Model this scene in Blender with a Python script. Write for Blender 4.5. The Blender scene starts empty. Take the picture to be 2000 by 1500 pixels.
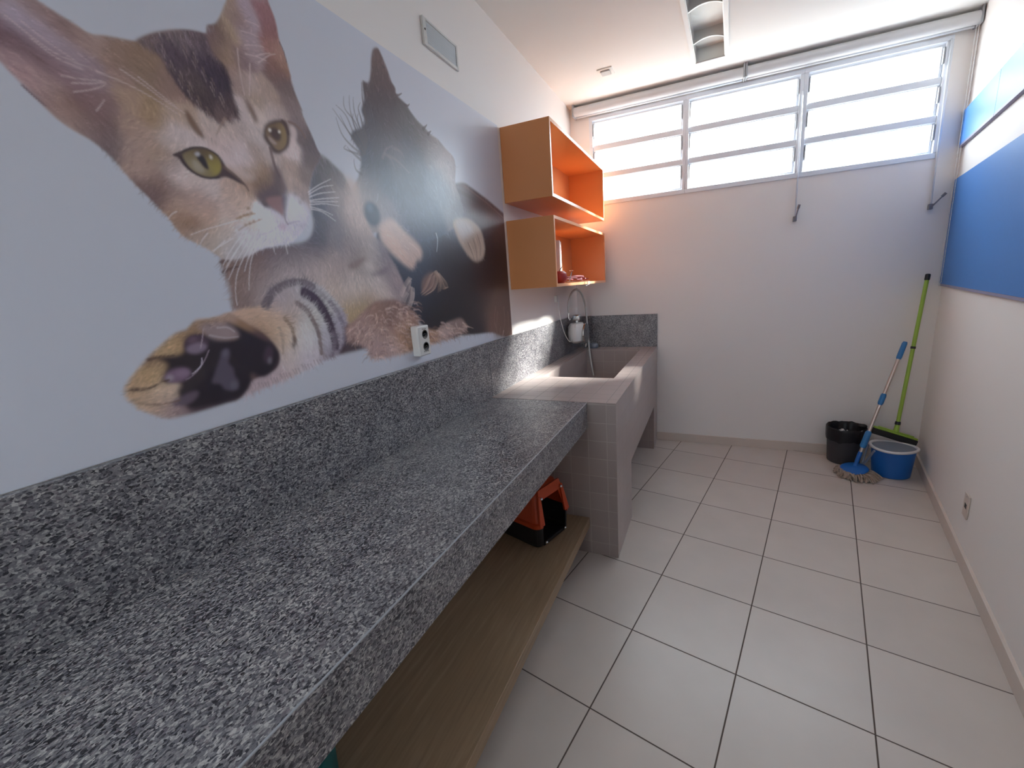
import bpy, bmesh, math, random
import numpy as np
from mathutils import Vector, Matrix
PI = math.pi
SC = bpy.context.scene
COL = SC.collection
rnd = random.Random(7)

# ------------------------------------------------------------------ helpers
class MB:
    """collects shapes and links them as ONE mesh object"""
    def __init__(s): s.bm = bmesh.new()
    def _faces(s, vs, fs, smooth=False):
        bv = [s.bm.verts.new(v) for v in vs]
        out = []
        for f in fs:
            try:
                fc = s.bm.faces.new([bv[i] for i in f]); fc.smooth = smooth; out.append(fc)
            except ValueError: pass
        return out
    def box(s, x0, x1, y0, y1, z0, z1, bevel=0.0, seg=2, M=None):
        vs = [(x0,y0,z0),(x1,y0,z0),(x1,y1,z0),(x0,y1,z0),(x0,y0,z1),(x1,y0,z1),(x1,y1,z1),(x0,y1,z1)]
        if M is not None: vs = [M @ Vector(v) for v in vs]
        fs = s._faces(vs, [(0,3,2,1),(4,5,6,7),(0,1,5,4),(1,2,6,5),(2,3,7,6),(3,0,4,7)])
        if bevel > 0:
            es = list({e for f in fs for e in f.edges})
            r = bmesh.ops.bevel(s.bm, geom=es, offset=bevel, segments=seg, profile=0.5, affect='EDGES')
            for f in r['faces']: f.smooth = True
        return s
    def prism(s, poly, z0, z1):
        n = len(poly)
        vs = [(p[0],p[1],z0) for p in poly] + [(p[0],p[1],z1) for p in poly]
        fs = [tuple(range(n))[::-1], tuple(range(n,2*n))] + [(i,(i+1)%n,n+(i+1)%n,n+i) for i in range(n)]
        s._faces(vs, fs); return s
    def quad(s, *v): s._faces(v, [tuple(range(len(v)))]); return s
    def tube(s, pts, r, n=12, cap=True, closed=False):
        pts = [Vector(p) for p in pts]; m = len(pts)
        rs = r if isinstance(r, (list, tuple)) else [r]*m
        rings = []; up = None
        for i in range(m):
            if closed: t = (pts[(i+1)%m]-pts[i-1])
            else: t = pts[min(i+1,m-1)]-pts[max(i-1,0)]
            if t.length < 1e-9: t = Vector((0,0,1))
            t.normalize()
            if up is None:
                a = Vector((0,0,1)) if abs(t.z) < .9 else Vector((1,0,0))
                up = a - t*a.dot(t)
            else: up = up - t*up.dot(t)
            up.normalize(); b = t.cross(up)
            rings.append([s.bm.verts.new(pts[i] + (up*math.cos(2*PI*k/n) + b*math.sin(2*PI*k/n))*rs[i]) for k in range(n)])
        for i in range(m if closed else m-1):
            A, B = rings[i], rings[(i+1)%m]
            for k in range(n):
                f = s.bm.faces.new((A[k],A[(k+1)%n],B[(k+1)%n],B[k])); f.smooth = True
        if cap and not closed:
            s.bm.faces.new(rings[0][::-1]); s.bm.faces.new(rings[-1])
        return s
    def lathe(s, prof, c=(0,0,0), n=40, sx=1.0, sy=1.0, M=None, close=False, rot=0.0):
        """prof: list of (radius, height); axis z through c"""
        rings = []
        for r, z in prof:
            ring = []
            for k in range(n):
                a = 2*PI*k/n
                x, y = r*sx*math.cos(a), r*sy*math.sin(a)
                x, y = x*math.cos(rot)-y*math.sin(rot), x*math.sin(rot)+y*math.cos(rot)
                v = Vector((x, y, z))
                if M is not None: v = M @ v
                ring.append(s.bm.verts.new(v + Vector(c)))
            rings.append(ring)
        m = len(rings)
        for i in range(m if close else m-1):
            A, B = rings[i], rings[(i+1)%m]
            for k in range(n):
                f = s.bm.faces.new((A[k],A[(k+1)%n],B[(k+1)%n],B[k])); f.smooth = True
        if not close:
            if prof[0][0] > 1e-6: s.bm.faces.new(rings[0][::-1])
            if prof[-1][0] > 1e-6: s.bm.faces.new(rings[-1])
        return s
    def ball(s, c, rx, ry=None, rz=None, n=20, M=None):
        ry = rx if ry is None else ry; rz = rx if rz is None else rz
        T = Matrix.Translation(c) @ (M if M is not None else Matrix()) @ Matrix.Diagonal((rx,ry,rz,1))
        r = bmesh.ops.create_uvsphere(s.bm, u_segments=n, v_segments=n//2+2, radius=1, matrix=T)
        for v in r['verts']:
            for f in v.link_faces: f.smooth = True
        return s
    def build(s, name, mat, parent=None, loc=None, sharp=35):
        bmesh.ops.remove_doubles(s.bm, verts=s.bm.verts, dist=1e-6)
        bmesh.ops.recalc_face_normals(s.bm, faces=s.bm.faces)
        off = Vector(loc) if loc is not None else Vector((0,0,0))
        if parent is not None: off = Vector(ORG.get(parent.name, (0,0,0)))
        if off.length > 0: bmesh.ops.translate(s.bm, verts=s.bm.verts, vec=-off)
        me = bpy.data.meshes.new(name); s.bm.to_mesh(me); s.bm.free()
        if any(p.use_smooth for p in me.polygons):
            flat = [not p.use_smooth for p in me.polygons]
            me.set_sharp_from_angle(angle=math.radians(sharp))
            for p, f in zip(me.polygons, flat):
                if f: p.use_smooth = False
        o = bpy.data.objects.new(name, me); COL.objects.link(o)
        if mat is not None: me.materials.append(mat)
        if parent is not None:
            o.parent = parent
            ORG[o.name] = ORG.get(parent.name, (0,0,0))
        elif loc is not None:
            o.location = loc; ORG[o.name] = tuple(loc)
        else: ORG[o.name] = (0,0,0)
        return o
ORG = {}
def tag(o, label=None, cat=None, group=None, kind=None):
    if label: o['label'] = label
    if cat: o['category'] = cat
    if group: o['group'] = group
    if kind: o['kind'] = kind
    return o
def thing(name, loc, label, cat, group=None, kind=None):
    o = bpy.data.objects.new(name, None); COL.objects.link(o)
    o.empty_display_size = .05; o.location = loc; ORG[o.name] = tuple(loc)
    return tag(o, label, cat, group, kind)

# ------------------------------------------------------------------ materials
def mat(name, col, rough=.5, metal=0.0, spec=.5, noise=0.0, nscale=20.0, bump=0.0, bscale=200.0, coat=0.0):
    m = bpy.data.materials.new(name); m.use_nodes = True
    nt = m.node_tree; b = nt.nodes['Principled BSDF']
    b.inputs['Base Color'].default_value = (*col, 1)
    b.inputs['Roughness'].default_value = rough
    b.inputs['Metallic'].default_value = metal
    b.inputs['Specular IOR Level'].default_value = spec
    b.inputs['Coat Weight'].default_value = coat
    tc = nt.nodes.new('ShaderNodeTexCoord')
    if noise > 0:
        n = nt.nodes.new('ShaderNodeTexNoise'); n.inputs['Scale'].default_value = nscale; n.inputs['Detail'].default_value = 5
        r = nt.nodes.new('ShaderNodeMapRange'); r.inputs['To Min'].default_value = 1-noise; r.inputs['To Max'].default_value = 1+noise
        mx = nt.nodes.new('ShaderNodeVectorMath'); mx.operation = 'SCALE'; mx.inputs[0].default_value = col
        nt.links.new(tc.outputs['Object'], n.inputs['Vector']); nt.links.new(n.outputs['Fac'], r.inputs['Value'])
        nt.links.new(r.outputs['Result'], mx.inputs['Scale']); nt.links.new(mx.outputs['Vector'], b.inputs['Base Color'])
    if bump > 0:
        n = nt.nodes.new('ShaderNodeTexNoise'); n.inputs['Scale'].default_value = bscale; n.inputs['Detail'].default_value = 3
        bp = nt.nodes.new('ShaderNodeBump'); bp.inputs['Strength'].default_value = bump; bp.inputs['Distance'].default_value = .002
        nt.links.new(tc.outputs['Object'], n.inputs['Vector']); nt.links.new(n.outputs['Fac'], bp.inputs['Height'])
        nt.links.new(bp.outputs['Normal'], b.inputs['Normal'])
    return m

class NT:
    """small node-graph writer"""
    def __init__(s, name):
        s.m = bpy.data.materials.new(name); s.m.use_nodes = True; s.t = s.m.node_tree
        s.b = s.t.nodes['Principled BSDF']
    def n(s, typ, **kw):
        nd = s.t.nodes.new('ShaderNode'+typ)
        for k, v in kw.items(): setattr(nd, k, v)
        return nd
    def l(s, a, b): s.t.links.new(a, b)
    def math(s, op, a, b=None, c=None):
        nd = s.n('Math', operation=op)
        for i, v in enumerate((a, b, c)):
            if v is None: continue
            if isinstance(v, (int, float)): nd.inputs[i].default_value = v
            else: s.l(v, nd.inputs[i])
        return nd.outputs[0]
    def ramp(s, fac, stops, interp='LINEAR'):
        nd = s.n('ValToRGB'); cr = nd.color_ramp; cr.interpolation = interp
        while len(cr.elements) > 1: cr.elements.remove(cr.elements[-1])
        cr.elements[0].position = stops[0][0]; cr.elements[0].color = (*stops[0][1], 1)
        for p, c in stops[1:]:
            e = cr.elements.new(p); e.color = (*c, 1)
        s.l(fac, nd.inputs[0]); return nd.outputs[0]
    def mix(s, fac, a, b, blend='MIX'):
        nd = s.n('Mix', data_type='RGBA', blend_type=blend)
        for i, v in ((0, fac), (6, a), (7, b)):
            if isinstance(v, (int, float)): nd.inputs[i].default_value = v
            elif isinstance(v, tuple): nd.inputs[i].default_value = (*v, 1)
            else: s.l(v, nd.inputs[i])
        return nd.outputs[2]

def granite_material():
    g = NT('granite'); tc = g.n('TexCoord')
    mp = g.n('Mapping'); mp.inputs['Scale'].default_value = (1, .62, 1); g.l(tc.outputs['Object'], mp.inputs[0])
    wn = g.n('TexNoise'); wn.inputs['Scale'].default_value = 110; wn.inputs['Detail'].default_value = 2
    g.l(mp.outputs[0], wn.inputs['Vector'])
    va = g.n('VectorMath', operation='MULTIPLY_ADD'); va.inputs[1].default_value = (.010,)*3
    g.l(wn.outputs['Color'], va.inputs[0]); g.l(mp.outputs[0], va.inputs[2])
    v = g.n('TexVoronoi'); v.inputs['Scale'].default_value = 280; g.l(va.outputs[0], v.inputs['Vector'])
    sep = g.n('SeparateColor'); g.l(v.outputs['Color'], sep.inputs[0])
    nz = g.n('TexNoise'); nz.inputs['Scale'].default_value = 14; nz.inputs['Detail'].default_value = 3; g.l(tc.outputs['Object'], nz.inputs['Vector'])
    fine = g.n('TexNoise'); fine.inputs['Scale'].default_value = 420; fine.inputs['Detail'].default_value = 4; fine.inputs['Roughness'].default_value = .7
    g.l(mp.outputs[0], fine.inputs['Vector'])
    f1 = g.math('MULTIPLY_ADD', fine.outputs['Fac'], 1.1, -.55)
    f2 = g.math('MULTIPLY_ADD', nz.outputs['Fac'], .5, -.25)
    s_ = g.math('ADD', g.math('ADD', sep.outputs[0], f1), f2)
    c = g.ramp(s_, [(0.0,(.02,.02,.026)),(.17,(.055,.055,.068)),(.34,(.142,.139,.16)),(.62,(.215,.21,.224)),(.85,(.335,.33,.332)),(1.0,(.50,.49,.485))])
    # a few reddish-violet minerals
    red = g.math('GREATER_THAN', sep.outputs[1], .93)
    c2 = g.mix(g.math('MULTIPLY', red, .45), c, (.16,.12,.15))
    g.l(c2, g.b.inputs['Base Color'])
    g.b.inputs['Roughness'].default_value = .30
    g.b.inputs['Specular IOR Level'].default_value = .5
    bp = g.n('Bump'); bp.inputs['Strength'].default_value = .12; bp.inputs['Distance'].default_value = .0006
    g.l(s_, bp.inputs['Height']); g.l(bp.outputs['Normal'], g.b.inputs['Normal'])
    return g.m

def floor_material():
    g = NT('floor_tiles'); tc = g.n('TexCoord'); sp = g.n('SeparateXYZ'); g.l(tc.outputs['Object'], sp.inputs[0])
    T = TILE
    lines = []
    for ax in (0, 1):
        q = g.math('DIVIDE', sp.outputs[ax], T)
        fr = g.math('ABSOLUTE', g.math('SUBTRACT', g.math('FRACT', g.math('ADD', q, .5)), .5))   # distance to a joint
        mr = g.n('MapRange'); mr.inputs['From Min'].default_value = .0042; mr.inputs['From Max'].default_value = .0072
        mr.inputs['To Min'].default_value = 1; mr.inputs['To Max'].default_value = 0
        g.l(fr, mr.inputs['Value']); lines.append(mr.outputs[0])
    grout = g.math('MAXIMUM', lines[0], lines[1])
    # a tone of its own for every tile
    cx = g.math('FLOOR', g.math('DIVIDE', sp.outputs[0], T)); cy = g.math('FLOOR', g.math('DIVIDE', sp.outputs[1], T))
    cv = g.n('CombineXYZ'); g.l(cx, cv.inputs[0]); g.l(cy, cv.inputs[1])
    wn = g.n('TexWhiteNoise', noise_dimensions='3D'); g.l(cv.outputs[0], wn.inputs['Vector'])
    nz = g.n('TexNoise'); nz.inputs['Scale'].default_value = 5; nz.inputs['Detail'].default_value = 6; g.l(tc.outputs['Object'], nz.inputs['Vector'])
    k = g.math('ADD', g.math('MULTIPLY_ADD', wn.outputs['Value'], .05, .955), g.math('MULTIPLY_ADD', nz.outputs['Fac'], .16, -.08))
    base = g.n('VectorMath', operation='SCALE'); base.inputs[0].default_value = (.60,.535,.49); g.l(k, base.inputs['Scale'])
    c = g.mix(grout, base.outputs[0], (.10,.072,.06))
    g.l(c, g.b.inputs['Base Color'])
    g.l(g.math('MULTIPLY_ADD', grout, .5, .33), g.b.inputs['Roughness'])
    bp = g.n('Bump'); bp.inputs['Strength'].default_value = .6; bp.inputs['Distance'].default_value = .002
    g.l(g.math('SUBTRACT', 1.0, grout), bp.inputs['Height']); g.l(bp.outputs['Normal'], g.b.inputs['Normal'])
    return g.m

def wall_tile_material():
    """10 cm ceramic tiles laid on every face of the laundry sink"""
    g = NT('sink_tiles'); tc = g.n('TexCoord'); geo = g.n('NewGeometry')
    sp = g.n('SeparateXYZ'); g.l(tc.outputs['Object'], sp.inputs[0])
    sn = g.n('SeparateXYZ'); g.l(geo.outputs['True Normal'], sn.inputs[0])
    grout = None; cells = []
    for ax, off in ((0, .016), (1, -.0557), (2, .075)):
        q = g.math('DIVIDE', g.math('SUBTRACT', sp.outputs[ax], off), .1)
        fr = g.math('ABSOLUTE', g.math('SUBTRACT', g.math('FRACT', g.math('ADD', q, .5)), .5))
        mr = g.n('MapRange'); mr.inputs['From Min'].default_value = .012; mr.inputs['From Max'].default_value = .022
        mr.inputs['To Min'].default_value = 1; mr.inputs['To Max'].default_value = 0
        g.l(fr, mr.inputs['Value'])
        w = g.math('LESS_THAN', g.math('ABSOLUTE', sn.outputs[ax]), .5)
        li = g.math('MULTIPLY', mr.outputs[0], w)
        grout = li if grout is None else g.math('MAXIMUM', grout, li)
        cells.append(g.math('FLOOR', q))
    cv = g.n('CombineXYZ')
    for i in range(3): g.l(cells[i], cv.inputs[i])
    wn = g.n('TexWhiteNoise', noise_dimensions='3D'); g.l(cv.outputs[0], wn.inputs['Vector'])
    base = g.n('VectorMath', operation='SCALE'); base.inputs[0].default_value = (.365,.305,.292)
    g.l(g.math('MULTIPLY_ADD', wn.outputs['Value'], .07, .965), base.inputs['Scale'])
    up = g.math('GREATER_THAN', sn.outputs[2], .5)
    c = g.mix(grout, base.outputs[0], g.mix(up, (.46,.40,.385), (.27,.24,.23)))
    g.l(c, g.b.inputs['Base Color'])
    g.l(g.math('MULTIPLY_ADD', grout, .4, .3), g.b.inputs['Roughness'])
    bp = g.n('Bump'); bp.inputs['Strength'].default_value = .35; bp.inputs['Distance'].default_value = .001
    g.l(g.math('SUBTRACT', 1.0, grout), bp.inputs['Height']); g.l(bp.outputs['Normal'], g.b.inputs['Normal'])
    return g.m

def wood_material():
    g = NT('board_wood'); tc = g.n('TexCoord'); mp = g.n('Mapping'); mp.inputs['Scale'].default_value = (18, 1.1, 18); g.l(tc.outputs['Object'], mp.inputs[0])
    nz = g.n('TexNoise'); nz.inputs['Scale'].default_value = 4; nz.inputs['Detail'].default_value = 7; nz.inputs['Distortion'].default_value = .6; g.l(mp.outputs[0], nz.inputs['Vector'])
    c = g.ramp(nz.outputs['Fac'], [(.3,(.26,.175,.105)),(.55,(.315,.215,.13)),(.75,(.37,.26,.165))])
    g.l(c, g.b.inputs['Base Color']); g.b.inputs['Roughness'].default_value = .45
    return g.m

def glass_material():
    m = bpy.data.materials.new('window_glass'); m.use_nodes = True; t = m.node_tree; t.nodes.clear()
    o = t.nodes.new('ShaderNodeOutputMaterial'); tr = t.nodes.new('ShaderNodeBsdfTransparent'); gl = t.nodes.new('ShaderNodeBsdfGlossy')
    gl.inputs['Roughness'].default_value = .02; tr.inputs['Color'].default_value = (.97,.985,.98,1)
    mx = t.nodes.new('ShaderNodeMixShader'); mx.inputs[0].default_value = .04
    t.links.new(tr.outputs[0], mx.inputs[1]); t.links.new(gl.outputs[0], mx.inputs[2]); t.links.new(mx.outputs[0], o.inputs[0])
    return m
SKY, SUN, EXPOSURE = 6.0, 19.0, 1.06

# ------------------------------------------------------------------ measures (metres)
# x runs along the window wall from the left wall, y out of the window wall (negative = into the room), z up
H = 2.9376; TILE = .41; ANG = .20558
RWX = lambda y: 2.621 + .2084*y          # the right wall is not square to the window wall
YR = -5.4                                # rear of the room, behind the camera
ZS = .8852                               # top of counter and sink
CW = .5828                               # counter depth
SW, SY = .7296, -1.8557                  # sink width, near face of the sink

M = dict(
    wall=mat('wall_paint', (.85,.81,.785), .6, bump=.05, bscale=260, spec=.3),
    ceil=mat('ceiling_paint', (.86,.84,.81), .7, spec=.2),
    granite=granite_material(), floor=floor_material(), tile=wall_tile_material(), wood=wood_material(), glass=glass_material(),
    rod=mat('white_rod', (.82,.83,.86), .3),
    frame=mat('white_aluminium', (.78,.82,.88), .38, spec=.5),
    blind=mat('blind_fabric', (.62,.62,.63), .8),
    orange=mat('orange_laminate', (.70,.285,.105), .32, noise=.03, nscale=4),
    edge=mat('orange_edge_band', (.78,.38,.20), .3),
    blue_board=mat('blue_felt_board', (.048,.198,.55), .55, noise=.05, nscale=60),
    blue_gloss=mat('blue_gloss_board', (.10,.32,.80), .42, spec=.35),
    mauve=mat('board_edge', (.26,.24,.36), .5),
    skirting=mat('skirting_tile', (.66,.57,.51), .35, noise=.04, nscale=8),
    white=mat('white_plastic', (.78,.77,.76), .35),
    offwhite=mat('aged_white_plastic', (.68,.67,.65), .4),
    grey=mat('grey_plastic', (.36,.37,.39), .45),
    hole=mat('socket_grey', (.20,.19,.19), .6),
    dark=mat('dark_socket', (.05,.045,.045), .6),
    darkgrey=mat('charcoal_plastic', (.050,.045,.049), .5, noise=.08, nscale=30),
    black=mat('black_plastic', (.012,.012,.014), .4),
    bag=mat('black_bag_film', (.008,.007,.010), .42, spec=.4),
    paper=mat('white_paper', (.72,.72,.72), .8),
    bluep=mat('blue_plastic', (.010,.125,.46), .35),
    bluegrip=mat('blue_grip', (.03,.19,.46), .45),
    rimwhite=mat('bucket_rim_white', (.66,.66,.68), .35),
    inner=mat('wringer_grey', (.20,.235,.30), .45),
    alu=mat('brushed_pole', (.62,.52,.47), .32, metal=.75),
    chrome=mat('chrome', (.80,.82,.84), .16, metal=1.0),
    steel=mat('satin_steel', (.55,.56,.57), .3, metal=1.0),
    green=mat('green_pole', (.33,.50,.065), .4),
    yarn=mat('mop_yarn', (.36,.28,.23), .95, noise=.45, nscale=45),
    corange=mat('carrier_orange', (.50,.058,.012), .38),
    teal=mat('teal_plastic', (.0,.115,.125), .4),
    redtoy=mat('red_vinyl', (.42,.045,.04), .4),
    leash=mat('leash_webbing', (.16,.035,.05), .7),
    carton=mat('white_carton', (.80,.77,.76), .6),
    cartonred=mat('carton_red_print', (.66,.30,.30), .6),
    cord=mat('white_cord', (.70,.70,.70), .6),
    crank=mat('grey_metal_crank', (.23,.23,.26), .4, metal=.6),
    reflector=mat('lamp_reflector', (.66,.66,.64), .3, metal=.35),
    tube=mat('white_tube_glass', (.80,.80,.78), .3),
    sensor=mat('sensor_grey', (.50,.49,.48), .5),
    joint=mat('painted_highlight_grey', (.38,.40,.44), .3),  # pale grey for the highlight painted on the counter arris
    hose=mat('grey_hose', (.52,.51,.49), .35, metal=.3),
)

# ------------------------------------------------------------------ the setting
def structure(o): o['kind'] = 'structure'; return o
FLOOR = [(-.15,.15),(2.72,.15),(RWX(YR)+.1,YR-.1),(-.15,YR-.1)]
# floor: its own axes follow the tile grid
g0 = Vector((1.298,-.317,0)); Ri = Matrix.Rotation(ANG, 4, 'Z')
b = MB(); b.prism([tuple((Ri @ (Vector((x,y,0))-g0))[:2]) for x, y in FLOOR], -.1, 0)
fl = b.build('floor', M['floor']); fl.location = g0; fl.rotation_euler = (0,0,-ANG); structure(fl)

# ceiling with the opening for the recessed lamp (slightly turned against the walls)
LA = math.radians(-2.3); LC = Vector((1.104,-.287,H))
RL = Matrix.Translation(LC) @ Matrix.Rotation(LA, 4, 'Z')
LW, LL = .094, 1.25            # half width, length of the recess
hole = [tuple((RL @ Vector(v))[:2]) for v in ((-LW,0,0),(LW,0,0),(LW,-LL,0),(-LW,-LL,0))]
outer = [(-.15,.15),(2.72,.15),(2.72,YR-.1),(-.15,YR-.1)]
b = MB()
for i in range(4):
    j = (i+1) % 4
    o0, o1, h0, h1 = outer[i], outer[j], hole[i], hole[j]
    for z in (H, H+.16): b.quad((*o0,z),(*o1,z),(*h1,z),(*h0,z))
    b.quad((*h0,H),(*h1,H),(*h1,H+.16),(*h0,H+.16))
structure(b.build('ceiling', M['ceil']))

structure(MB().box(-.15,0, YR-.1,.15, 0,H).build('wall_left', M['wall']))
b = MB(); b.prism([(RWX(.15),.15),(RWX(.15)+.15,.15),(RWX(YR-.1)+.15,YR-.1),(RWX(YR-.1),YR-.1)], 0, H)
structure(b.build('wall_right', M['wall']))
RX0, RX1, RZ0, RZ1 = .03, .78, 1.35, 2.20             # window added behind the camera, only to give fill light
structure(MB().box(0,RX0, YR-.1,YR, 0,H).box(RX1,RWX(YR)+.05, YR-.1,YR, 0,H).box(RX0,RX1, YR-.1,YR, RZ1,H).box(RX0,RX1, YR-.1,YR, 0,RZ0).build('wall_rear', M['wall']))
k = .035
fill_w = thing('window_4', ((RX0+RX1)/2,YR-.05,RZ0), None, None, kind='structure')
MB().box(RX0,RX0+k, YR-.08,YR-.02, RZ0,RZ1).box(RX1-k,RX1, YR-.08,YR-.02, RZ0,RZ1).box(RX0+k,RX1-k, YR-.08,YR-.02, RZ1-k,RZ1).box(RX0+k,RX1-k, YR-.08,YR-.02, RZ0,RZ0+k).build('frame', M['frame'], fill_w)
MB().box(RX0+k,RX1-k, YR-.052,YR-.048, RZ0+k,RZ1-k).build('pane', M['glass'], fill_w)
WX0, WX1, WZ0, WZ1 = .165, 2.505, 2.135, 2.842      # the window opening
b = MB()
b.box(0,WX0, 0,.07, 0,H).box(WX1,2.66, 0,.07, 0,H).box(WX0,WX1, 0,.07, 0,WZ0).box(WX0,WX1, 0,.07, WZ1,H)
structure(b.build('wall_back', M['wall']))

b = MB().box(SW+.001, RWX(-.012)-.013, -.012,0, 0,.075, .003)
structure(b.build('baseboard_back', M['skirting']))
b = MB(); b.prism([(RWX(-.001)-.014,-.001),(RWX(-.001),-.001),(RWX(YR),YR),(RWX(YR)-.014,YR)], 0, .075)
structure(b.build('baseboard_right', M['skirting']))

# ------------------------------------------------------------------ windows: three frames, three sashes in each
def window(i, x0, x1, gx0, gx1):
    w = thing('window_%d' % i, ((x0+x1)/2, .02, WZ0), None, None, kind='structure')
    f = MB(); y0, y1 = -.008, .06
    f.box(x0,x1, y0,y1, WZ0,WZ0+.034, .003).box(x0,x1, y0,y1, WZ1-.03,WZ1, .003)
    f.box(x0,gx0-.016, y0,y1, WZ0+.034,WZ1-.03, .003).box(gx1+.016,x1, y0,y1, WZ0+.034,WZ1-.03, .003)
    for zc in (2.3755, 2.599): f.box(gx0-.016,gx1+.016, .002,.046, zc-.022,zc+.022, .003, 1)
    f.build('frame', M['frame'], w)
    for zb, zt in ((2.187,2.350),(2.400,2.573),(2.625,2.795)):
        tilt = Matrix.Translation((0,.026,zt)) @ Matrix.Rotation(math.radians(3.0), 4, 'X') @ Matrix.Translation((0,-.026,-zt))
        s = MB()
        for a in ((gx0-.014,gx1+.014,zt,zt+.012),(gx0-.014,gx1+.014,zb-.012,zb),(gx0-.014,gx0,zb,zt),(gx1,gx1+.014,zb,zt)):
            s.box(a[0],a[1], .012,.040, a[2],a[3], .002, 1, M=tilt)
        sa = s.build('sash', M['frame'], w)
        MB().box(gx0,gx1, .025,.029, zb,zt, M=tilt).build('pane', M['glass'], sa)
        for xs in (gx0-.012, gx1+.006):
            MB().box(xs,xs+.007, -.006,.013, (zb+zt)/2-.02,(zb+zt)/2+.075, .001, 1).build('stay_arm', M['grey'], sa)
    return w
window(1, WX0, .9375, .21, .900)
window(2, .9375, 1.715, .975, 1.675)
window(3, 1.715, WX1, 1.757, 2.455)

# ------------------------------------------------------------------ roller blinds under the ceiling
def blind(x0, x1, label, chain):
    t = thing('roller_blind', ((x0+x1)/2,-.06,2.89), label, 'blind', 'rolled up blinds over the window')
    MB().tube([(x0+.012,-.058,2.887),(x1-.012,-.058,2.887)], .036, 28).build('fabric_roll', M['blind'], t)
    for xs in (x0, x1-.012):
        MB().box(xs,xs+.012, -.095,0, 2.845,H, .002, 1).build('bracket', M['grey'], t)
    MB().tube([(x0+.015,-.03,2.852),(x1-.015,-.03,2.852)], .008, 10).build('bottom_bar', M['frame'], t)
    if chain:
        c = MB(); n = 46
        pts = [(2.583,-.052,2.88-(2.88-1.33)*k/n) for k in range(n+1)] + [(2.586,-.060,1.318),(2.590,-.068,1.33)] + [(2.5885,-.070,1.33+(2.88-1.33)*k/n) for k in range(1,n+1)]
        c.tube(pts, .0016, 6)
        for p in pts[::1]: c.ball(p, .0028, n=6)
        c.ball((2.586,-.060,1.312), .006, .006, .009, n=10)
        c.build('bead_chain', M['cord'], t)
    return t
blind(.045, 1.335, 'long pale roller blind rolled up under the ceiling over the left half of the windows', False)
blind(1.337, 2.596, 'rolled up roller blind with hanging bead chain in the corner by the blue boards', True)

# ------------------------------------------------------------------ crank rods of the louvre windows
def crank_rod(x, z0, z1, ang, label):
    t = thing('window_crank_rod', (x,-.012,z0), label, 'window crank')
    MB().tube([(x-.008,-.016,z1),(x,-.016,z0+.01)], .0052, 10).build('rod', M['frame'], t)
    MB().box(x-.012,x+.010, -.030,0, z0-.022,z0+.014, .003).build('gear_box', M['crank'], t)
    c, s = math.cos(ang), math.sin(ang)
    h = MB().tube([(x,-.034,z0-.006),(x+.055*c,-.040,z0-.006+.055*s),(x+.072*c,-.042,z0-.006+.072*s)], [.0048,.0045,.0045], 8)
    h.tube([(x+.072*c,-.036,z0-.006+.072*s),(x+.098*c,-.046,z0-.006+.098*s)], .0085, 10)
    h.build('crank_handle', M['crank'], t)
    return t
crank_rod(1.716, 1.850, 2.70, math.radians(80), 'thin window rod with grey upright crank handle between the middle and right windows')
crank_rod(2.496, 1.835, 2.82, math.radians(52), 'thin window rod with slanting grey crank handle beside the blue board')

# ------------------------------------------------------------------ granite counter with splashback
NY = -4.95
ct = thing('granite_countertop', (.3,(SY+NY)/2,0), 'long speckled grey granite countertop running along the mural wall', 'countertop')
MB().box(.022,CW-.001, NY,SY-.0015, ZS-.033,ZS-.0011, .0025).build('top_slab', M['granite'], ct)
MB().box(CW-.03,CW-.0012, NY,SY-.0015, .746,ZS-.0335, .002).build('front_apron', M['granite'], ct)
MB().box(CW-.0045,CW-.0002, NY,SY-.0018, ZS-.0042,ZS-.0008, .0012, 2).build('painted_highlight', M['joint'], ct)  # pale strip that paints a highlight along the counter's front arris
MB().box(.001,.0215, NY,-1.8405, ZS-.033,1.194, .0015).build('splashback', M['granite'], ct)
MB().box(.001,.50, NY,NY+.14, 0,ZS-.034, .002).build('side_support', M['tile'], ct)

# ------------------------------------------------------------------ tiled laundry sink with granite splashbacks
sk = thing('laundry_sink', (SW/2,SY/2,0), 'tiled masonry laundry sink on two legs under the orange shelves', 'sink')
hx0, hx1, hy0, hy1, hz = .125, .606, -1.300, -.178, .50
UZ = .39
b = MB()
def grid_face(b, xs, ys, z, skip):
    for i in range(len(xs)-1):
        for j in range(len(ys)-1):
            if (i,j) in skip: continue
            b.quad((xs[i],ys[j],z),(xs[i+1],ys[j],z),(xs[i+1],ys[j+1],z),(xs[i],ys[j+1],z))
X0 = .022; ly0, ly1 = -1.415, -.245
xs = [X0,hx0,hx1,SW]; ys = [SY,hy0,hy1,-.0215]
grid_face(b, xs, ys, ZS, {(1,1)})
for (p, q) in (((hx0,hy0),(hx1,hy0)),((hx1,hy0),(hx1,hy1)),((hx1,hy1),(hx0,hy1)),((hx0,hy1),(hx0,hy0))):
    b.quad((*p,hz),(*q,hz),(*q,ZS),(*p,ZS))
b.quad((hx0,hy0,hz),(hx1,hy0,hz),(hx1,hy1,hz),(hx0,hy1,hz))
YE = -.0215
for x in (X0, SW):      # long faces with the open span under the tank
    b.quad((x,SY,0),(x,ly0,0),(x,ly0,UZ),(x,SY,UZ)); b.quad((x,ly1,0),(x,YE,0),(x,YE,UZ),(x,ly1,UZ))
    b.quad((x,SY,UZ),(x,ly0,UZ),(x,ly1,UZ),(x,YE,UZ),(x,YE,ZS),(x,SY,ZS))
for y in (SY, YE): b.quad((X0,y,0),(SW,y,0),(SW,y,ZS),(X0,y,ZS))
for y in (ly0, ly1): b.quad((X0,y,0),(SW,y,0),(SW,y,UZ),(X0,y,UZ))
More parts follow.
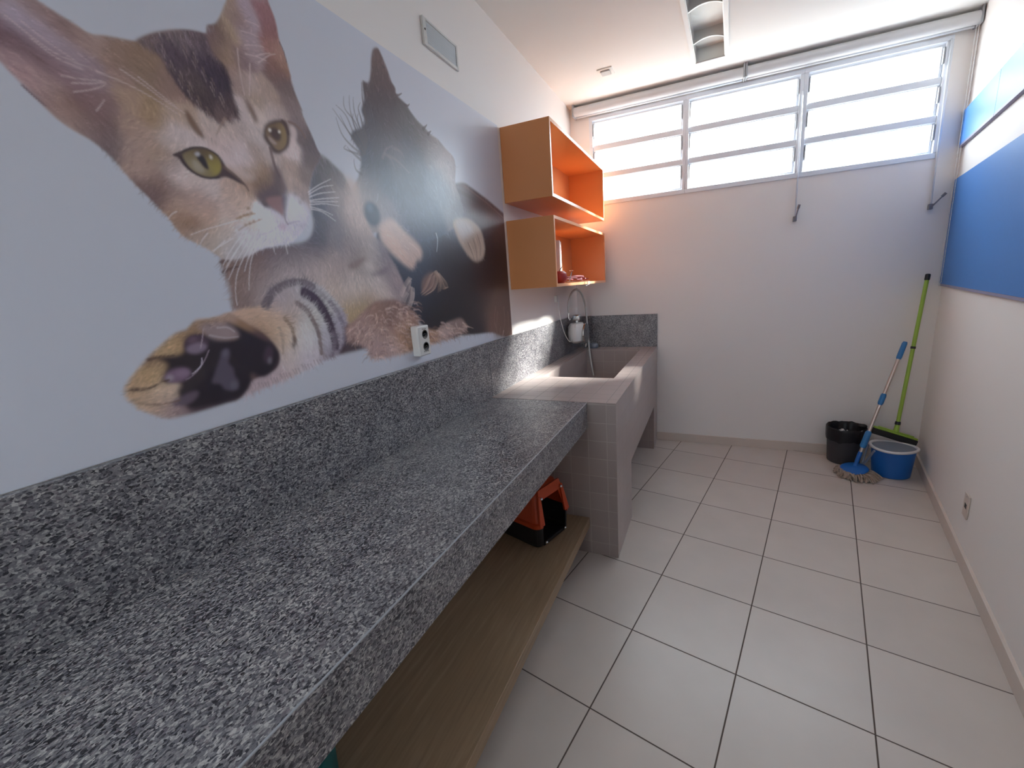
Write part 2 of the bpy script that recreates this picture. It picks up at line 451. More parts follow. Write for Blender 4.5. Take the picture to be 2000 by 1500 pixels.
b.quad((X0,ly0,UZ),(SW,ly0,UZ),(SW,ly1,UZ),(X0,ly1,UZ))
b.quad((X0,SY,0),(SW,SY,0),(SW,ly0,0),(X0,ly0,0)); b.quad((X0,ly1,0),(SW,ly1,0),(SW,YE,0),(X0,YE,0))
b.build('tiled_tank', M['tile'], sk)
MB().box(.001,.0215, -1.8365,-.0215, ZS-.03,1.194, .0015).build('side_splashback', M['granite'], sk)
MB().box(.001,SW, -.021,-.001, ZS-.03,1.175, .0015).build('back_splashback', M['granite'], sk)
MB().lathe([(.001,0),(.028,0),(.030,.003),(.022,.004),(.001,.002)], (.36,-.74,hz), 24).build('drain', M['steel'], sk)

# ------------------------------------------------------------------ board under the counter
bd = MB().box(.012,.575, NY+.145,SY-.002, .167,.222, .002)
bd = bd.build('wooden_board', M['wood'], loc=(.3,-3.3,.167)); tag(bd, 'long thick brown wooden board low under the granite counter', 'shelf')

# ------------------------------------------------------------------ orange wall boxes
def shelf_box(z0, z1, label):
    t = thing('wall_shelf', (.15,-.79,z0), label, 'shelf', 'orange box shelves above the sink')
    y0, y1, d, k = -1.447, -.136, .305, .018
    f = .002
    MB().box(.001,d, y0,y0+k, z0,z1, .0012, 1).build('side_panel', M['orange'], t)
    MB().box(.001,d, y1-k,y1, z0,z1, .0012, 1).build('side_panel', M['orange'], t)
    MB().box(.001,d, y0+k,y1-k, z1-k,z1, .0012, 1).build('top_panel', M['orange'], t)
    MB().box(.001,d, y0+k,y1-k, z0,z0+k, .0012, 1).build('bottom_panel', M['orange'], t)
    MB().box(.001,.010, y0+k,y1-k, z0+k,z1-k).build('back_panel', M['orange'], t)
    e = MB(); a, c = d+.0002, d+.0014
    e.box(a,c, y0,y0+k, z0,z1).box(a,c, y1-k,y1, z0,z1).box(a,c, y0+k,y1-k, z1-k,z1).box(a,c, y0+k,y1-k, z0,z0+k)
    e.build('edge_band', M['edge'], t)
    return t
shelf_box(1.985, 2.398, 'upper empty orange open box shelf beside the wall mural')
shelf_box(1.475, 1.883, 'lower orange open box shelf holding a carton and a red leash')

# things lying in the lower box
zb = 1.4932
c_ = thing('carton', (.13,-.96,zb), 'upright white carton with red print in the lower orange box', 'carton')
RC = Matrix.Translation((.130,-.960,zb)) @ Matrix.Rotation(.25, 4, 'Z')
MB().box(-.045,.045, -.075,.075, 0,.29, .002, 1, M=RC).build('box_body', M['carton'], c_)
MB().box(.0452,.0458, -.022,.024, .15,.25, M=RC).build('printed_panel', M['cartonred'], c_)
r_ = thing('red_ball', (.25,-1.225,zb), 'round red toy with a short stalk at the near end of the lower orange box', 'toy')
MB().lathe([(.001,.004),(.030,0),(.045,.014),(.051,.038),(.047,.062),(.031,.077),(.012,.074),(.001,.070)], (.250,-1.225,zb), 28).build('ball_body', M['redtoy'], r_)
MB().tube([(.250,-1.225,zb+.070),(.254,-1.216,zb+.088),(.262,-1.195,zb+.106)], [.003,.0028,.002], 8).build('stalk', M['darkgrey'], r_)
l_ = thing('dog_leash', (.26,-.95,zb), 'tangled dark red leash with metal clip lying in the lower orange box', 'leash')
b = MB(); pts = []
for k in range(150):
    a = k*.21; q = k/149
    pts.append((.245+.035*math.sin(a*1.0+.4)+.01*math.sin(a*2.7), -1.02+.42*q+.075*math.cos(a*.83), zb+.007+.012*(1+math.sin(a*.61))+.012*q*(1-q)*4))
b.tube(pts, .0058, 8); b.build('webbing', M['leash'], l_)
b = MB(); b.tube([(.262,-1.05,zb+.012),(.268,-1.04,zb+.045),(.274,-1.030,zb+.072)], .0042, 8)
b.tube([(.274+.010*math.cos(t*.5),-1.028+.010*math.sin(t*.5),zb+.080) for t in range(13)], .0025, 6, closed=False); b.build('clip', M['chrome'], l_)
w_ = MB()
def arc(cx, cy, cz, rx, rz, a0, a1, n=16): return [(cx, cy+rx*math.cos(a0+(a1-a0)*k/n), cz+rz*math.sin(a0+(a1-a0)*k/n)) for k in range(n+1)]
w_.tube([(.20,-.90,zb+.006),(.27,-.86,zb+.006),(.3085,-.835,zb+.004)] + arc(.3095,-.79,zb-.005,.045,.024,PI,2*PI) + [(.308,-.742,zb+.006),(.27,-.70,zb+.005)], .0016, 6)
w_.tube([(.24,-.80,zb+.005),(.307,-.765,zb+.004)] + arc(.3115,-.735,zb-.004,.030,.020,PI,2*PI) + [(.307,-.70,zb+.005),(.25,-.66,zb+.005)], .0014, 6)
tag(w_.build('wire_loop', M['grey'], loc=(.26,-.78,zb)), 'thin grey wire looping over the front edge of the lower orange box', 'wire')

# ------------------------------------------------------------------ shower heater, hose and tap over the sink
sx, sy, sz = .0, -.36, 1.0
t = thing('water_heater', (.05,-.36,1.0), 'white and chrome wall water heater above the sink', 'water heater')
b = MB()
prof = [(.0,-.085),(.035,-.082),(.062,-.06),(.072,0),(.068,.06),(.052,.086),(.0,.09)]
RH = Matrix.Translation((.098,-.375,1.062)) 
b.lathe([(max(r,.001),z) for r,z in prof], (0,0,0), 36, 1.0, 1.75, M=RH); b.build('heater_body', M['white'], t)
b = MB(); b.lathe([(.001,.0),(.052,.002),(.060,.010),(.058,.020),(.001,.026)], (0,0,0), 32, 1.45, 1.55, M=Matrix.Translation((.158,-.350,1.058)) @ Matrix.Rotation(PI/2, 4, 'Y'))
b.build('chrome_cover', M['chrome'], t)
b = MB(); b.tube([(.022,-.36,1.06),(.07,-.36,1.06)], .022, 16); b.build('wall_mount', M['white'], t)
b = MB(); b.tube([(.098,-.37,1.145),(.098,-.37,1.175)], .017, 18); b.box(.062,.136, -.41,-.33, 1.172,1.222, .011, 3); b.build('valve_knob', M['chrome'], t)
b = MB(); b.tube([(.060,-.455,1.190),(.062,-.47,1.200),(.064,-.475,1.245)], .012, 14); b.build('hose_connector', M['chrome'], t)
hp = [(.064,-.475,1.24),(.066,-.485,1.30),(.075,-.472,1.365),(.088,-.425,1.415),(.10,-.345,1.432),(.112,-.262,1.405),(.122,-.205,1.34),(.130,-.178,1.25),(.137,-.175,1.15),(.147,-.19,1.03),(.158,-.215,.93),(.170,-.235,.86),(.185,-.245,.76),(.205,-.26,.66)]
def smooth(pts, n=8):
    P = [Vector(p) for p in pts]; out = []
    for i in range(len(P)-1):
        p0, p1, p2, p3 = P[max(i-1,0)], P[i], P[i+1], P[min(i+2,len(P)-1)]
        for k in range(n):
            u = k/n
            out.append(.5*((2*p1)+(p2-p0)*u+(2*p0-5*p1+4*p2-p3)*u*u+(3*p1-p0-3*p2+p3)*u**3))
    return out+[P[-1]]
tag(MB().tube(smooth(hp), .0088, 12).build('shower_hose', M['hose'], loc=(.1,-.35,1.2)), 'thin grey flexible hose arching over the sink from the water heater', 'hose')
hk = MB().tube([(.1,-.345,1.4405),(.1,-.345,1.474)], .0014, 6); hk.box(.085,.115, -.36,-.33, 1.471,1.4745)
tag(hk.build('hose_hook', M['grey'], loc=(.1,-.345,1.474)), 'thin wire hook under the orange shelf carrying the hose', 'hook')
cb = MB().tube(smooth([(.03,-.62,1.36),(.032,-.625,1.27),(.045,-.61,1.16),(.06,-.575,1.07),(.08,-.53,1.01),(.09,-.49,1.02)]), .0035, 8)
cb.box(.0,.022, -.645,-.600, 1.345,1.40, .004)
tag(cb.build('heater_cable', M['offwhite'], loc=(.03,-.62,1.36)), 'pale power cable dropping from the wall to the water heater', 'cable')
t = thing('sink_tap', (.1,-.06,.9), 'small grey tap in the corner behind the sink', 'tap')
MB().tube([(.10,-.022,.925),(.10,-.07,.925),(.10,-.11,.915),(.10,-.125,.895)], [.013,.013,.012,.012], 14).build('spout', M['steel'], t)
MB().lathe([(.001,0),(.024,.002),(.027,.012),(.022,.022),(.001,.025)], (.10,-.07,.940), 20).build('tap_handle', M['grey'], t)
MB().tube([(.10,-.0215,.925),(.10,-.030,.925)], .024, 18).build('wall_flange', M['steel'], t)
t = thing('soap_dish', (.165,-.085,ZS), 'rounded grey blue lump on the sink rim at the back splashback', 'soap dish')
MB().lathe([(.001,0),(.036,.001),(.043,.010),(.044,.026),(.035,.042),(.015,.048),(.001,.049)], (.165,-.085,ZS+.0005), 26, 1.15, .9).build('dish_body', M['inner'], t)

# ------------------------------------------------------------------ boards on the right wall
def wall_board(name, y0, y1, z0, z1, th, m, label, cat, group=None, rail=None):
    n = Vector((-.979,.204,0)).normalized()
    u = Vector((.2084,1,0)).normalized()
    def P(y, off): 
        p = Vector((RWX(y), y, 0)); return p + n*off
    b = MB()
    def slab(ya, yb, oa, ob, za, zb_):
        q = [P(ya,oa), P(yb,oa), P(yb,ob), P(ya,ob)]
        b.prism([(v.x,v.y) for v in q], za, zb_)
    t = thing(name, (RWX((y0+y1)/2),(y0+y1)/2,z0), label, cat, group)
    slab(y0, y1, .0005, th, z0, z1); b.build('panel', m, t)
    b = MB(); slab(y0, y1, .0005, th+.001, z0-.014, z0-.0003); b.build('bottom_edge', M['mauve'], t)
    return t
wall_board('wall_cabinet_panel', -.735, -.012, 2.190, 2.392, .020, M['blue_gloss'], 'glossy blue wall panel high up, touching the window wall corner', 'panel', 'glossy blue panels along the right wall')
wall_board('wall_cabinet_panel', -2.2, -.739, 2.190, 2.392, .020, M['blue_gloss'], 'glossy light blue wall panel high up, cut by the right picture edge', 'panel', 'glossy blue panels along the right wall')
wall_board('pin_board', -2.6, -.012, 1.318, 1.985, .014, M['blue_board'], 'large dark blue felt board below the glossy blue panels', 'board')

# ------------------------------------------------------------------ sockets
def double_socket():
    yc, zc = -2.432, 1.295
    t = thing('power_socket', (0.003,yc,zc), 'white surface mounted double socket box at the paws of the mural', 'socket')
    MB().box(.0028,.040, yc-.040,yc+.040, 1.232,1.360, .006, 3).build('socket_box', M['white'], t)
    MB().box(.0402,.0412, yc-.031,yc+.033, 1.240,1.352, .0003, 1).build('face_plate', M['offwhite'], t)
    for z in (1.270, 1.322):
        p = MB(); RX = Matrix.Translation((.0413,yc+.006,z)) @ Matrix.Rotation(PI/2, 4, 'Y')
        p.lathe([(.001,.0004),(.0165,.0004),(.0185,.0012),(.020,.0004)], (0,0,0), 24, M=RX); s = p.build('outlet', M['hole'], t)
        q = MB()
        for dy, dz in ((-.009,0),(0,.003),(.009,0)): q.lathe([(.001,.0018),(.0028,.0018),(.0028,.0008)], (.0413,yc+.006+dy,z+dz), 10, M=Matrix.Rotation(PI/2, 4, 'Y'))
        q.build('pin_holes', M['dark'], s)
    for k in range(5): MB().box(.0413,.0416, yc-.012+k*.0075,yc-.008+k*.0075, 1.2465,1.2535).build('rating_mark', M['hole'], t)
    for k in range(4): MB().box(.0413,.0416, yc-.010+k*.0075,yc-.006+k*.0075, 1.3425,1.3475).build('rating_mark', M['hole'], t)
double_socket()
yc = -1.318; n_ = Vector((-.979,.204,0)); 
F = Matrix(((n_.x,.2084*.979,0,RWX(yc)),(n_.y,.979,0,yc),(0,0,1,.288),(0,0,0,1)))   # x out of the wall, y along it
t = thing('wall_outlet', (RWX(yc),yc,.288), 'flush cream outlet plate low on the right wall', 'socket')
MB().box(.0005,.008, -.036,.036, -.060,.060, .002, M=F).build('face_plate', M['skirting'], t)
p = MB(); p.box(.0081,.0088, -.020,.012, -.012,.012, M=F); p.build('outlet', M['dark'], t)
p = MB(); p.lathe([(.001,.0012),(.003,.001),(.003,0)], (0,0,0), 10, M=F @ Matrix.Translation((.0081,.0,.048)) @ Matrix.Rotation(PI/2,4,'Y')); p.build('screw', M['steel'], t)

# ------------------------------------------------------------------ air grille high on the mural wall
t = thing('air_grille', (.0,-2.013,2.525), 'small grey air grille high on the wall above the mural', 'grille')
b = MB(); y0, y1, z0, z1 = -2.150, -1.876, 2.522, 2.630
b.box(.0005,.012, y0,y0+.022, z0,z1, .0015, 1).box(.0005,.012, y1-.014,y1, z0,z1, .0015, 1).box(.0005,.012, y0+.022,y1-.014, z0,z0+.013, .0015, 1).box(.0005,.012, y0+.022,y1-.014, z1-.010,z1, .0015, 1)
b.build('grille_frame', M['offwhite'], t)
b = MB(); k = 0
while z0+.016+k*.0085 < z1-.013:
    z = z0+.016+k*.0085
    b.box(.001,.0085, y0+.022,y1-.014, z,z+.0062, M=Matrix.Translation((.004,0,z+.003)) @ Matrix.Rotation(math.radians(24),4,'Y') @ Matrix.Translation((-.004,0,-z-.003))); k += 1
b.box(.0004,.001, y0+.02,y1-.012, z0+.012,z1-.009); b.build('slats', M['grey'], t)
b = MB()
for y in (y0+.011,): b.lathe([(.001,.003),(.004,.002),(.0045,0)], (.012,y,(z0+z1)/2+.006), 12, M=Matrix.Rotation(PI/2,4,'Y'))
b.build('screw', M['dark'], t)

# ------------------------------------------------------------------ recessed ceiling lamp
t = thing('ceiling_lamp', tuple(LC), 'long recessed ceiling lamp with white reflector, switched off', 'lamp')
def lbox(b, *a, **k): return b.box(*a, M=RL, **k)
b = MB(); fw = .024
for a in ((-LW-fw,-LW+.001,-LL-fw,fw),(LW-.001,LW+fw,-LL-fw,fw),(-LW+.001,LW-.001,-.001,fw),(-LW+.001,LW-.001,-LL-fw,-LL+.001)): lbox(b, *a, -.007,-.0005)
b.build('trim_frame', M['white'], t)
b = MB(); hh = .085
lbox(b,-LW+.001,LW-.001,-LL+.001,-.001,hh,hh+.004)
lbox(b,-LW+.001,-LW+.005,-LL+.001,-.001,-.0004,hh); lbox(b,LW-.005,LW-.001,-LL+.001,-.001,-.0004,hh)
lbox(b,-LW+.005,LW-.005,-.006,-.001,-.0004,hh); lbox(b,-LW+.005,LW-.005,-LL+.001,-LL+.006,-.0004,hh)
b.build('housing', M['reflector'], t)
for yb in (-.245, -.63, -.98):                     # cross louvres with an arched lower edge
    b = MB(); n = 12; vs = []
    for k in range(n+1):
        x = -LW+.006+(2*LW-.012)*k/n; e = x/(LW-.006)
        vs.append((x, .006+.022*(1-e*e)))
    for th, sg in ((0,0),(.012,1)):
        for k in range(n):
            (xa,za),(xb,zb2) = vs[k], vs[k+1]
            b.quad(*[tuple(RL @ Vector(v)) for v in ((xa,yb-th,za),(xb,yb-th,zb2),(xb,yb-th*.3-.004,hh-.002),(xa,yb-th*.3-.004,hh-.002))])
    for k in range(n):
        (xa,za),(xb,zb2) = vs[k], vs[k+1]
        b.quad(*[tuple(RL @ Vector(v)) for v in ((xa,yb,za),(xb,yb,zb2),(xb,yb-.012,zb2),(xa,yb-.012,za))])
    b.build('louvre', M['reflector'], t)
b = MB(); lbox(b,-LW+.005,LW-.005,-LL+.006,-.006,hh-.004,hh-.0005); b.build('reflector', M['tube'], t)

t = thing('ceiling_sensor', (.425,-.515,H), 'tiny square sensor on the ceiling near the window wall', 'sensor')
MB().box(.372,.478, -.568,-.462, H-.007,H-.0003, .002, 1).build('base_plate', M['ceil'], t)
MB().box(.394,.460, -.548,-.480, H-.016,H-.0072, .003).build('sensor_body', M['sensor'], t)

# ------------------------------------------------------------------ pet carrier on the board
cz = .2225; ca_ = math.radians(17.3)
# local x = out of the door, y = across the door, origin at the near front corner of the base
RC = Matrix.Translation((.420,-2.222,cz)) @ Matrix.Rotation(-ca_, 4, 'Z')
t = thing('pet_carrier', (.30,-2.08,cz), 'orange and black plastic pet carrier with open doorway under the counter', 'pet carrier')
Wd, Dp, z1, z2 = .262, .37, .122, .305
def ring(x, inset, z, rr=.035, n=6):
    """rounded rectangle outline at height z"""
    x0, x1, y0, y1 = -Dp+inset, -inset, inset, Wd-inset; pts = []
    for cx_, cy_, a0 in ((x1-rr,y1-rr,0),(x0+rr,y1-rr,PI/2),(x0+rr,y0+rr,PI),(x1-rr,y0+rr,1.5*PI)):
        for k in range(n+1):
            a = a0+PI/2*k/n; pts.append((cx_+rr*math.cos(a), cy_+rr*math.sin(a), z))
    return pts
def shell(levels, name, m, door):
    b = MB(); R = [ring(0, i, z, rr) for i, z, rr in levels]
    n = len(R[0])
    for a in range(len(R)-1):
        for k in range(n):
            j = (k+1) % n
            q = [Vector(R[a][k]), Vector(R[a][j]), Vector(R[a+1][j]), Vector(R[a+1][k])]
            c = sum(q, Vector())/4
            if door and c.x > -.03 and .03 < c.y < Wd-.03 and k == n-1 and c.z < z2-.045: continue
            b.quad(*[tuple(RC @ v) for v in q])
    if levels[0][1] < .01: b.quad(*[tuple(RC @ Vector(v)) for v in R[0][::-1]])
    if levels[-1][1] > .2: b.quad(*[tuple(RC @ Vector(v)) for v in R[-1]])
    o = b.build(name, m, t)
    md = o.modifiers.new('thick', 'SOLIDIFY'); md.thickness = .004; md.offset = -1
    return o
shell([(.012,0,.03),(.004,.012,.036),(.002,.06,.036),(.0,z1,.036)], 'lower_tray', M['black'], True)
shell([(-.006,z1-.012,.038),(-.006,z1+.008,.038),(.004,z1+.012,.036),(.016,.20,.036),(.028,.262,.04),(.040,.288,.045),(.062,.300,.045),(.085,z2,.04)], 'upper_shell', M['corange'], True)
b = MB(); 
for q in (((-.004,.010,.118),(-.004,.046,.118),(-.026,.050,.262),(-.026,.034,.262)),((-.004,Wd-.046,.118),(-.004,Wd-.010,.118),(-.026,Wd-.034,.262),(-.026,Wd-.050,.262)),((-.026,.034,.240),(-.026,Wd-.034,.240),(-.038,Wd-.046,.290),(-.038,.046,.290))):
    a = [Vector(v) for v in q]; c = [v+Vector((.010,0,.001)) for v in a]
    vs = [tuple(RC @ v) for v in a+c]; b._faces(vs, [(0,1,2,3),(4,5,6,7),(0,1,5,4),(1,2,6,5),(2,3,7,6),(3,0,4,7)])
b.build('door_surround', M['corange'], t)
for y, z, x in ((.050,.252,-.012),(Wd-.050,.252,-.012),(.052,.020,.004),(Wd-.052,.020,.004)):
    MB().ball(tuple(RC @ Vector((x,y,z))), .0080, n=12).build('door_pin', M['chrome'], t)
b = MB(); b.box(-.018,.0, .04,Wd-.04, .004,.022, .004, M=RC); b.build('door_sill', M['black'], t)

t = thing('plastic_tub', (.194,-3.411,.2225), 'teal plastic tub on the wooden board at the lower edge of the picture', 'tub')
MB().lathe([(.001,.004),(.108,0),(.114,.006),(.119,.165),(.124,.168),(.124,.176),(.117,.177),(.113,.168),(.108,.014),(.001,.012)], (.194,-3.411,.2225), 48).build('tub_body', M['teal'], t)

# ------------------------------------------------------------------ waste bin
bx, by = 2.135, -.135
t = thing('waste_bin', (bx,by,0), 'charcoal round waste bin lined with a black bag, left of the blue bucket', 'waste bin')
MB().lathe([(.001,.004),(.098,0),(.104,.005),(.121,.262),(.124,.265),(.121,.268),(.117,.262),(.100,.010),(.001,.010)], (bx,by,0), 56).build('bin_body', M['darkgrey'], t)
b = MB(); n = 72; R = []
rb = random.Random(3); ph = [rb.uniform(0,6.28) for _ in range(6)]
def wob(a, s): return s*(math.sin(3*a+ph[0])*.5+math.sin(7*a+ph[1])*.35+math.sin(13*a+ph[2])*.3+math.sin(23*a+ph[3])*.18)
for r, z, s, sz_ in ((.1255,.185,.0012,.010),(.1275,.225,.0016,.004),(.1285,.262,.002,.003),(.128,.277,.003,.004),(.122,.285,.004,.006),(.112,.272,.004,.004),(.108,.250,.004,.003),(.102,.222,.005,.002),(.085,.205,.006,.003),(.04,.200,.004,.005),(.002,.198,0,0)):
    R.append([(bx+(r+wob(2*PI*k/n,s))*math.cos(2*PI*k/n), by+(r+wob(2*PI*k/n,s))*math.sin(2*PI*k/n), z+wob(2*PI*k/n+1.3,sz_)) for k in range(n)])
rings = [[b.bm.verts.new(v) for v in r] for r in R]
for i in range(len(rings)-1):
    for k in range(n):
        f = b.bm.faces.new((rings[i][k],rings[i][(k+1)%n],rings[i+1][(k+1)%n],rings[i+1][k])); f.smooth = True
b.ball((bx+.105,by+.02,.282), .030, .02, .018, 14)
b.build('bin_bag', M['bag'], t)
b = MB(); pp = [[(bx-.050+.011*i+.004*math.sin(j*2.1+i), by-.035+.02*j+.004*math.sin(i*1.7), .225+.02*math.sin(i*1.3+j*.9)+.010*math.sin(j*2.3)) for j in range(6)] for i in range(8)]
for i in range(7):
    for j in range(5): b.quad(pp[i][j],pp[i+1][j],pp[i+1][j+1],pp[i][j+1])
o = b.build('crumpled_paper', M['paper'], loc=(bx,by,.14)); tag(o, 'crumpled white paper inside the black lined waste bin', 'paper')
o.modifiers.new('t','SOLIDIFY').thickness = .0015

# ------------------------------------------------------------------ blue mop bucket
ux, uy = 2.372, -.318
t = thing('mop_bucket', (ux,uy,0), 'blue plastic mop bucket with white rim in the corner', 'bucket')
MB().lathe([(.001,.004),(.096,0),(.103,.007),(.1165,.190),(.1165,.204),(.1125,.204),(.098,.012),(.001,.010)], (ux,uy,0), 56, 1.06, .96).build('bucket_body', M['bluep'], t)
b = MB(); n = 64; pts = []
for k in range(n):
    a = 2*PI*k/n; r = .1225; dip = .020*max(0, math.cos(a-math.radians(160)))**6
    pts.append((ux+1.06*r*math.cos(a), uy+.96*r*math.sin(a), .203+.010*math.cos(a-math.radians(150))**2))
b.tube(pts, .0095, 12, closed=True); b.build('rim', M['rimwhite'], t)
MB().lathe([(.1135,.206),(.109,.196),(.098,.100),(.090,.060),(.001,.055)], (ux,uy,0), 48, 1.06, .96).build('wringer_basket', M['inner'], t)
b = MB(); hp2 = []
for k in range(25):
    a = PI*k/24
    hp2.append((ux-.128-.036*math.sin(a)-.004, uy-.062+.124*k/24-.02, .200-.128*math.sin(a)))
b.tube(hp2, .0075, 10); b.build('carry_handle', M['inner'], t)

# ------------------------------------------------------------------ mop leaning on the squeegee pole
base = Vector((2.147,-.385,.075)); top = Vector((2.386,-.235,.946)); dv = top-base
P = lambda u: tuple(base+dv*u)
t = thing('floor_mop', (2.135,-.41,0), 'string mop with blue disc head leaning in the corner', 'mop')
MB().tube([P(.10),P(.90)], .0105, 16).build('pole', M['alu'], t)
MB().tube([P(.865),P(.88),P(.985),P(1.0)], [.013,.0155,.0150,.011], 16).build('grip', M['bluegrip'], t)
MB().tube([P(.50),P(.515),P(.575),P(.59)], [.0125,.0165,.0165,.0125], 16).build('clamp', M['bluegrip'], t)
MB().tube([P(.145),P(.16),P(.27),P(.285)], [.014,.020,.019,.012], 16).build('sleeve', M['bluegrip'], t)
b = MB(); b.tube([P(0),P(.03),P(.085),P(.11)], [.010,.013,.014,.012], 14); b.tube([P(-.02),P(.02)], [.014,.010], 12); b.build('joint', M['bluep'], t)
RD = Matrix.Translation((2.138,-.392,.044)) @ Matrix.Rotation(math.radians(-9), 4, 'Y') @ Matrix.Rotation(math.radians(5), 4, 'X')
MB().lathe([(.001,-.004),(.080,-.004),(.086,.002),(.080,.010),(.045,.018),(.016,.026),(.001,.027)], (0,0,0), 48, M=RD).build('disc_head', M['bluep'], t)
b = MB(); ry = random.Random(11)
for k in range(120):
    a = 2*PI*k/120+ry.uniform(-.03,.03); r0 = ry.uniform(.045,.078); r1 = ry.uniform(.098,.142)*(1+.12*math.cos(a-.3))
    tw = ry.uniform(-.35,.35); c0 = Vector((2.138,-.392,0))
    e = Vector((2.142,-.408,0))
    q = [c0+Vector((r0*math.cos(a), r0*math.sin(a), ry.uniform(.026,.038)))]
    q.append(c0+Vector(((r0+.024)*math.cos(a+tw*.2), (r0+.024)*math.sin(a+tw*.2), ry.uniform(.026,.044))))
    q.append(e+Vector((.5*(r0+.03+r1)*math.cos(a+tw*.6), .5*(r0+.03+r1)*math.sin(a+tw*.6), ry.uniform(.016,.036))))
    q.append(e+Vector((r1*math.cos(a+tw), r1*math.sin(a+tw), ry.uniform(.0055,.010))))
    b.tube(smooth(q, 3), ry.uniform(.0046,.0066), 6)
b.build('yarn_strands', M['yarn'], t)

# ------------------------------------------------------------------ squeegee resting on the bucket
h0, h1 = Vector((2.2795,-.195,.288)), Vector((2.530,-.205,.212))
hc = (h0+h1)/2; du = (h1-h0).normalized()
tp = Vector((2.521,-.052,1.388)); pv = (tp-hc)
t = thing('floor_squeegee', tuple(hc), 'tall green squeegee with black rubber blade standing on the blue bucket', 'squeegee')
up = (pv - du*pv.dot(du)).normalized(); fw_ = du.cross(up)
RS = Matrix(((du.x,fw_.x,up.x,hc.x),(du.y,fw_.y,up.y,hc.y),(du.z,fw_.z,up.z,hc.z),(0,0,0,1)))
Ln = (h1-h0).length/2
b = MB(); b.box(-Ln,Ln, -.020,.020, .016,.030, .005, 2, M=RS); b.box(-Ln*.82,Ln*.82, -.013,.013, .030,.038, .004, 2, M=RS); b.build('head_plate', M['green'], t)
b = MB(); b.box(-Ln-.004,Ln+.004, -.021,.021, -.020,.0155, .003, 1, M=RS); b.box(-Ln-.006,Ln+.006, -.008,.008, -.028,-.019, .002, 1, M=RS); b.build('rubber_blade', M['black'], t)
SP = lambda u: tuple(hc+up*.036+(tp-hc-up*.036)*u)
MB().tube([SP(.0),SP(.045)], [.017,.0135], 16).build('socket', M['green'], t)
MB().tube([SP(.045),SP(.058),SP(.066)], [.0165,.0165,.0145], 16).build('collar', M['black'], t)
MB().tube([SP(.06),SP(.965)], .0118, 16).build('pole', M['green'], t)
MB().tube([SP(.538),SP(.553)], .0145, 16).build('pole_ring', M['black'], t)
MB().tube([SP(.962),SP(.966),SP(.996),SP(1.0)], [.0125,.0145,.0145,.011], 16).build('end_cap', M['black'], t)

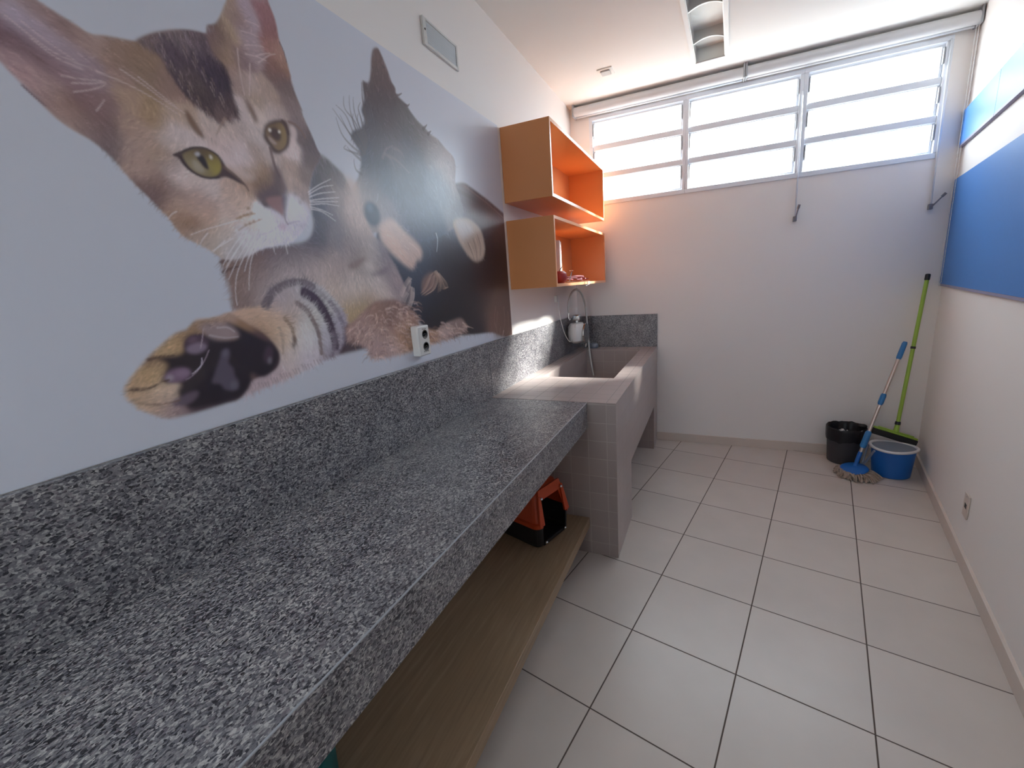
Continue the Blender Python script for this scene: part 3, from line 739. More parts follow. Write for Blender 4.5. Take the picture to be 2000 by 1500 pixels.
# ------------------------------------------------------------------ printed wall mural: a tabby kitten and a black and tan dog
# The print is drawn into an array in wall coordinates (y, z in millimetres) and carried by the colours of a fine mesh.
# R: area shaded from colour samples, P: soft filled patch, L: tapering hair or line, F: fur strokes inside an area
PRINT = [
    ["R",[-2041,1993,-1921,2017,-1847,2008,-1753,1990,-1657,1970,-1566,1947,-1462,1923,-1271,1889,-1357,1192,-1596,1200,-1744,1241,-1932,1257,-2085,1272,-2179,1270,-2300,1301,-2369,1344,-2488,1442,-2568,1507,-2605,1603,-2575,1753,-2366,1893,-2165,1999],6.8,[[-1924,1997,95,84,84],[-1801,1967,84,70,70],[-1630,1947,92,70,68],[-1508,1897,74,54,56],[-1761,1883,52,48,60],[-2060,1894,70,78,96],[-2312,1819,64,72,90],[-2456,1764,58,66,84],[-2415,1647,60,74,92],[-2530,1545,34,32,46],[-2326,1563,30,30,44],[-2114,1610,26,22,34],[-1731,1725,30,20,30],[-1700,1558,26,17,27],[-2054,1436,20,18,27],[-2245,1377,22,20,28],[-1920,1319,30,24,32],[-1544,1496,38,25,28],[-1476,1679,34,20,26],[-1634,1380,78,56,48],[-1455,1367,62,44,40],[-1655,1261,104,80,72],[-1515,1244,84,64,60]],95.5],
    ["F",[-2041,1993,-1921,2017,-1847,2008,-1753,1990,-1657,1970,-1566,1947,-1462,1923,-1271,1889,-1357,1192,-1596,1200,-1744,1241,-1932,1257,-2085,1272,-2179,1270,-2300,1301,-2369,1344,-2488,1442,-2568,1507,-2605,1603,-2575,1753,-2366,1893,-2165,1999],2600,44.3,[[-1803,1954,0.45,-0.89],[-1680,1672,0.26,-0.97],[-2258,1518,0.44,-0.9],[-1610,1317,-0.06,-1.0],[-2456,1764,0.28,-0.96],[-2431,1564,0.27,-0.96]],0.3,0.45],
    ["L",[-1982,1971,-1750,1941,-1544,1885],23.7,23.7,[70,56,58],0.4],
    ["L",[-1909,2002,-1690,1955,-1481,1897],12.3,8.2,[120,98,90],0.3],
    ["R",[-2482,2366,-2460,2382,-2445,2380,-2421,2346,-2405,2316,-2395,2294,-2377,2279,-2373,2257,-2320,2242,-2300,2226,-2255,2201,-2204,2186,-2170,2171,-2113,2165,-2056,2141,-1991,2116,-1982,2068,-1999,2000,-1961,1932,-1950,1861,-2082,1776,-2258,1718,-2436,1707,-2550,1737,-2594,1724,-2645,1728,-2672,1778,-2690,1809,-2684,1860,-2645,1909,-2624,1955,-2621,1992,-2634,2010,-2653,2033,-2639,2057,-2599,2077,-2575,2108,-2584,2138,-2564,2177,-2561,2226,-2556,2239,-2527,2246,-2509,2286,-2497,2331],5.0,[[-2466,2355,92,76,74],[-2490,2301,96,80,76],[-2448,2308,74,62,68],[-2472,2258,66,56,62],[-2467,2217,60,54,60],[-2491,2167,66,60,66],[-2559,2088,64,60,68],[-2441,2138,74,68,74],[-2344,2166,76,72,76],[-2246,2155,84,80,82],[-2139,2131,112,103,104],[-2065,2095,128,116,116],[-2012,2028,120,110,112],[-2515,2048,70,70,80],[-2585,1963,62,66,78],[-2433,2032,90,86,92],[-2334,2055,66,68,80],[-2354,1954,52,58,74],[-2482,1930,54,62,78],[-2603,1874,92,92,100],[-2662,1830,150,136,132],[-2134,1950,84,92,106],[-2237,1828,58,68,86],[-2416,1807,60,66,84],[-2515,1768,116,108,116],[-2018,1877,92,92,100],[-2602,1750,120,110,112]],49.9],
    ["F",[-2482,2366,-2460,2382,-2445,2380,-2421,2346,-2405,2316,-2395,2294,-2377,2279,-2373,2257,-2320,2242,-2300,2226,-2255,2201,-2204,2186,-2170,2171,-2113,2165,-2056,2141,-1991,2116,-1982,2068,-1999,2000,-1961,1932,-1950,1861,-2082,1776,-2258,1718,-2436,1707,-2550,1737,-2594,1724,-2645,1728,-2672,1778,-2690,1809,-2684,1860,-2645,1909,-2624,1955,-2621,1992,-2634,2010,-2653,2033,-2639,2057,-2599,2077,-2575,2108,-2584,2138,-2564,2177,-2561,2226,-2556,2239,-2527,2246,-2509,2286,-2497,2331],2600,37.4,[[-2474,2315,-0.05,-1.0],[-2467,2217,0.04,-1.0],[-2441,2138,0.69,-0.73],[-2213,2144,0.95,-0.31],[-2566,2052,-0.6,-0.8],[-2592,1927,-0.43,-0.9],[-2350,1974,0.67,-0.74],[-2074,2049,0.4,-0.92],[-2237,1828,0.49,-0.87],[-2509,1797,0.27,-0.96]],0.34,0.5],
    ["L",[-2599,1994,-2644,2032,-2686,2071,-2718,2101],12.4,1.2,[74,70,76],0.62],
    ["L",[-2597,2003,-2636,2047,-2663,2097,-2702,2117],12.5,1.3,[74,70,76],0.62],
    ["L",[-2589,2016,-2624,2062,-2639,2121,-2634,2168],12.8,1.3,[74,70,76],0.62],
    ["L",[-2581,2032,-2606,2078,-2620,2127,-2616,2168],13.0,1.3,[74,70,76],0.62],
    ["L",[-2610,1988,-2659,2006,-2694,2032,-2710,2079],12.4,1.2,[74,70,76],0.62],
    ["L",[-2593,2020,-2623,2086,-2663,2118,-2661,2156],12.7,1.3,[74,70,76],0.62],
    ["L",[-2579,2040,-2587,2096,-2599,2135,-2584,2162],13.2,1.3,[74,70,76],0.62],
    ["L",[-2615,1985,-2663,1985,-2694,1988,-2683,2000],12.5,1.2,[74,70,76],0.62],
    ["L",[-2590,2009,-2616,2052,-2633,2086,-2627,2114],12.9,1.3,[74,70,76],0.62],
    ["L",[-2628,1920,-2651,1929,-2656,1951,-2653,1965],12.7,1.3,[74,70,76],0.62],
    ["L",[-2624,1968,-2654,1981,-2671,1990,-2678,1998],12.6,1.3,[74,70,76],0.62],
    ["L",[-2585,2022,-2601,2068,-2610,2102,-2602,2121],13.1,1.3,[74,70,76],0.62],
    ["L",[-2598,1997,-2636,2024,-2663,2049,-2690,2091],12.6,1.3,[74,70,76],0.62],
    ["L",[-2577,2049,-2590,2086,-2593,2117,-2598,2138],13.2,1.3,[74,70,76],0.62],
    ["L",[-2566,2102,-2568,2143,-2570,2183,-2564,2233],13.3,1.3,[74,66,70],0.8],
    ["L",[-2523,2215,-2541,2229,-2555,2241],13.6,1.4,[74,66,70],0.8],
    ["L",[-2389,2252,-2363,2259,-2339,2274],15.6,1.6,[74,66,70],0.8],
    ["L",[-2331,2235,-2307,2240,-2296,2250],16.2,1.6,[74,66,70],0.8],
    ["L",[-2221,2177,-2195,2196,-2186,2205],17.6,1.8,[74,66,70],0.8],
    ["L",[-2186,2167,-2160,2186],18.0,1.8,[74,66,70],0.8],
    ["L",[-2436,2330,-2424,2331],14.7,1.5,[74,66,70],0.8],
    ["L",[-2502,2002,-2478,2036,-2433,2061],14.6,3.7,[118,110,114],0.28],
    ["L",[-2465,2017,-2414,2007,-2349,1978],15.4,3.8,[118,110,114],0.28],
    ["L",[-2487,2019,-2456,2005,-2438,1976],14.8,3.7,[118,110,114],0.28],
    ["L",[-2195,2138,-2188,2119,-2200,2096],17.8,4.5,[118,110,114],0.28],
    ["L",[-2429,2051,-2393,2049,-2372,2027],15.5,3.9,[118,110,114],0.28],
    ["P",[-2724,1886,-2672,1895,-2650,1852,-2653,1789,-2628,1726,-2687,1704,-2728,1735,-2751,1798],[156,140,134],14.6,0.85],
    ["P",[-2561,1803,-2559,1786,-2564,1769,-2575,1756,-2590,1748,-2606,1747,-2622,1752,-2634,1762,-2641,1777,-2642,1793,-2638,1809,-2628,1822,-2614,1830,-2598,1832,-2582,1828,-2569,1817],[46,58,74],9.0,0.95],
    ["P",[-2594,1817,-2594,1811,-2596,1805,-2600,1800,-2606,1797,-2613,1796,-2619,1797,-2623,1801,-2626,1806,-2626,1812,-2624,1818,-2620,1823,-2615,1826,-2608,1827,-2602,1825,-2597,1822],[84,100,118],8.9,0.6],
    ["R",[-3173,1621,-3119,1643,-2979,1660,-2904,1679,-2872,1724,-2871,1785,-2855,1862,-2808,1938,-2780,1940,-2754,1927,-2720,1906,-2706,1886,-2683,1844,-2662,1805,-2620,1727,-2574,1688,-2516,1614,-2472,1524,-2500,1464,-2637,1443,-2697,1411,-2777,1383,-2800,1386,-2877,1437,-3017,1481,-3112,1476,-3170,1484,-3170,1544,-3175,1577],7.3,[[-3164,1590,104,84,76],[-3109,1624,96,76,72],[-3048,1637,88,70,74],[-2983,1639,70,60,68],[-2910,1653,70,62,74],[-2857,1726,66,66,78],[-2802,1794,76,80,94],[-2817,1869,66,64,74],[-2759,1903,86,82,84],[-2776,1922,74,70,74],[-2995,1584,150,138,138],[-2921,1599,138,125,124],[-2891,1560,153,140,138],[-2801,1601,134,120,118],[-2747,1532,160,147,141],[-2624,1509,160,148,144],[-2741,1443,138,119,90],[-2662,1455,128,108,88],[-3140,1544,114,93,85],[-3162,1505,108,90,86],[-3089,1583,112,92,86],[-3070,1534,140,130,132],[-2738,1687,116,106,108],[-2701,1637,110,98,98],[-2650,1617,152,142,138],[-2588,1619,104,94,102],[-2528,1555,120,108,112],[-2700,1758,146,130,126],[-2713,1806,160,143,138],[-2752,1833,138,124,120],[-2857,1535,158,142,132],[-2938,1522,135,126,128],[-2787,1716,104,96,100]],36.3],
    ["F",[-3173,1621,-3119,1643,-2979,1660,-2904,1679,-2872,1724,-2871,1785,-2855,1862,-2808,1938,-2780,1940,-2754,1927,-2720,1906,-2706,1886,-2683,1844,-2662,1805,-2620,1727,-2574,1688,-2516,1614,-2472,1524,-2500,1464,-2637,1443,-2697,1411,-2777,1383,-2800,1386,-2877,1437,-3017,1481,-3112,1476,-3170,1484,-3170,1544,-3175,1577],5200,29.0,[[-3148,1570,-0.62,-0.79],[-3132,1516,-0.47,-0.88],[-2995,1584,-0.52,-0.85],[-2890,1568,-0.21,-0.98],[-2750,1515,-0.07,-1.0],[-2605,1603,0.59,-0.81],[-2809,1762,0.19,-0.98],[-2908,1661,0.99,-0.13],[-2713,1806,0.22,-0.98],[-3050,1626,-0.82,-0.57]],0.22,0.5],
    ["L",[-3177,1606,-3152,1614,-3124,1620],9.3,4.0,[72,52,50],0.7],
    ["L",[-3177,1581,-3154,1591,-3129,1597],9.3,4.0,[72,52,50],0.7],
    ["P",[-2755,1605,-2703,1627,-2665,1633,-2709,1599,-2739,1591],[104,86,80],6.2,0.7],
    ["P",[-2679,1602,-2639,1621,-2627,1599,-2657,1584],[166,158,154],11.0,0.35],
    ["P",[-2651,1575,-2593,1594,-2549,1600,-2583,1573,-2626,1566],[96,84,92],6.9,0.55],
    ["P",[-2740,1891,-2712,1901,-2756,1686,-2798,1667],[90,88,98],13.7,0.28],
    ["R",[-3274,1458,-3228,1468,-3195,1475,-3153,1485,-3102,1490,-3080,1517,-3045,1541,-3001,1554,-2948,1559,-2895,1543,-2843,1498,-2806,1448,-2801,1395,-2815,1347,-2843,1312,-2905,1304,-2987,1285,-3061,1273,-3112,1266,-3159,1260,-3188,1257,-3242,1260,-3249,1343],4.6,[[-3198,1461,150,126,112],[-3143,1469,166,138,118],[-3086,1457,170,142,118],[-3054,1424,166,140,116],[-3125,1418,110,84,66],[-3099,1401,140,116,98],[-3036,1392,168,150,134],[-2985,1385,170,166,168],[-2980,1320,160,152,160],[-3040,1331,160,148,146],[-3084,1286,150,134,138],[-3124,1280,146,130,136],[-2887,1388,150,148,156],[-2846,1383,132,124,136],[-2941,1507,148,144,148],[-3021,1503,140,130,134],[-2900,1472,152,150,150],[-3062,1498,140,126,130],[-2870,1317,120,112,124],[-2935,1443,160,156,152],[-3004,1464,150,136,130]],27.8],
    ["L",[-3082,1491,-3058,1518,-3021,1540,-2982,1551,-2941,1550,-2912,1537],31.1,22.8,[90,81,86],0.9750000000000001],
    ["L",[-2946,1519,-2916,1499,-2892,1465,-2876,1424,-2868,1382,-2863,1340],43.6,31.9,[63,50,63],1],
    ["L",[-2867,1385,-2865,1354,-2886,1313],22.7,16.6,[93,84,95],0.78],
    ["L",[-2981,1490,-2953,1467,-2934,1430,-2923,1389,-2925,1326],20.8,15.3,[104,90,90],0.9099999999999999],
    ["L",[-3031,1449,-3016,1423,-3011,1388],14.4,10.6,[118,97,81],0.9099999999999999],
    ["L",[-2855,1482,-2830,1440,-2818,1386,-2835,1329],23.2,17.0,[95,86,99],0.78],
    ["L",[-3054,1424,-3050,1391,-3057,1349],11.7,8.6,[126,108,95],0.65],
    ["L",[-2934,1538,-2889,1517,-2852,1475],16.1,11.8,[108,100,108],0.65],
    ["P",[-3007,1375,-3010,1368,-3013,1363,-3017,1359,-3021,1359,-3024,1361,-3025,1365,-3025,1372,-3023,1378,-3021,1385,-3017,1390,-3013,1394,-3010,1394,-3007,1392,-3005,1388,-3005,1382],[78,62,56],4.9,0.85],
    ["F",[-3274,1458,-3228,1468,-3195,1475,-3153,1485,-3102,1490,-3080,1517,-3045,1541,-3001,1554,-2948,1559,-2895,1543,-2843,1498,-2806,1448,-2801,1395,-2815,1347,-2843,1312,-2905,1304,-2987,1285,-3061,1273,-3112,1266,-3159,1260,-3188,1257,-3242,1260,-3249,1343],3600,21.6,[[-3169,1472,0.98,0.19],[-3086,1457,1.0,0.01],[-3008,1525,-0.43,0.9],[-2943,1499,0.7,0.71],[-2877,1437,0.97,0.24],[-2835,1381,0.98,-0.21],[-2901,1322,0.52,-0.86],[-2967,1382,0.08,-1.0],[-3055,1303,0.15,-0.99],[-3123,1287,-0.01,-1.0]],0.17,0.5],
    ["L",[-3147,1281,-3144,1266],2.9,0.9,[104,88,96],0.5],
    ["L",[-3138,1280,-3134,1264],2.9,0.9,[104,88,96],0.5],
    ["L",[-3129,1278,-3124,1262],3.0,0.9,[104,88,96],0.5],
    ["L",[-3120,1277,-3118,1261],3.0,0.9,[104,88,96],0.5],
    ["L",[-3109,1286,-3105,1270],3.0,0.9,[104,88,96],0.5],
    ["L",[-3100,1284,-3094,1268],3.1,0.9,[104,88,96],0.5],
    ["L",[-3091,1283,-3088,1267],3.1,0.9,[104,88,96],0.5],
    ["L",[-3079,1292,-3074,1275],3.1,0.9,[104,88,96],0.5],
    ["L",[-3069,1291,-3063,1274],3.2,0.9,[104,88,96],0.5],
    ["L",[-3060,1289,-3056,1273],3.2,1.0,[104,88,96],0.5],
    ["L",[-3050,1288,-3045,1271],3.2,1.0,[104,88,96],0.5],
    ["L",[-3037,1297,-3030,1280],3.3,1.0,[104,88,96],0.5],
    ["L",[-3027,1296,-3023,1279],3.3,1.0,[104,88,96],0.5],
    ["L",[-3017,1295,-3011,1277],3.3,1.0,[104,88,96],0.5],
    ["L",[-3004,1304,-2997,1286],3.4,1.0,[104,88,96],0.5],
    ["L",[-2993,1303,-2989,1286],3.4,1.0,[104,88,96],0.5],
    ["L",[-2982,1301,-2977,1284],3.4,1.0,[104,88,96],0.5],
    ["L",[-2971,1300,-2964,1282],3.5,1.0,[104,88,96],0.5],
    ["L",[-2958,1310,-2954,1292],3.5,1.1,[104,88,96],0.5],
    ["L",[-2946,1308,-2940,1291],3.6,1.1,[104,88,96],0.5],
    ["L",[-2935,1307,-2926,1289],3.6,1.1,[104,88,96],0.5],
    ["L",[-2920,1317,-2916,1299],3.6,1.1,[104,88,96],0.5],
    ["L",[-2909,1316,-2902,1298],3.7,1.1,[104,88,96],0.5],
    ["L",[-2896,1315,-2888,1296],3.7,1.1,[104,88,96],0.5],
    ["L",[-2884,1313,-2879,1295],3.8,1.1,[104,88,96],0.5],
    ["L",[-2869,1324,-2862,1305],3.8,1.2,[104,88,96],0.5],
    ["R",[-3182,1477,-3209,1471,-3247,1465,-3273,1462,-3289,1449,-3317,1441,-3343,1423,-3372,1402,-3398,1379,-3421,1356,-3433,1336,-3435,1319,-3427,1304,-3418,1288,-3401,1271,-3384,1258,-3369,1249,-3329,1246,-3282,1247,-3241,1249,-3209,1251,-3183,1270,-3164,1290,-3087,1309,-3069,1352,-3097,1408,-3147,1449],3.5,[[-3197,1465,136,112,98],[-3249,1454,120,98,80],[-3288,1433,122,98,74],[-3323,1422,142,116,86],[-3348,1400,150,124,92],[-3373,1381,112,90,72],[-3388,1355,152,126,92],[-3365,1349,150,125,94],[-3414,1343,142,116,92],[-3425,1323,146,120,94],[-3408,1307,150,128,108],[-3369,1308,158,136,118],[-3347,1314,162,142,126],[-3395,1279,150,126,108],[-3369,1261,140,120,116],[-3347,1264,112,94,98],[-3304,1258,70,56,64],[-3242,1260,56,44,54],[-3150,1436,120,92,70],[-3128,1405,70,52,54],[-3093,1356,60,44,52]],16.5],
    ["P",[-3199,1456,-3173,1444,-3144,1424,-3111,1399,-3084,1381,-3070,1355,-3075,1334,-3093,1311,-3121,1294,-3144,1301,-3159,1313,-3169,1281,-3187,1265,-3208,1254,-3243,1253,-3293,1253,-3324,1257,-3334,1273,-3340,1287,-3342,1307,-3332,1321,-3343,1331,-3362,1330,-3358,1354,-3348,1373,-3360,1385,-3374,1390,-3350,1393,-3324,1392,-3309,1398,-3299,1421,-3286,1432,-3259,1433,-3241,1426,-3221,1415,-3180,1412,-3181,1428,-3197,1444],[27,20,31],6.3,0.97],
    ["P",[-3255,1454,-3224,1457,-3195,1451,-3177,1435,-3172,1415,-3201,1410,-3238,1417,-3255,1435],[118,104,108],6.4,0.8],
    ["L",[-3243,1427,-3208,1416,-3174,1414],5.2,2.6,[150,140,146],0.5],
    ["L",[-3221,1444,-3196,1441,-3181,1428],5.2,2.6,[156,146,152],0.55],
    ["P",[-3250,1414,-3252,1405,-3258,1396,-3267,1390,-3278,1387,-3288,1388,-3297,1392,-3303,1399,-3305,1407,-3303,1416,-3298,1424,-3289,1430,-3279,1434,-3268,1434,-3259,1430,-3253,1423],[64,48,60],3.6,1.0],
    ["P",[-3256,1402,-3258,1397,-3263,1393,-3271,1390,-3280,1388,-3288,1389,-3295,1391,-3300,1395,-3302,1399,-3300,1404,-3295,1408,-3288,1411,-3279,1413,-3270,1413,-3263,1411,-3258,1407],[104,92,108],4.7,0.9],
    ["P",[-3272,1424,-3273,1421,-3275,1418,-3279,1416,-3283,1414,-3287,1414,-3291,1415,-3294,1416,-3295,1419,-3294,1422,-3292,1425,-3289,1427,-3285,1429,-3280,1429,-3276,1428,-3274,1427],[84,66,80],4.7,0.8],
    ["P",[-3303,1346,-3306,1340,-3312,1334,-3322,1329,-3333,1328,-3343,1328,-3352,1332,-3358,1337,-3360,1343,-3358,1349,-3352,1355,-3343,1359,-3332,1361,-3322,1361,-3312,1358,-3306,1353],[92,73,92],3.4,1.0],
    ["P",[-3341,1343,-3341,1340,-3343,1337,-3346,1336,-3349,1335,-3352,1335,-3355,1337,-3356,1339,-3357,1342,-3356,1344,-3355,1347,-3352,1348,-3349,1349,-3346,1349,-3343,1347,-3341,1345],[126,116,128],4.4,0.8],
    ["P",[-3307,1348,-3308,1344,-3312,1341,-3317,1339,-3323,1339,-3328,1339,-3333,1341,-3336,1344,-3337,1347,-3336,1350,-3333,1353,-3328,1355,-3322,1356,-3316,1355,-3311,1353,-3308,1351],[112,94,114],4.6,0.6],
    ["P",[-3353,1284,-3329,1295,-3302,1298,-3300,1287,-3318,1274,-3343,1271],[78,66,78],4.6,0.95],
    ["P",[-3223,1383,-3206,1387,-3206,1370,-3214,1352,-3205,1334,-3205,1313,-3199,1299,-3203,1280,-3218,1277,-3236,1286,-3245,1302,-3262,1309,-3255,1325,-3242,1348,-3231,1366],[68,62,76],5.2,0.95],
    ["P",[-3210,1375,-3212,1371,-3215,1368,-3218,1367,-3220,1367,-3222,1369,-3223,1372,-3223,1375,-3222,1379,-3220,1383,-3218,1386,-3215,1387,-3212,1387,-3210,1385,-3209,1382,-3209,1379],[84,78,92],3.9,0.6],
    ["P",[-3204,1287,-3206,1284,-3209,1281,-3213,1281,-3217,1281,-3219,1283,-3221,1287,-3222,1291,-3221,1295,-3219,1299,-3216,1301,-3212,1302,-3208,1301,-3206,1299,-3204,1296,-3203,1292],[82,78,90],5.3,0.6],
    ["P",[-3090,1349,-3094,1340,-3100,1333,-3106,1330,-3111,1330,-3116,1333,-3118,1339,-3118,1348,-3115,1357,-3111,1365,-3106,1372,-3100,1376,-3094,1376,-3090,1373,-3087,1367,-3087,1358],[56,42,56],6.0,0.9],
    ["P",[-3096,1335,-3097,1331,-3099,1328,-3102,1327,-3105,1327,-3107,1328,-3108,1331,-3108,1334,-3107,1338,-3106,1342,-3103,1344,-3101,1346,-3098,1346,-3096,1345,-3095,1342,-3095,1339],[98,92,104],4.5,0.7],
    ["L",[-3423,1332,-3407,1330,-3388,1329,-3365,1335,-3352,1338],7.3,3.1,[62,44,40],0.85],
    ["L",[-3380,1390,-3360,1394,-3330,1392],7.5,4.3,[66,48,44],0.8],
    ["L",[-3425,1309,-3402,1293,-3364,1284,-3340,1285],5.3,3.2,[96,74,62],0.6],
    ["L",[-3253,1448,-3259,1429,-3270,1399],1.7,1.4,[150,136,146],0.7],
    ["L",[-3253,1391,-3268,1368,-3286,1348,-3305,1335,-3317,1330],1.9,1.2,[122,108,122],0.8],
    ["L",[-3273,1374,-3277,1359,-3288,1349,-3301,1341],2.6,1.4,[160,152,166],0.8],
    ["F",[-3182,1477,-3209,1471,-3247,1465,-3273,1462,-3289,1449,-3317,1441,-3343,1423,-3372,1402,-3398,1379,-3421,1356,-3433,1336,-3435,1319,-3427,1304,-3418,1288,-3401,1271,-3369,1249,-3349,1255,-3342,1313,-3361,1333,-3353,1371,-3371,1390,-3323,1396,-3298,1428,-3264,1436,-3200,1452],1900,12.1,[[-3378,1358,-0.79,-0.62],[-3323,1420,-0.9,-0.44],[-3393,1290,-0.99,-0.11],[-3250,1447,-0.98,-0.22],[-3347,1314,-1.0,0.06],[-3125,1418,0.52,-0.86],[-3117,1316,0.27,-0.96]],0.22,0.5],
    ["R",[-3496,2070,-3421,2077,-3402,2066,-3385,2060,-3353,2049,-3333,2043,-3308,2051,-3278,2058,-3256,2064,-3246,2072,-3231,2085,-3203,2104,-3163,2126,-3131,2139,-3097,2148,-3091,2161,-3086,2170,-3066,2183,-3048,2208,-3032,2238,-3022,2256,-2989,2337,-2915,2395,-2899,2317,-2885,2274,-2882,2223,-2872,2194,-2867,2164,-2864,2139,-2865,2125,-2856,2095,-2845,2064,-2845,2048,-2833,2020,-2820,1992,-2808,1960,-2800,1938,-2833,1896,-2856,1854,-2870,1815,-2869,1785,-2881,1754,-2899,1722,-2930,1690,-2970,1665,-3013,1655,-3062,1643,-3102,1624,-3145,1613,-3173,1616,-3198,1634,-3214,1644,-3239,1657,-3257,1672,-3272,1702,-3287,1722,-3304,1744,-3317,1760,-3331,1780,-3345,1804,-3360,1822,-3378,1838,-3397,1848,-3419,1862,-3430,1875,-3443,1891,-3456,1910,-3469,1927,-3476,1938,-3502,1973],2.7,[[-3471,2040,130,112,116],[-3482,1990,96,74,82],[-3413,2055,125,105,105],[-3374,2045,116,94,93],[-3341,2032,132,110,105],[-3295,2019,118,96,86],[-3261,2013,112,90,76],[-3445,2024,140,130,145],[-3423,2008,135,120,132],[-3400,1994,132,118,128],[-3375,1978,128,112,120],[-3355,1968,120,102,108],[-3459,1989,92,70,78],[-3436,1978,98,75,80],[-3413,1968,105,82,88],[-3389,1947,115,92,98],[-3462,1948,130,108,112],[-3449,1925,142,112,114],[-3430,1919,130,110,112],[-3420,1906,136,112,106],[-3431,1887,120,98,100],[-3409,1892,114,86,74],[-3384,1904,100,76,80],[-3351,1915,108,85,86],[-3384,1873,103,82,79],[-3354,1867,93,74,76],[-3344,1843,84,72,76],[-3372,1855,116,96,96],[-3407,1870,142,120,115],[-3295,1981,120,98,92],[-3256,1996,115,95,82],[-3290,1944,135,112,98],[-3258,1945,125,103,80],[-3220,1983,114,91,84],[-3254,1915,128,105,84],[-3299,1882,130,108,98],[-3284,1866,140,118,108],[-3209,1939,145,125,112],[-3213,1898,162,148,148],[-3229,1873,152,137,132],[-3317,1843,132,112,106],[-3304,1821,138,115,105],[-3290,1798,140,118,110],[-3258,1831,140,118,100],[-3242,1815,166,152,152],[-3220,1792,166,150,147],[-3176,1786,160,145,142],[-3289,1761,98,78,76],[-3277,1743,84,64,65],[-3276,1785,108,86,80],[-3250,1824,96,76,68],[-3238,1760,122,102,96],[-3194,1759,140,118,112],[-3255,1731,152,127,114],[-3219,1736,147,122,110],[-3183,1731,150,125,115],[-3250,1706,125,98,78],[-3219,1695,120,92,73],[-3182,1705,150,125,110],[-3265,1687,130,105,92],[-3214,1668,140,122,112],[-3179,1665,150,136,126],[-3147,1698,162,147,140],[-3125,1738,158,138,130],[-3103,1779,155,132,122],[-3091,1759,167,144,130],[-3070,1807,138,113,98],[-3043,1834,122,97,76],[-3025,1815,98,76,66],[-3011,1797,80,66,70],[-3023,1857,126,102,80],[-2998,1855,118,96,82],[-2972,1847,96,78,74],[-3045,1868,163,148,148],[-3066,1886,166,151,153],[-3089,1905,160,142,142],[-3097,1927,157,139,134],[-3052,1951,145,130,128],[-3011,1950,155,142,140],[-2993,1929,150,138,138],[-3022,1896,134,116,110],[-2981,1892,150,135,132],[-3029,1994,155,140,140],[-3001,1993,166,151,146],[-3106,1942,150,135,130],[-3042,1735,186,184,190],[-3017,1711,176,174,184],[-3075,1718,174,162,156],[-3098,1677,167,162,167],[-3041,1667,168,165,175],[-2974,1683,168,165,178],[-2939,1711,160,155,168],[-2925,1778,172,170,178],[-2911,1750,150,145,158],[-2992,1731,168,161,173],[-3145,1645,150,145,148],[-3155,1660,156,143,136],[-3195,1645,146,132,124],[-2916,1879,140,120,112],[-2940,1843,152,134,127],[-2911,1820,140,122,116],[-2873,1873,108,93,90],[-2845,1919,88,75,78],[-2824,1953,80,68,74],[-2856,1977,82,69,72],[-2873,2001,102,87,90],[-2904,1934,167,152,152],[-2892,1806,130,115,115],[-3027,2067,125,105,100],[-3000,2065,152,134,130],[-2990,2044,130,112,98],[-2956,2068,140,120,112],[-2942,2060,135,115,105],[-2913,2121,96,76,75],[-2893,2102,92,77,78],[-2894,2062,106,90,90],[-2950,2025,152,137,134],[-2919,2021,140,124,122],[-2870,2036,108,93,94],[-2910,2138,112,80,74],[-3018,2233,130,110,98],[-3033,2181,138,118,100],[-3056,2171,92,72,69],[-3071,2131,103,83,76],[-3053,2130,128,106,90],[-3001,2218,116,96,96],[-2968,2245,140,124,134],[-2987,2190,136,119,126],[-2980,2157,132,114,118],[-3014,2129,110,90,92],[-2920,2268,122,86,90],[-2912,2235,116,80,82],[-2913,2197,126,90,86],[-2890,2191,137,107,97],[-2884,2168,122,92,80],[-3080,2147,95,75,78],[-2941,2340,140,124,134],[-2908,2346,122,88,92]],15.9],
    ["R",[-3253,2064,-3232,2082,-3204,2102,-3163,2124,-3132,2137,-3100,2145,-3094,2133,-3091,2112,-3077,2101,-3062,2090,-3057,2068,-3057,2045,-3056,2022,-3051,2000,-3054,1970,-3066,1976,-3081,1958,-3089,1962,-3105,1945,-3116,1954,-3127,1958,-3140,1964,-3153,1972,-3163,1979,-3173,1983,-3182,1993,-3190,2004,-3197,2017,-3205,2030,-3206,2044,-3218,2056,-3236,2060],5.0,[[-3229,2075,90,77,80],[-3159,2118,94,82,87],[-3113,2130,80,67,75],[-3200,2072,72,60,70],[-3182,2064,60,48,60],[-3147,2078,64,52,62],[-3115,2069,50,40,54],[-3194,2008,55,44,55],[-3147,2024,66,55,58],[-3166,2039,72,60,62],[-3097,2043,48,38,52],[-3133,1985,56,44,50],[-3081,2002,66,52,56],[-3102,1963,88,70,70],[-3150,1985,58,46,50]],16.4],
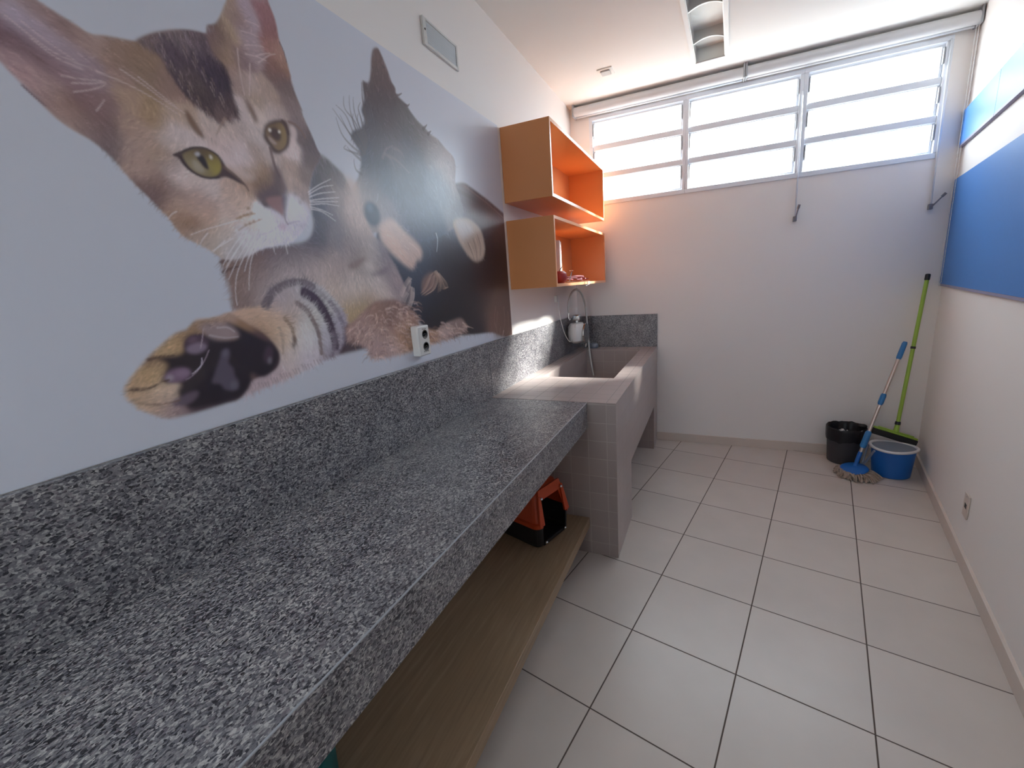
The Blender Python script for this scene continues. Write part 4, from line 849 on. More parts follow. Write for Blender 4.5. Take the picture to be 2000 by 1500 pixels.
    ["F",[-3496,2070,-3421,2077,-3402,2066,-3385,2060,-3353,2049,-3333,2043,-3308,2051,-3278,2058,-3256,2064,-3246,2072,-3231,2085,-3203,2104,-3163,2126,-3131,2139,-3097,2148,-3091,2161,-3086,2170,-3066,2183,-3048,2208,-3032,2238,-3022,2256,-2989,2337,-2915,2395,-2899,2317,-2885,2274,-2882,2223,-2872,2194,-2867,2164,-2864,2139,-2865,2125,-2856,2095,-2845,2064,-2845,2048,-2833,2020,-2820,1992,-2808,1960,-2800,1938,-2833,1896,-2856,1854,-2870,1815,-2869,1785,-2881,1754,-2899,1722,-2930,1690,-2970,1665,-3013,1655,-3062,1643,-3102,1624,-3145,1613,-3173,1616,-3198,1634,-3214,1644,-3239,1657,-3257,1672,-3272,1702,-3287,1722,-3304,1744,-3317,1760,-3331,1780,-3345,1804,-3360,1822,-3378,1838,-3397,1848,-3419,1862,-3430,1875,-3443,1891,-3456,1910,-3469,1927,-3476,1938,-3502,1973],11500,15.9,[[-3445,2022,0.94,-0.34],[-3423,2008,0.93,-0.37],[-3387,1991,0.98,-0.22],[-3435,1954,0.85,-0.52],[-3373,1952,0.99,0.14],[-3354,2039,0.93,-0.37],[-3410,1887,0.77,-0.64],[-3349,1887,0.65,-0.76],[-3347,1935,1.0,-0.05],[-3288,2012,0.91,-0.42],[-3242,1970,0.47,-0.88],[-3177,2087,0.09,-1.0],[-3161,2062,0.28,-0.96],[-3097,2043,0.31,-0.95],[-3299,1882,-0.89,-0.46],[-3272,1880,-0.86,-0.51],[-3279,1805,-0.79,-0.61],[-3296,1770,-0.63,-0.78],[-3260,1710,-0.76,-0.65],[-3238,1758,-0.94,-0.33],[-3199,1681,-0.59,-0.81],[-3183,1755,-0.96,-0.27],[-3114,1727,-0.92,-0.4],[-3061,1849,0.48,-0.88],[-3058,1925,0.5,-0.87],[-3029,1994,0.33,-0.95],[-2928,2051,0.17,-0.99],[-2906,2005,0.37,-0.93],[-2936,1861,0.16,-0.99],[-2854,1920,0.32,-0.95],[-3023,2208,-0.16,-0.99],[-2977,2206,0.83,0.56],[-2980,2157,0.95,0.31],[-2912,2235,0.04,-1.0],[-3072,1665,-0.43,-0.9],[-3142,1661,-0.68,-0.73],[-2973,1686,-0.1,-1.0],[-2908,1751,0.52,-0.86],[-2985,2070,0.15,-0.99],[-2896,2127,0.33,-0.94],[-3009,1820,0.31,-0.95]],0.2,0.45],
    ["F",[-3253,2064,-3232,2082,-3204,2102,-3163,2124,-3132,2137,-3100,2145,-3094,2133,-3091,2112,-3077,2101,-3062,2090,-3057,2068,-3057,2045,-3056,2022,-3051,2000,-3054,1970,-3066,1976,-3081,1958,-3089,1962,-3105,1945,-3116,1954,-3127,1958,-3140,1964,-3153,1972,-3163,1979,-3173,1983,-3182,1993,-3190,2004,-3197,2017,-3205,2030,-3206,2044,-3218,2056,-3236,2060],1500,21.4,[[-3445,2022,0.94,-0.34],[-3423,2008,0.93,-0.37],[-3387,1991,0.98,-0.22],[-3435,1954,0.85,-0.52],[-3373,1952,0.99,0.14],[-3354,2039,0.93,-0.37],[-3410,1887,0.77,-0.64],[-3349,1887,0.65,-0.76],[-3347,1935,1.0,-0.05],[-3288,2012,0.91,-0.42],[-3242,1970,0.47,-0.88],[-3177,2087,0.09,-1.0],[-3161,2062,0.28,-0.96],[-3097,2043,0.31,-0.95],[-3299,1882,-0.89,-0.46],[-3272,1880,-0.86,-0.51],[-3279,1805,-0.79,-0.61],[-3296,1770,-0.63,-0.78],[-3260,1710,-0.76,-0.65],[-3238,1758,-0.94,-0.33],[-3199,1681,-0.59,-0.81],[-3183,1755,-0.96,-0.27],[-3114,1727,-0.92,-0.4],[-3061,1849,0.48,-0.88],[-3058,1925,0.5,-0.87],[-3029,1994,0.33,-0.95],[-2928,2051,0.17,-0.99],[-2906,2005,0.37,-0.93],[-2936,1861,0.16,-0.99],[-2854,1920,0.32,-0.95],[-3023,2208,-0.16,-0.99],[-2977,2206,0.83,0.56],[-2980,2157,0.95,0.31],[-2912,2235,0.04,-1.0],[-3072,1665,-0.43,-0.9],[-3142,1661,-0.68,-0.73],[-2973,1686,-0.1,-1.0],[-2908,1751,0.52,-0.86],[-2985,2070,0.15,-0.99],[-2896,2127,0.33,-0.94],[-3009,1820,0.31,-0.95]],0.42,0.5],
    ["L",[-3223,2073,-3221,2064,-3219,2055],2.5,0.7,[104,86,80],0.6],
    ["L",[-3183,2017,-3180,2006,-3177,1998],2.6,0.7,[128,112,112],0.6],
    ["L",[-3158,2087,-3155,2076,-3152,2068],2.7,0.7,[128,112,112],0.6],
    ["L",[-3111,2027,-3107,2016,-3104,2007],2.9,0.8,[128,112,112],0.6],
    ["L",[-3209,2058,-3207,2048,-3204,2040],2.5,0.7,[104,86,80],0.6],
    ["L",[-3167,2000,-3164,1989,-3161,1980],2.7,0.7,[128,112,112],0.6],
    ["L",[-3142,2071,-3138,2060,-3136,2051],2.8,0.8,[128,112,112],0.6],
    ["L",[-3093,2010,-3089,1998,-3086,1989],3.0,0.8,[128,112,112],0.6],
    ["L",[-3195,2043,-3192,2032,-3189,2024],2.6,0.7,[104,86,80],0.6],
    ["L",[-3151,1983,-3148,1972,-3145,1962],2.8,0.8,[128,112,112],0.6],
    ["L",[-3125,2055,-3121,2044,-3119,2035],2.8,0.8,[128,112,112],0.6],
    ["L",[-3179,2027,-3176,2016,-3174,2007],2.7,0.7,[104,86,80],0.6],
    ["L",[-3134,1965,-3131,1953,-3128,1944],2.8,0.8,[128,112,112],0.6],
    ["L",[-3155,2096,-3151,2086,-3149,2077],2.7,0.7,[104,86,80],0.6],
    ["L",[-3107,2038,-3104,2026,-3101,2017],2.9,0.8,[128,112,112],0.6],
    ["L",[-3206,2068,-3203,2058,-3201,2049],2.6,0.7,[128,112,112],0.6],
    ["L",[-3164,2010,-3161,1999,-3158,1990],2.7,0.7,[104,86,80],0.6],
    ["L",[-3138,2081,-3135,2070,-3132,2061],2.8,0.8,[104,86,80],0.6],
    ["L",[-3089,2020,-3085,2009,-3083,1999],3.0,0.8,[128,112,112],0.6],
    ["L",[-3192,2052,-3189,2042,-3186,2033],2.6,0.7,[128,112,112],0.6],
    ["L",[-3147,1993,-3144,1982,-3142,1972],2.8,0.8,[104,86,80],0.6],
    ["L",[-3121,2065,-3118,2054,-3115,2045],2.8,0.8,[104,86,80],0.6],
    ["L",[-3176,2036,-3173,2026,-3171,2017],2.7,0.7,[128,112,112],0.6],
    ["L",[-3131,1975,-3127,1963,-3124,1954],2.8,0.8,[104,86,80],0.6],
    ["L",[-3104,2048,-3100,2037,-3097,2028],2.9,0.8,[104,86,80],0.6],
    ["L",[-3203,2077,-3200,2067,-3198,2059],2.6,0.7,[128,112,112],0.6],
    ["L",[-3161,2020,-3157,2009,-3155,2000],2.7,0.7,[128,112,112],0.6],
    ["L",[-3135,2091,-3132,2080,-3129,2071],2.8,0.8,[128,112,112],0.6],
    ["P",[-3182,1955,-3173,1948,-3162,1927,-3152,1907,-3155,1898,-3168,1905,-3180,1921,-3185,1938],[92,68,54],4.9,0.9],
    ["P",[-3025,2035,-3013,2024,-3002,2009,-2997,1984,-3005,1975,-3015,1991,-3023,2011],[94,72,62],5.9,0.9],
    ["L",[-3089,1962,-3107,1938,-3119,1918],9.3,2.7,[120,98,86],0.5],
    ["P",[-3190,1871,-3155,1886,-3117,1879,-3075,1847,-3035,1835,-3070,1820,-3114,1848,-3134,1870],[172,158,158],9.3,0.5],
    ["P",[-3232,1844,-3215,1855,-3199,1866,-3180,1874,-3156,1878,-3138,1875,-3124,1866,-3116,1852,-3111,1838,-3097,1830,-3083,1820,-3070,1807,-3083,1809,-3102,1815,-3121,1818,-3141,1810,-3166,1806,-3186,1808,-3204,1816,-3216,1828,-3222,1840],[52,37,41],2.8,0.96],
    ["R",[-3211,1850,-3194,1863,-3171,1873,-3148,1874,-3131,1867,-3125,1852,-3127,1836,-3138,1821,-3156,1812,-3177,1812,-3195,1819,-3206,1832],2.0,[[-3195,1856,92,78,54],[-3191,1837,116,104,78],[-3181,1827,120,110,92],[-3140,1843,118,104,46],[-3138,1829,126,114,50],[-3164,1818,104,91,60],[-3164,1869,76,62,48],[-3144,1868,86,70,44]],12.5],
    ["P",[-3177,1858,-3165,1858,-3159,1845,-3158,1829,-3167,1830,-3175,1841,-3180,1849],[36,28,34],2.0,1.0],
    ["P",[-3191,1843,-3179,1839,-3168,1823,-3179,1819,-3191,1825],[136,128,118],3.7,0.5],
    ["P",[-3171,1860,-3172,1859,-3173,1857,-3175,1855,-3178,1854,-3180,1854,-3182,1855,-3183,1856,-3183,1858,-3182,1860,-3180,1861,-3178,1863,-3176,1864,-3173,1864,-3172,1863,-3171,1862],[146,146,154],2.5,0.9],
    ["P",[-3143,1861,-3143,1859,-3144,1857,-3144,1856,-3145,1855,-3147,1854,-3148,1855,-3149,1856,-3149,1858,-3149,1859,-3149,1861,-3148,1863,-3147,1864,-3146,1864,-3145,1863,-3144,1862],[180,176,170],1.5,0.9],
    ["L",[-3217,1844,-3210,1828,-3193,1813,-3167,1807,-3137,1814],3.7,3.7,[44,30,34],0.8],
    ["L",[-3230,1845,-3210,1857,-3183,1872,-3154,1877,-3128,1867],4.3,3.0,[50,36,38],0.8],
    ["L",[-3116,1841,-3095,1828,-3074,1811,-3064,1795],11.0,5.5,[84,64,60],0.75],
    ["P",[-2990,1951,-2980,1976,-2961,1993,-2930,2007,-2908,2010,-2902,1993,-2902,1968,-2909,1943,-2925,1924,-2950,1911,-2968,1911,-2977,1925,-2987,1937],[62,45,42],3.2,0.95],
    ["R",[-2981,1955,-2969,1978,-2949,1991,-2927,1999,-2916,1989,-2914,1965,-2924,1940,-2943,1924,-2959,1924,-2971,1938],2.4,[[-2969,1971,92,72,52],[-2950,1986,86,66,50],[-2926,1970,112,92,62],[-2940,1935,112,92,64],[-2961,1937,104,84,70],[-2969,1948,96,78,66]],12.7],
    ["P",[-2968,1966,-2951,1980,-2934,1974,-2934,1957,-2946,1946,-2961,1951],[54,38,42],3.9,0.9],
    ["P",[-2974,1952,-2962,1947,-2951,1938,-2960,1934,-2972,1940],[136,118,112],3.1,0.7],
    ["P",[-2962,1971,-2962,1969,-2964,1967,-2965,1966,-2967,1965,-2969,1965,-2970,1966,-2970,1967,-2970,1968,-2970,1970,-2968,1972,-2967,1973,-2965,1974,-2964,1974,-2962,1973,-2962,1972],[196,188,182],1.5,0.95],
    ["P",[-2932,1974,-2933,1973,-2934,1971,-2936,1970,-2937,1969,-2938,1969,-2939,1970,-2940,1971,-2940,1972,-2939,1973,-2938,1975,-2937,1976,-2935,1977,-2934,1977,-2933,1976,-2932,1975],[196,188,182],1.6,0.95],
    ["L",[-2919,2007,-2909,1996,-2907,1975],8.2,6.6,[60,42,44],0.8],
    ["L",[-2898,2010,-2876,2008,-2856,1994,-2847,1979],8.5,5.1,[98,78,74],0.8],
    ["P",[-2897,1999,-2880,1999,-2877,1979,-2893,1947,-2920,1922,-2942,1912,-2913,1938,-2898,1969],[170,154,154],5.0,0.75],
    ["L",[-2975,1920,-2974,1903,-2972,1883,-2968,1865,-2962,1849],10.9,7.8,[82,62,62],0.8],
    ["P",[-2974,1883,-2959,1863,-2948,1838,-2942,1809,-2952,1780,-2968,1734,-2979,1747,-2999,1755,-3027,1763,-3038,1774,-3045,1789,-3012,1804,-2986,1827],[80,64,70],7.7,0.8],
    ["P",[-3017,1780,-2984,1792,-2964,1793,-2962,1773,-2972,1742,-2985,1749,-3006,1760],[122,90,90],4.7,0.85],
    ["P",[-3037,1773,-3023,1770,-3011,1761,-3028,1758],[66,50,58],3.7,0.85],
    ["P",[-2967,1789,-2948,1797,-2955,1771,-2967,1750],[72,58,70],4.8,0.8],
    ["L",[-2967,1747,-2968,1730,-2963,1719],8.0,4.8,[92,76,92],0.8],
    ["L",[-2963,1719,-2941,1727,-2919,1732],6.6,3.3,[120,108,126],0.6],
    ["P",[-2967,1713,-2967,1709,-2970,1706,-2974,1703,-2980,1700,-2985,1699,-2989,1700,-2993,1702,-2994,1704,-2993,1708,-2990,1711,-2986,1714,-2981,1717,-2976,1718,-2971,1717,-2968,1716],[150,122,136],7.9,0.7],
    ["L",[-2987,1716,-3020,1694,-3050,1683],6.1,3.0,[150,142,152],0.4],
    ["P",[-2950,1797,-2927,1809,-2899,1793,-2876,1781,-2893,1734,-2939,1727,-2964,1721,-2968,1737],[180,178,188],9.9,0.5],
    ["P",[-3070,1749,-3070,1747,-3072,1746,-3074,1745,-3076,1744,-3078,1744,-3080,1745,-3081,1746,-3081,1748,-3080,1749,-3079,1751,-3077,1752,-3074,1753,-3072,1753,-3071,1752,-3070,1751],[124,95,70],2.8,0.8],
    ["P",[-3097,1724,-3097,1722,-3099,1721,-3100,1720,-3102,1720,-3104,1720,-3106,1720,-3106,1721,-3106,1723,-3106,1724,-3104,1725,-3103,1726,-3101,1727,-3099,1727,-3097,1726,-3097,1725],[124,95,70],2.8,0.8],
    ["P",[-3086,1730,-3086,1729,-3088,1727,-3089,1726,-3091,1726,-3093,1726,-3095,1727,-3095,1728,-3095,1729,-3095,1731,-3093,1732,-3092,1733,-3090,1733,-3088,1733,-3086,1733,-3086,1732],[124,95,70],2.8,0.8],
    ["P",[-3075,1733,-3076,1731,-3077,1730,-3079,1729,-3081,1728,-3083,1728,-3084,1729,-3085,1730,-3085,1732,-3085,1733,-3083,1734,-3081,1735,-3079,1736,-3078,1736,-3076,1735,-3075,1734],[124,95,70],2.8,0.8],
    ["P",[-3064,1738,-3065,1736,-3066,1735,-3068,1734,-3070,1734,-3072,1734,-3073,1734,-3074,1735,-3074,1737,-3074,1738,-3072,1740,-3070,1741,-3068,1741,-3066,1741,-3065,1740,-3064,1739],[124,95,70],2.8,0.8],
    ["P",[-3088,1705,-3089,1704,-3090,1703,-3091,1703,-3092,1702,-3094,1702,-3095,1703,-3095,1704,-3095,1705,-3095,1706,-3094,1707,-3093,1707,-3091,1708,-3090,1707,-3089,1707,-3088,1706],[124,95,70],2.8,0.8],
    ["P",[-3075,1710,-3076,1709,-3077,1708,-3078,1707,-3080,1707,-3082,1707,-3083,1707,-3084,1708,-3084,1710,-3083,1711,-3082,1712,-3080,1713,-3079,1713,-3077,1713,-3076,1713,-3075,1712],[124,95,70],2.8,0.8],
    ["P",[-3062,1717,-3063,1716,-3064,1715,-3065,1714,-3067,1713,-3069,1713,-3070,1714,-3071,1715,-3071,1716,-3070,1717,-3069,1719,-3068,1719,-3066,1720,-3064,1720,-3063,1719,-3062,1718],[124,95,70],2.9,0.8],
    ["P",[-3047,1723,-3047,1722,-3048,1721,-3050,1720,-3051,1720,-3053,1720,-3054,1720,-3054,1721,-3054,1722,-3054,1723,-3053,1724,-3052,1725,-3050,1725,-3049,1725,-3048,1724,-3047,1724],[124,95,70],2.9,0.8],
    ["P",[-2908,1828,-2909,1826,-2911,1824,-2913,1823,-2916,1822,-2918,1822,-2920,1823,-2921,1824,-2921,1826,-2920,1827,-2918,1829,-2916,1830,-2914,1831,-2911,1831,-2910,1830,-2908,1829],[112,100,98],3.3,0.8],
    ["P",[-2911,1811,-2912,1810,-2913,1809,-2915,1808,-2917,1807,-2919,1807,-2921,1808,-2922,1808,-2922,1810,-2921,1811,-2920,1813,-2918,1814,-2916,1814,-2914,1814,-2912,1814,-2911,1813],[112,100,98],3.3,0.8],
    ["P",[-2887,1800,-2888,1799,-2890,1797,-2892,1796,-2895,1795,-2897,1795,-2899,1796,-2900,1797,-2900,1799,-2899,1800,-2898,1802,-2895,1803,-2893,1804,-2890,1804,-2888,1803,-2887,1802],[112,100,98],3.4,0.8],
    ["P",[-2902,1787,-2903,1785,-2904,1784,-2906,1783,-2908,1782,-2910,1782,-2912,1783,-2913,1784,-2913,1785,-2912,1787,-2911,1788,-2909,1789,-2907,1790,-2905,1790,-2903,1789,-2902,1788],[112,100,98],3.4,0.8],
    ["P",[-2872,1812,-2873,1810,-2874,1809,-2876,1808,-2877,1808,-2879,1808,-2881,1808,-2881,1809,-2881,1810,-2881,1811,-2880,1813,-2878,1813,-2876,1814,-2874,1814,-2873,1814,-2872,1813],[112,100,98],3.5,0.8],
    ["L",[-3113,1718,-3087,1729,-3059,1737],5.6,3.5,[136,106,76],0.6],
    ["L",[-3114,1689,-3089,1704,-3041,1725],4.2,2.8,[128,104,88],0.5],
    ["L",[-3109,1715,-3159,1697,-3199,1683,-3234,1668],2.4,1.1,[182,178,182],0.58],
    ["L",[-3134,1667,-3168,1647,-3192,1633],2.5,1.2,[182,178,182],0.58],
    ["L",[-3112,1673,-3147,1635,-3173,1599],2.5,1.2,[182,178,182],0.58],
    ["L",[-3095,1677,-3142,1622,-3175,1579],2.5,1.2,[182,178,182],0.58],
    ["L",[-3084,1675,-3134,1612,-3167,1563],2.6,1.2,[182,178,182],0.58],
    ["L",[-3073,1672,-3120,1613,-3145,1570,-3157,1528,-3159,1496],2.6,1.2,[182,178,182],0.58],
    ["L",[-3062,1669,-3094,1617,-3111,1570,-3119,1535],2.7,1.3,[182,178,182],0.58],
    ["L",[-3155,1660,-3179,1641,-3189,1631],2.4,1.1,[182,178,182],0.58],
    ["L",[-3102,1670,-3148,1618,-3167,1594],2.5,1.2,[182,178,182],0.58],
    ["L",[-3193,1676,-3209,1659,-3216,1649],2.3,1.1,[182,178,182],0.58],
    ["L",[-3252,1719,-3263,1712,-3274,1700],2.1,1.0,[182,178,182],0.58],
    ["L",[-3025,1657,-3023,1643,-3021,1632],2.9,1.4,[182,178,182],0.58],
    ["L",[-2982,1660,-2982,1645,-2981,1634],3.0,1.4,[182,178,182],0.58],
    ["L",[-3072,1665,-3106,1613,-3121,1583],2.7,1.3,[182,178,182],0.58],
    ["L",[-2868,1808,-2826,1825,-2762,1840],3.5,1.6,[182,178,182],0.58],
    ["L",[-2870,1797,-2819,1810,-2750,1824],3.5,1.7,[182,178,182],0.58],
    ["L",[-2873,1785,-2812,1796,-2755,1797],3.5,1.7,[182,178,182],0.58],
    ["L",[-2870,1773,-2828,1769,-2779,1746],3.5,1.7,[182,178,182],0.58],
    ["L",[-2871,1821,-2827,1849,-2773,1877],3.5,1.6,[182,178,182],0.58],
    ["L",[-2869,1793,-2821,1801,-2757,1810],3.5,1.7,[182,178,182],0.58],
    ["L",[-2872,1779,-2831,1775,-2788,1764],3.5,1.6,[182,178,182],0.58],
    ["L",[-2870,1815,-2816,1845,-2768,1859],3.5,1.6,[182,178,182],0.58],
    ["L",[-3296,1995,-3259,1979,-3225,1961,-3185,1945],2.4,1.1,[165,148,150],0.6],
    ["L",[-3338,1975,-3289,1969,-3245,1957,-3197,1937],2.4,1.1,[165,148,150],0.6],
    ["L",[-3266,1992,-3232,1972,-3201,1953],2.5,1.1,[165,148,150],0.6],
    ["L",[-3018,2148,-3023,2104,-3024,2062,-3023,2038],3.2,1.4,[165,148,150],0.6],
    ["L",[-2990,2124,-3000,2077,-3009,2042],3.2,1.5,[165,148,150],0.6],
    ["L",[-3397,1946,-3366,1951,-3333,1960],2.1,0.9,[165,148,150],0.6],
    ["L",[-3384,1938,-3351,1949,-3329,1959],2.1,1.0,[165,148,150],0.6],
    ["L",[-3385,1922,-3354,1937,-3330,1953],2.1,0.9,[165,148,150],0.6],
    ["L",[-3356,1898,-3350,1906,-3338,1923],2.1,1.0,[165,148,150],0.6],
    ["L",[-3452,2019,-3425,1999,-3395,1983,-3345,1976],1.9,0.9,[165,148,150],0.6],
    ["L",[-3433,2020,-3405,2000,-3367,1981],1.9,0.9,[165,148,150],0.6],
    ["L",[-3426,1995,-3397,1976,-3362,1970],2.0,0.9,[165,148,150],0.6],
    ["L",[-2968,2150,-2950,2162,-2920,2177],3.4,1.6,[165,148,150],0.6],
    ["L",[-2963,2137,-2926,2169,-2904,2181],3.5,1.6,[165,148,150],0.6],
    ["L",[-2979,2229,-2957,2232,-2942,2233],3.4,1.5,[165,148,150],0.6],
    ["L",[-2999,2196,-2971,2202,-2949,2204],3.3,1.5,[165,148,150],0.6],
    ["L",[-2995,2165,-2961,2179,-2938,2184],3.3,1.5,[165,148,150],0.6],
    ["L",[-2997,2144,-2968,2150,-2938,2152],3.3,1.5,[165,148,150],0.6],
    ["L",[-3456,1908,-3446,1896,-3433,1883],4.2,1.7,[86,66,76],0.8],
    ["L",[-2883,2220,-2874,2201,-2870,2174],4.0,1.7,[72,64,76],0.8],
    ["P",[-2569,1753,-2497,1783,-2429,1743,-2353,1701,-2327,1671,-2337,1639,-2375,1627,-2401,1596,-2440,1605,-2483,1629,-2536,1662,-2575,1698],[162,140,132],12.9,0.95],
    ["P",[-2566,1726,-2521,1739,-2444,1666,-2436,1622,-2508,1654],[176,148,136],14.9,0.6],
    ["L",[-2440,1686,-2392,1660,-2378,1627],5.9,2.1,[186,166,158],0.4],
    ["L",[-2476,1665,-2435,1630,-2404,1602],5.7,2.1,[186,166,158],0.4],
    ["L",[-2404,1700,-2355,1674,-2339,1645],6.0,2.2,[186,166,158],0.4],
    ["L",[-2507,1663,-2458,1625,-2424,1602],5.6,2.1,[186,166,158],0.4],
    ["L",[-2410,1672,-2374,1648,-2356,1632],4.4,2.2,[120,98,92],0.45],
    ["L",[-2460,1649,-2426,1622],4.2,2.1,[120,98,92],0.45],
    ["P",[-2047,1822,-1902,1846,-1786,1807,-1753,1737,-1754,1696,-1785,1655,-1851,1637,-1913,1651,-1980,1699,-2028,1752],[140,124,114],11.3,0.97],
    ["P",[-2030,1814,-1921,1830,-1861,1790,-1973,1736],[150,148,152],21.6,0.6],
    ["P",[-1973,1736,-1863,1774,-1784,1754,-1852,1692,-1932,1689],[118,100,88],18.8,0.6],
    ["L",[-1873,1753,-1851,1697,-1850,1642],6.9,3.8,[76,60,54],0.65],
    ["L",[-1825,1777,-1801,1726,-1812,1667],7.1,3.9,[76,60,54],0.65],
    ["L",[-1929,1729,-1897,1680,-1881,1649],6.7,3.7,[76,60,54],0.65],
    ["L",[-1909,1725,-1876,1676,-1865,1647],7.6,3.8,[164,146,130],0.4],
    ["L",[-1851,1755,-1827,1704,-1830,1659],7.8,3.9,[164,146,130],0.4],
    ["L",[-1796,1753,-1775,1712,-1789,1668],8.0,4.0,[164,146,130],0.4],
    ["L",[-2438,1562,-2473,1536,-2501,1504,-2508,1488],5.7,1.5,[132,118,116],0.4],
    ["L",[-2434,1560,-2468,1534,-2497,1502,-2503,1486],5.7,1.5,[141.0,127.0,125.0],0.4],
    ["L",[-2429,1558,-2464,1532,-2493,1500,-2499,1484],5.7,1.6,[150,136,134],0.4],
    ["L",[-2424,1556,-2460,1530,-2488,1498,-2495,1482],5.7,1.6,[159.0,145.0,143.0],0.4],
    ["L",[-2420,1554,-2455,1528,-2484,1496,-2490,1480],5.7,1.6,[168,154,152],0.4],
    ["L",[-2444,1552,-2459,1523,-2494,1492],5.7,1.6,[132,118,116],0.4],
    ["L",[-2439,1550,-2455,1521,-2490,1490],5.7,1.6,[141.0,127.0,125.0],0.4],
    ["L",[-2435,1548,-2450,1519,-2486,1487],5.8,1.6,[150,136,134],0.4],
    ["L",[-2430,1546,-2446,1517,-2481,1485],5.8,1.6,[159.0,145.0,143.0],0.4],
    ["L",[-2425,1544,-2441,1515,-2477,1483],5.8,1.6,[168,154,152],0.4],
    ["L",[-2430,1522,-2437,1485,-2476,1441],5.8,1.6,[132,118,116],0.4],
    ["L",[-2425,1520,-2432,1483,-2471,1439],5.9,1.6,[141.0,127.0,125.0],0.4],
    ["L",[-2420,1518,-2428,1480,-2467,1436],5.9,1.6,[150,136,134],0.4],
    ["L",[-2415,1516,-2423,1478,-2462,1434],5.9,1.6,[159.0,145.0,143.0],0.4],
    ["L",[-2411,1514,-2418,1476,-2457,1432],5.9,1.6,[168,154,152],0.4],
    ["L",[-2442,1527,-2458,1477,-2488,1446],5.8,1.6,[132,118,116],0.4],
    ["L",[-2437,1525,-2454,1475,-2483,1444],5.8,1.6,[141.0,127.0,125.0],0.4],
    ["L",[-2433,1523,-2449,1473,-2479,1441],5.8,1.6,[150,136,134],0.4],
    ["L",[-2428,1521,-2445,1471,-2474,1439],5.8,1.6,[159.0,145.0,143.0],0.4],
    ["L",[-2423,1519,-2440,1469,-2470,1437],5.9,1.6,[168,154,152],0.4],
    ["L",[-2433,1506,-2447,1468,-2464,1448],5.8,1.6,[132,118,116],0.4],
    ["L",[-2428,1503,-2442,1466,-2460,1446],5.9,1.6,[141.0,127.0,125.0],0.4],
    ["L",[-2423,1501,-2438,1464,-2455,1444],5.9,1.6,[150,136,134],0.4],
    ["L",[-2419,1499,-2433,1462,-2450,1442],5.9,1.6,[159.0,145.0,143.0],0.4],
    ["L",[-2414,1497,-2428,1460,-2446,1439],5.9,1.6,[168,154,152],0.4],
    ["L",[-2470,1503,-2496,1467,-2509,1451],5.6,1.5,[132,118,116],0.4],
    ["L",[-2465,1501,-2492,1465,-2504,1449],5.7,1.5,[141.0,127.0,125.0],0.4],
    ["L",[-2461,1499,-2487,1463,-2500,1447],5.7,1.6,[150,136,134],0.4],
    ["L",[-2456,1497,-2483,1461,-2496,1445],5.7,1.6,[159.0,145.0,143.0],0.4],
    ["L",[-2452,1495,-2479,1459,-2491,1443],5.7,1.6,[168,154,152],0.4],
    ["L",[-2481,1528,-2498,1508,-2513,1492],5.6,1.5,[132,118,116],0.4],
    ["L",[-2476,1526,-2493,1506,-2509,1490],5.6,1.5,[141.0,127.0,125.0],0.4],
    ["L",[-2472,1524,-2489,1504,-2505,1488],5.6,1.5,[150,136,134],0.4],
    ["L",[-2468,1522,-2484,1502,-2500,1486],5.7,1.5,[159.0,145.0,143.0],0.4],
    ["L",[-2463,1520,-2480,1500,-2496,1484],5.7,1.5,[168,154,152],0.4],
    ["L",[-2266,1579,-2258,1541,-2289,1501,-2346,1481],6.5,1.8,[114,90,76],0.4],
    ["L",[-2260,1581,-2251,1543,-2283,1503,-2340,1483],6.5,1.8,[126.0,102.0,88.0],0.4],
    ["L",[-2253,1583,-2245,1545,-2277,1505,-2334,1484],6.6,1.8,[138,114,100],0.4],
    ["L",[-2247,1585,-2239,1547,-2270,1506,-2328,1486],6.6,1.8,[150.0,126.0,112.0],0.4],
    ["L",[-2241,1587,-2232,1549,-2264,1508,-2322,1488],6.6,1.8,[162,138,124],0.4],
    ["L",[-2258,1579,-2226,1540,-2207,1507,-2178,1504],6.8,1.9,[114,90,76],0.4],
    ["L",[-2252,1581,-2219,1542,-2200,1509,-2171,1506],6.9,1.9,[126.0,102.0,88.0],0.4],
    ["L",[-2245,1583,-2212,1544,-2194,1511,-2164,1508],6.9,1.9,[138,114,100],0.4],
    ["L",[-2239,1585,-2206,1546,-2187,1513,-2157,1510],6.9,1.9,[150.0,126.0,112.0],0.4],
    ["L",[-2233,1587,-2199,1548,-2180,1515,-2150,1512],7.0,1.9,[162,138,124],0.4],
    ["L",[-2278,1559,-2302,1515,-2367,1484],6.4,1.7,[114,90,76],0.4],
    ["L",[-2271,1561,-2296,1517,-2361,1486],6.4,1.8,[126.0,102.0,88.0],0.4],
    ["L",[-2265,1563,-2289,1518,-2356,1488],6.4,1.8,[138,114,100],0.4],
    ["L",[-2259,1565,-2283,1520,-2350,1489],6.5,1.8,[150.0,126.0,112.0],0.4],
    ["L",[-2253,1567,-2277,1522,-2344,1491],6.5,1.8,[162,138,124],0.4],
    ["L",[-2252,1572,-2235,1531,-2243,1490],6.7,1.8,[114,90,76],0.4],
    ["L",[-2245,1574,-2229,1533,-2237,1492],6.7,1.8,[126.0,102.0,88.0],0.4],
    ["L",[-2239,1576,-2222,1535,-2230,1494],6.8,1.8,[138,114,100],0.4],
    ["L",[-2232,1578,-2216,1537,-2224,1495],6.8,1.9,[150.0,126.0,112.0],0.4],
    ["L",[-2226,1580,-2209,1539,-2217,1497],6.8,1.9,[162,138,124],0.4],
    ["L",[-2291,1568,-2328,1533,-2356,1503],6.3,1.7,[114,90,76],0.4],
    ["L",[-2285,1570,-2322,1535,-2350,1505],6.4,1.7,[126.0,102.0,88.0],0.4],
    ["L",[-2279,1572,-2316,1537,-2344,1507],6.4,1.7,[138,114,100],0.4],
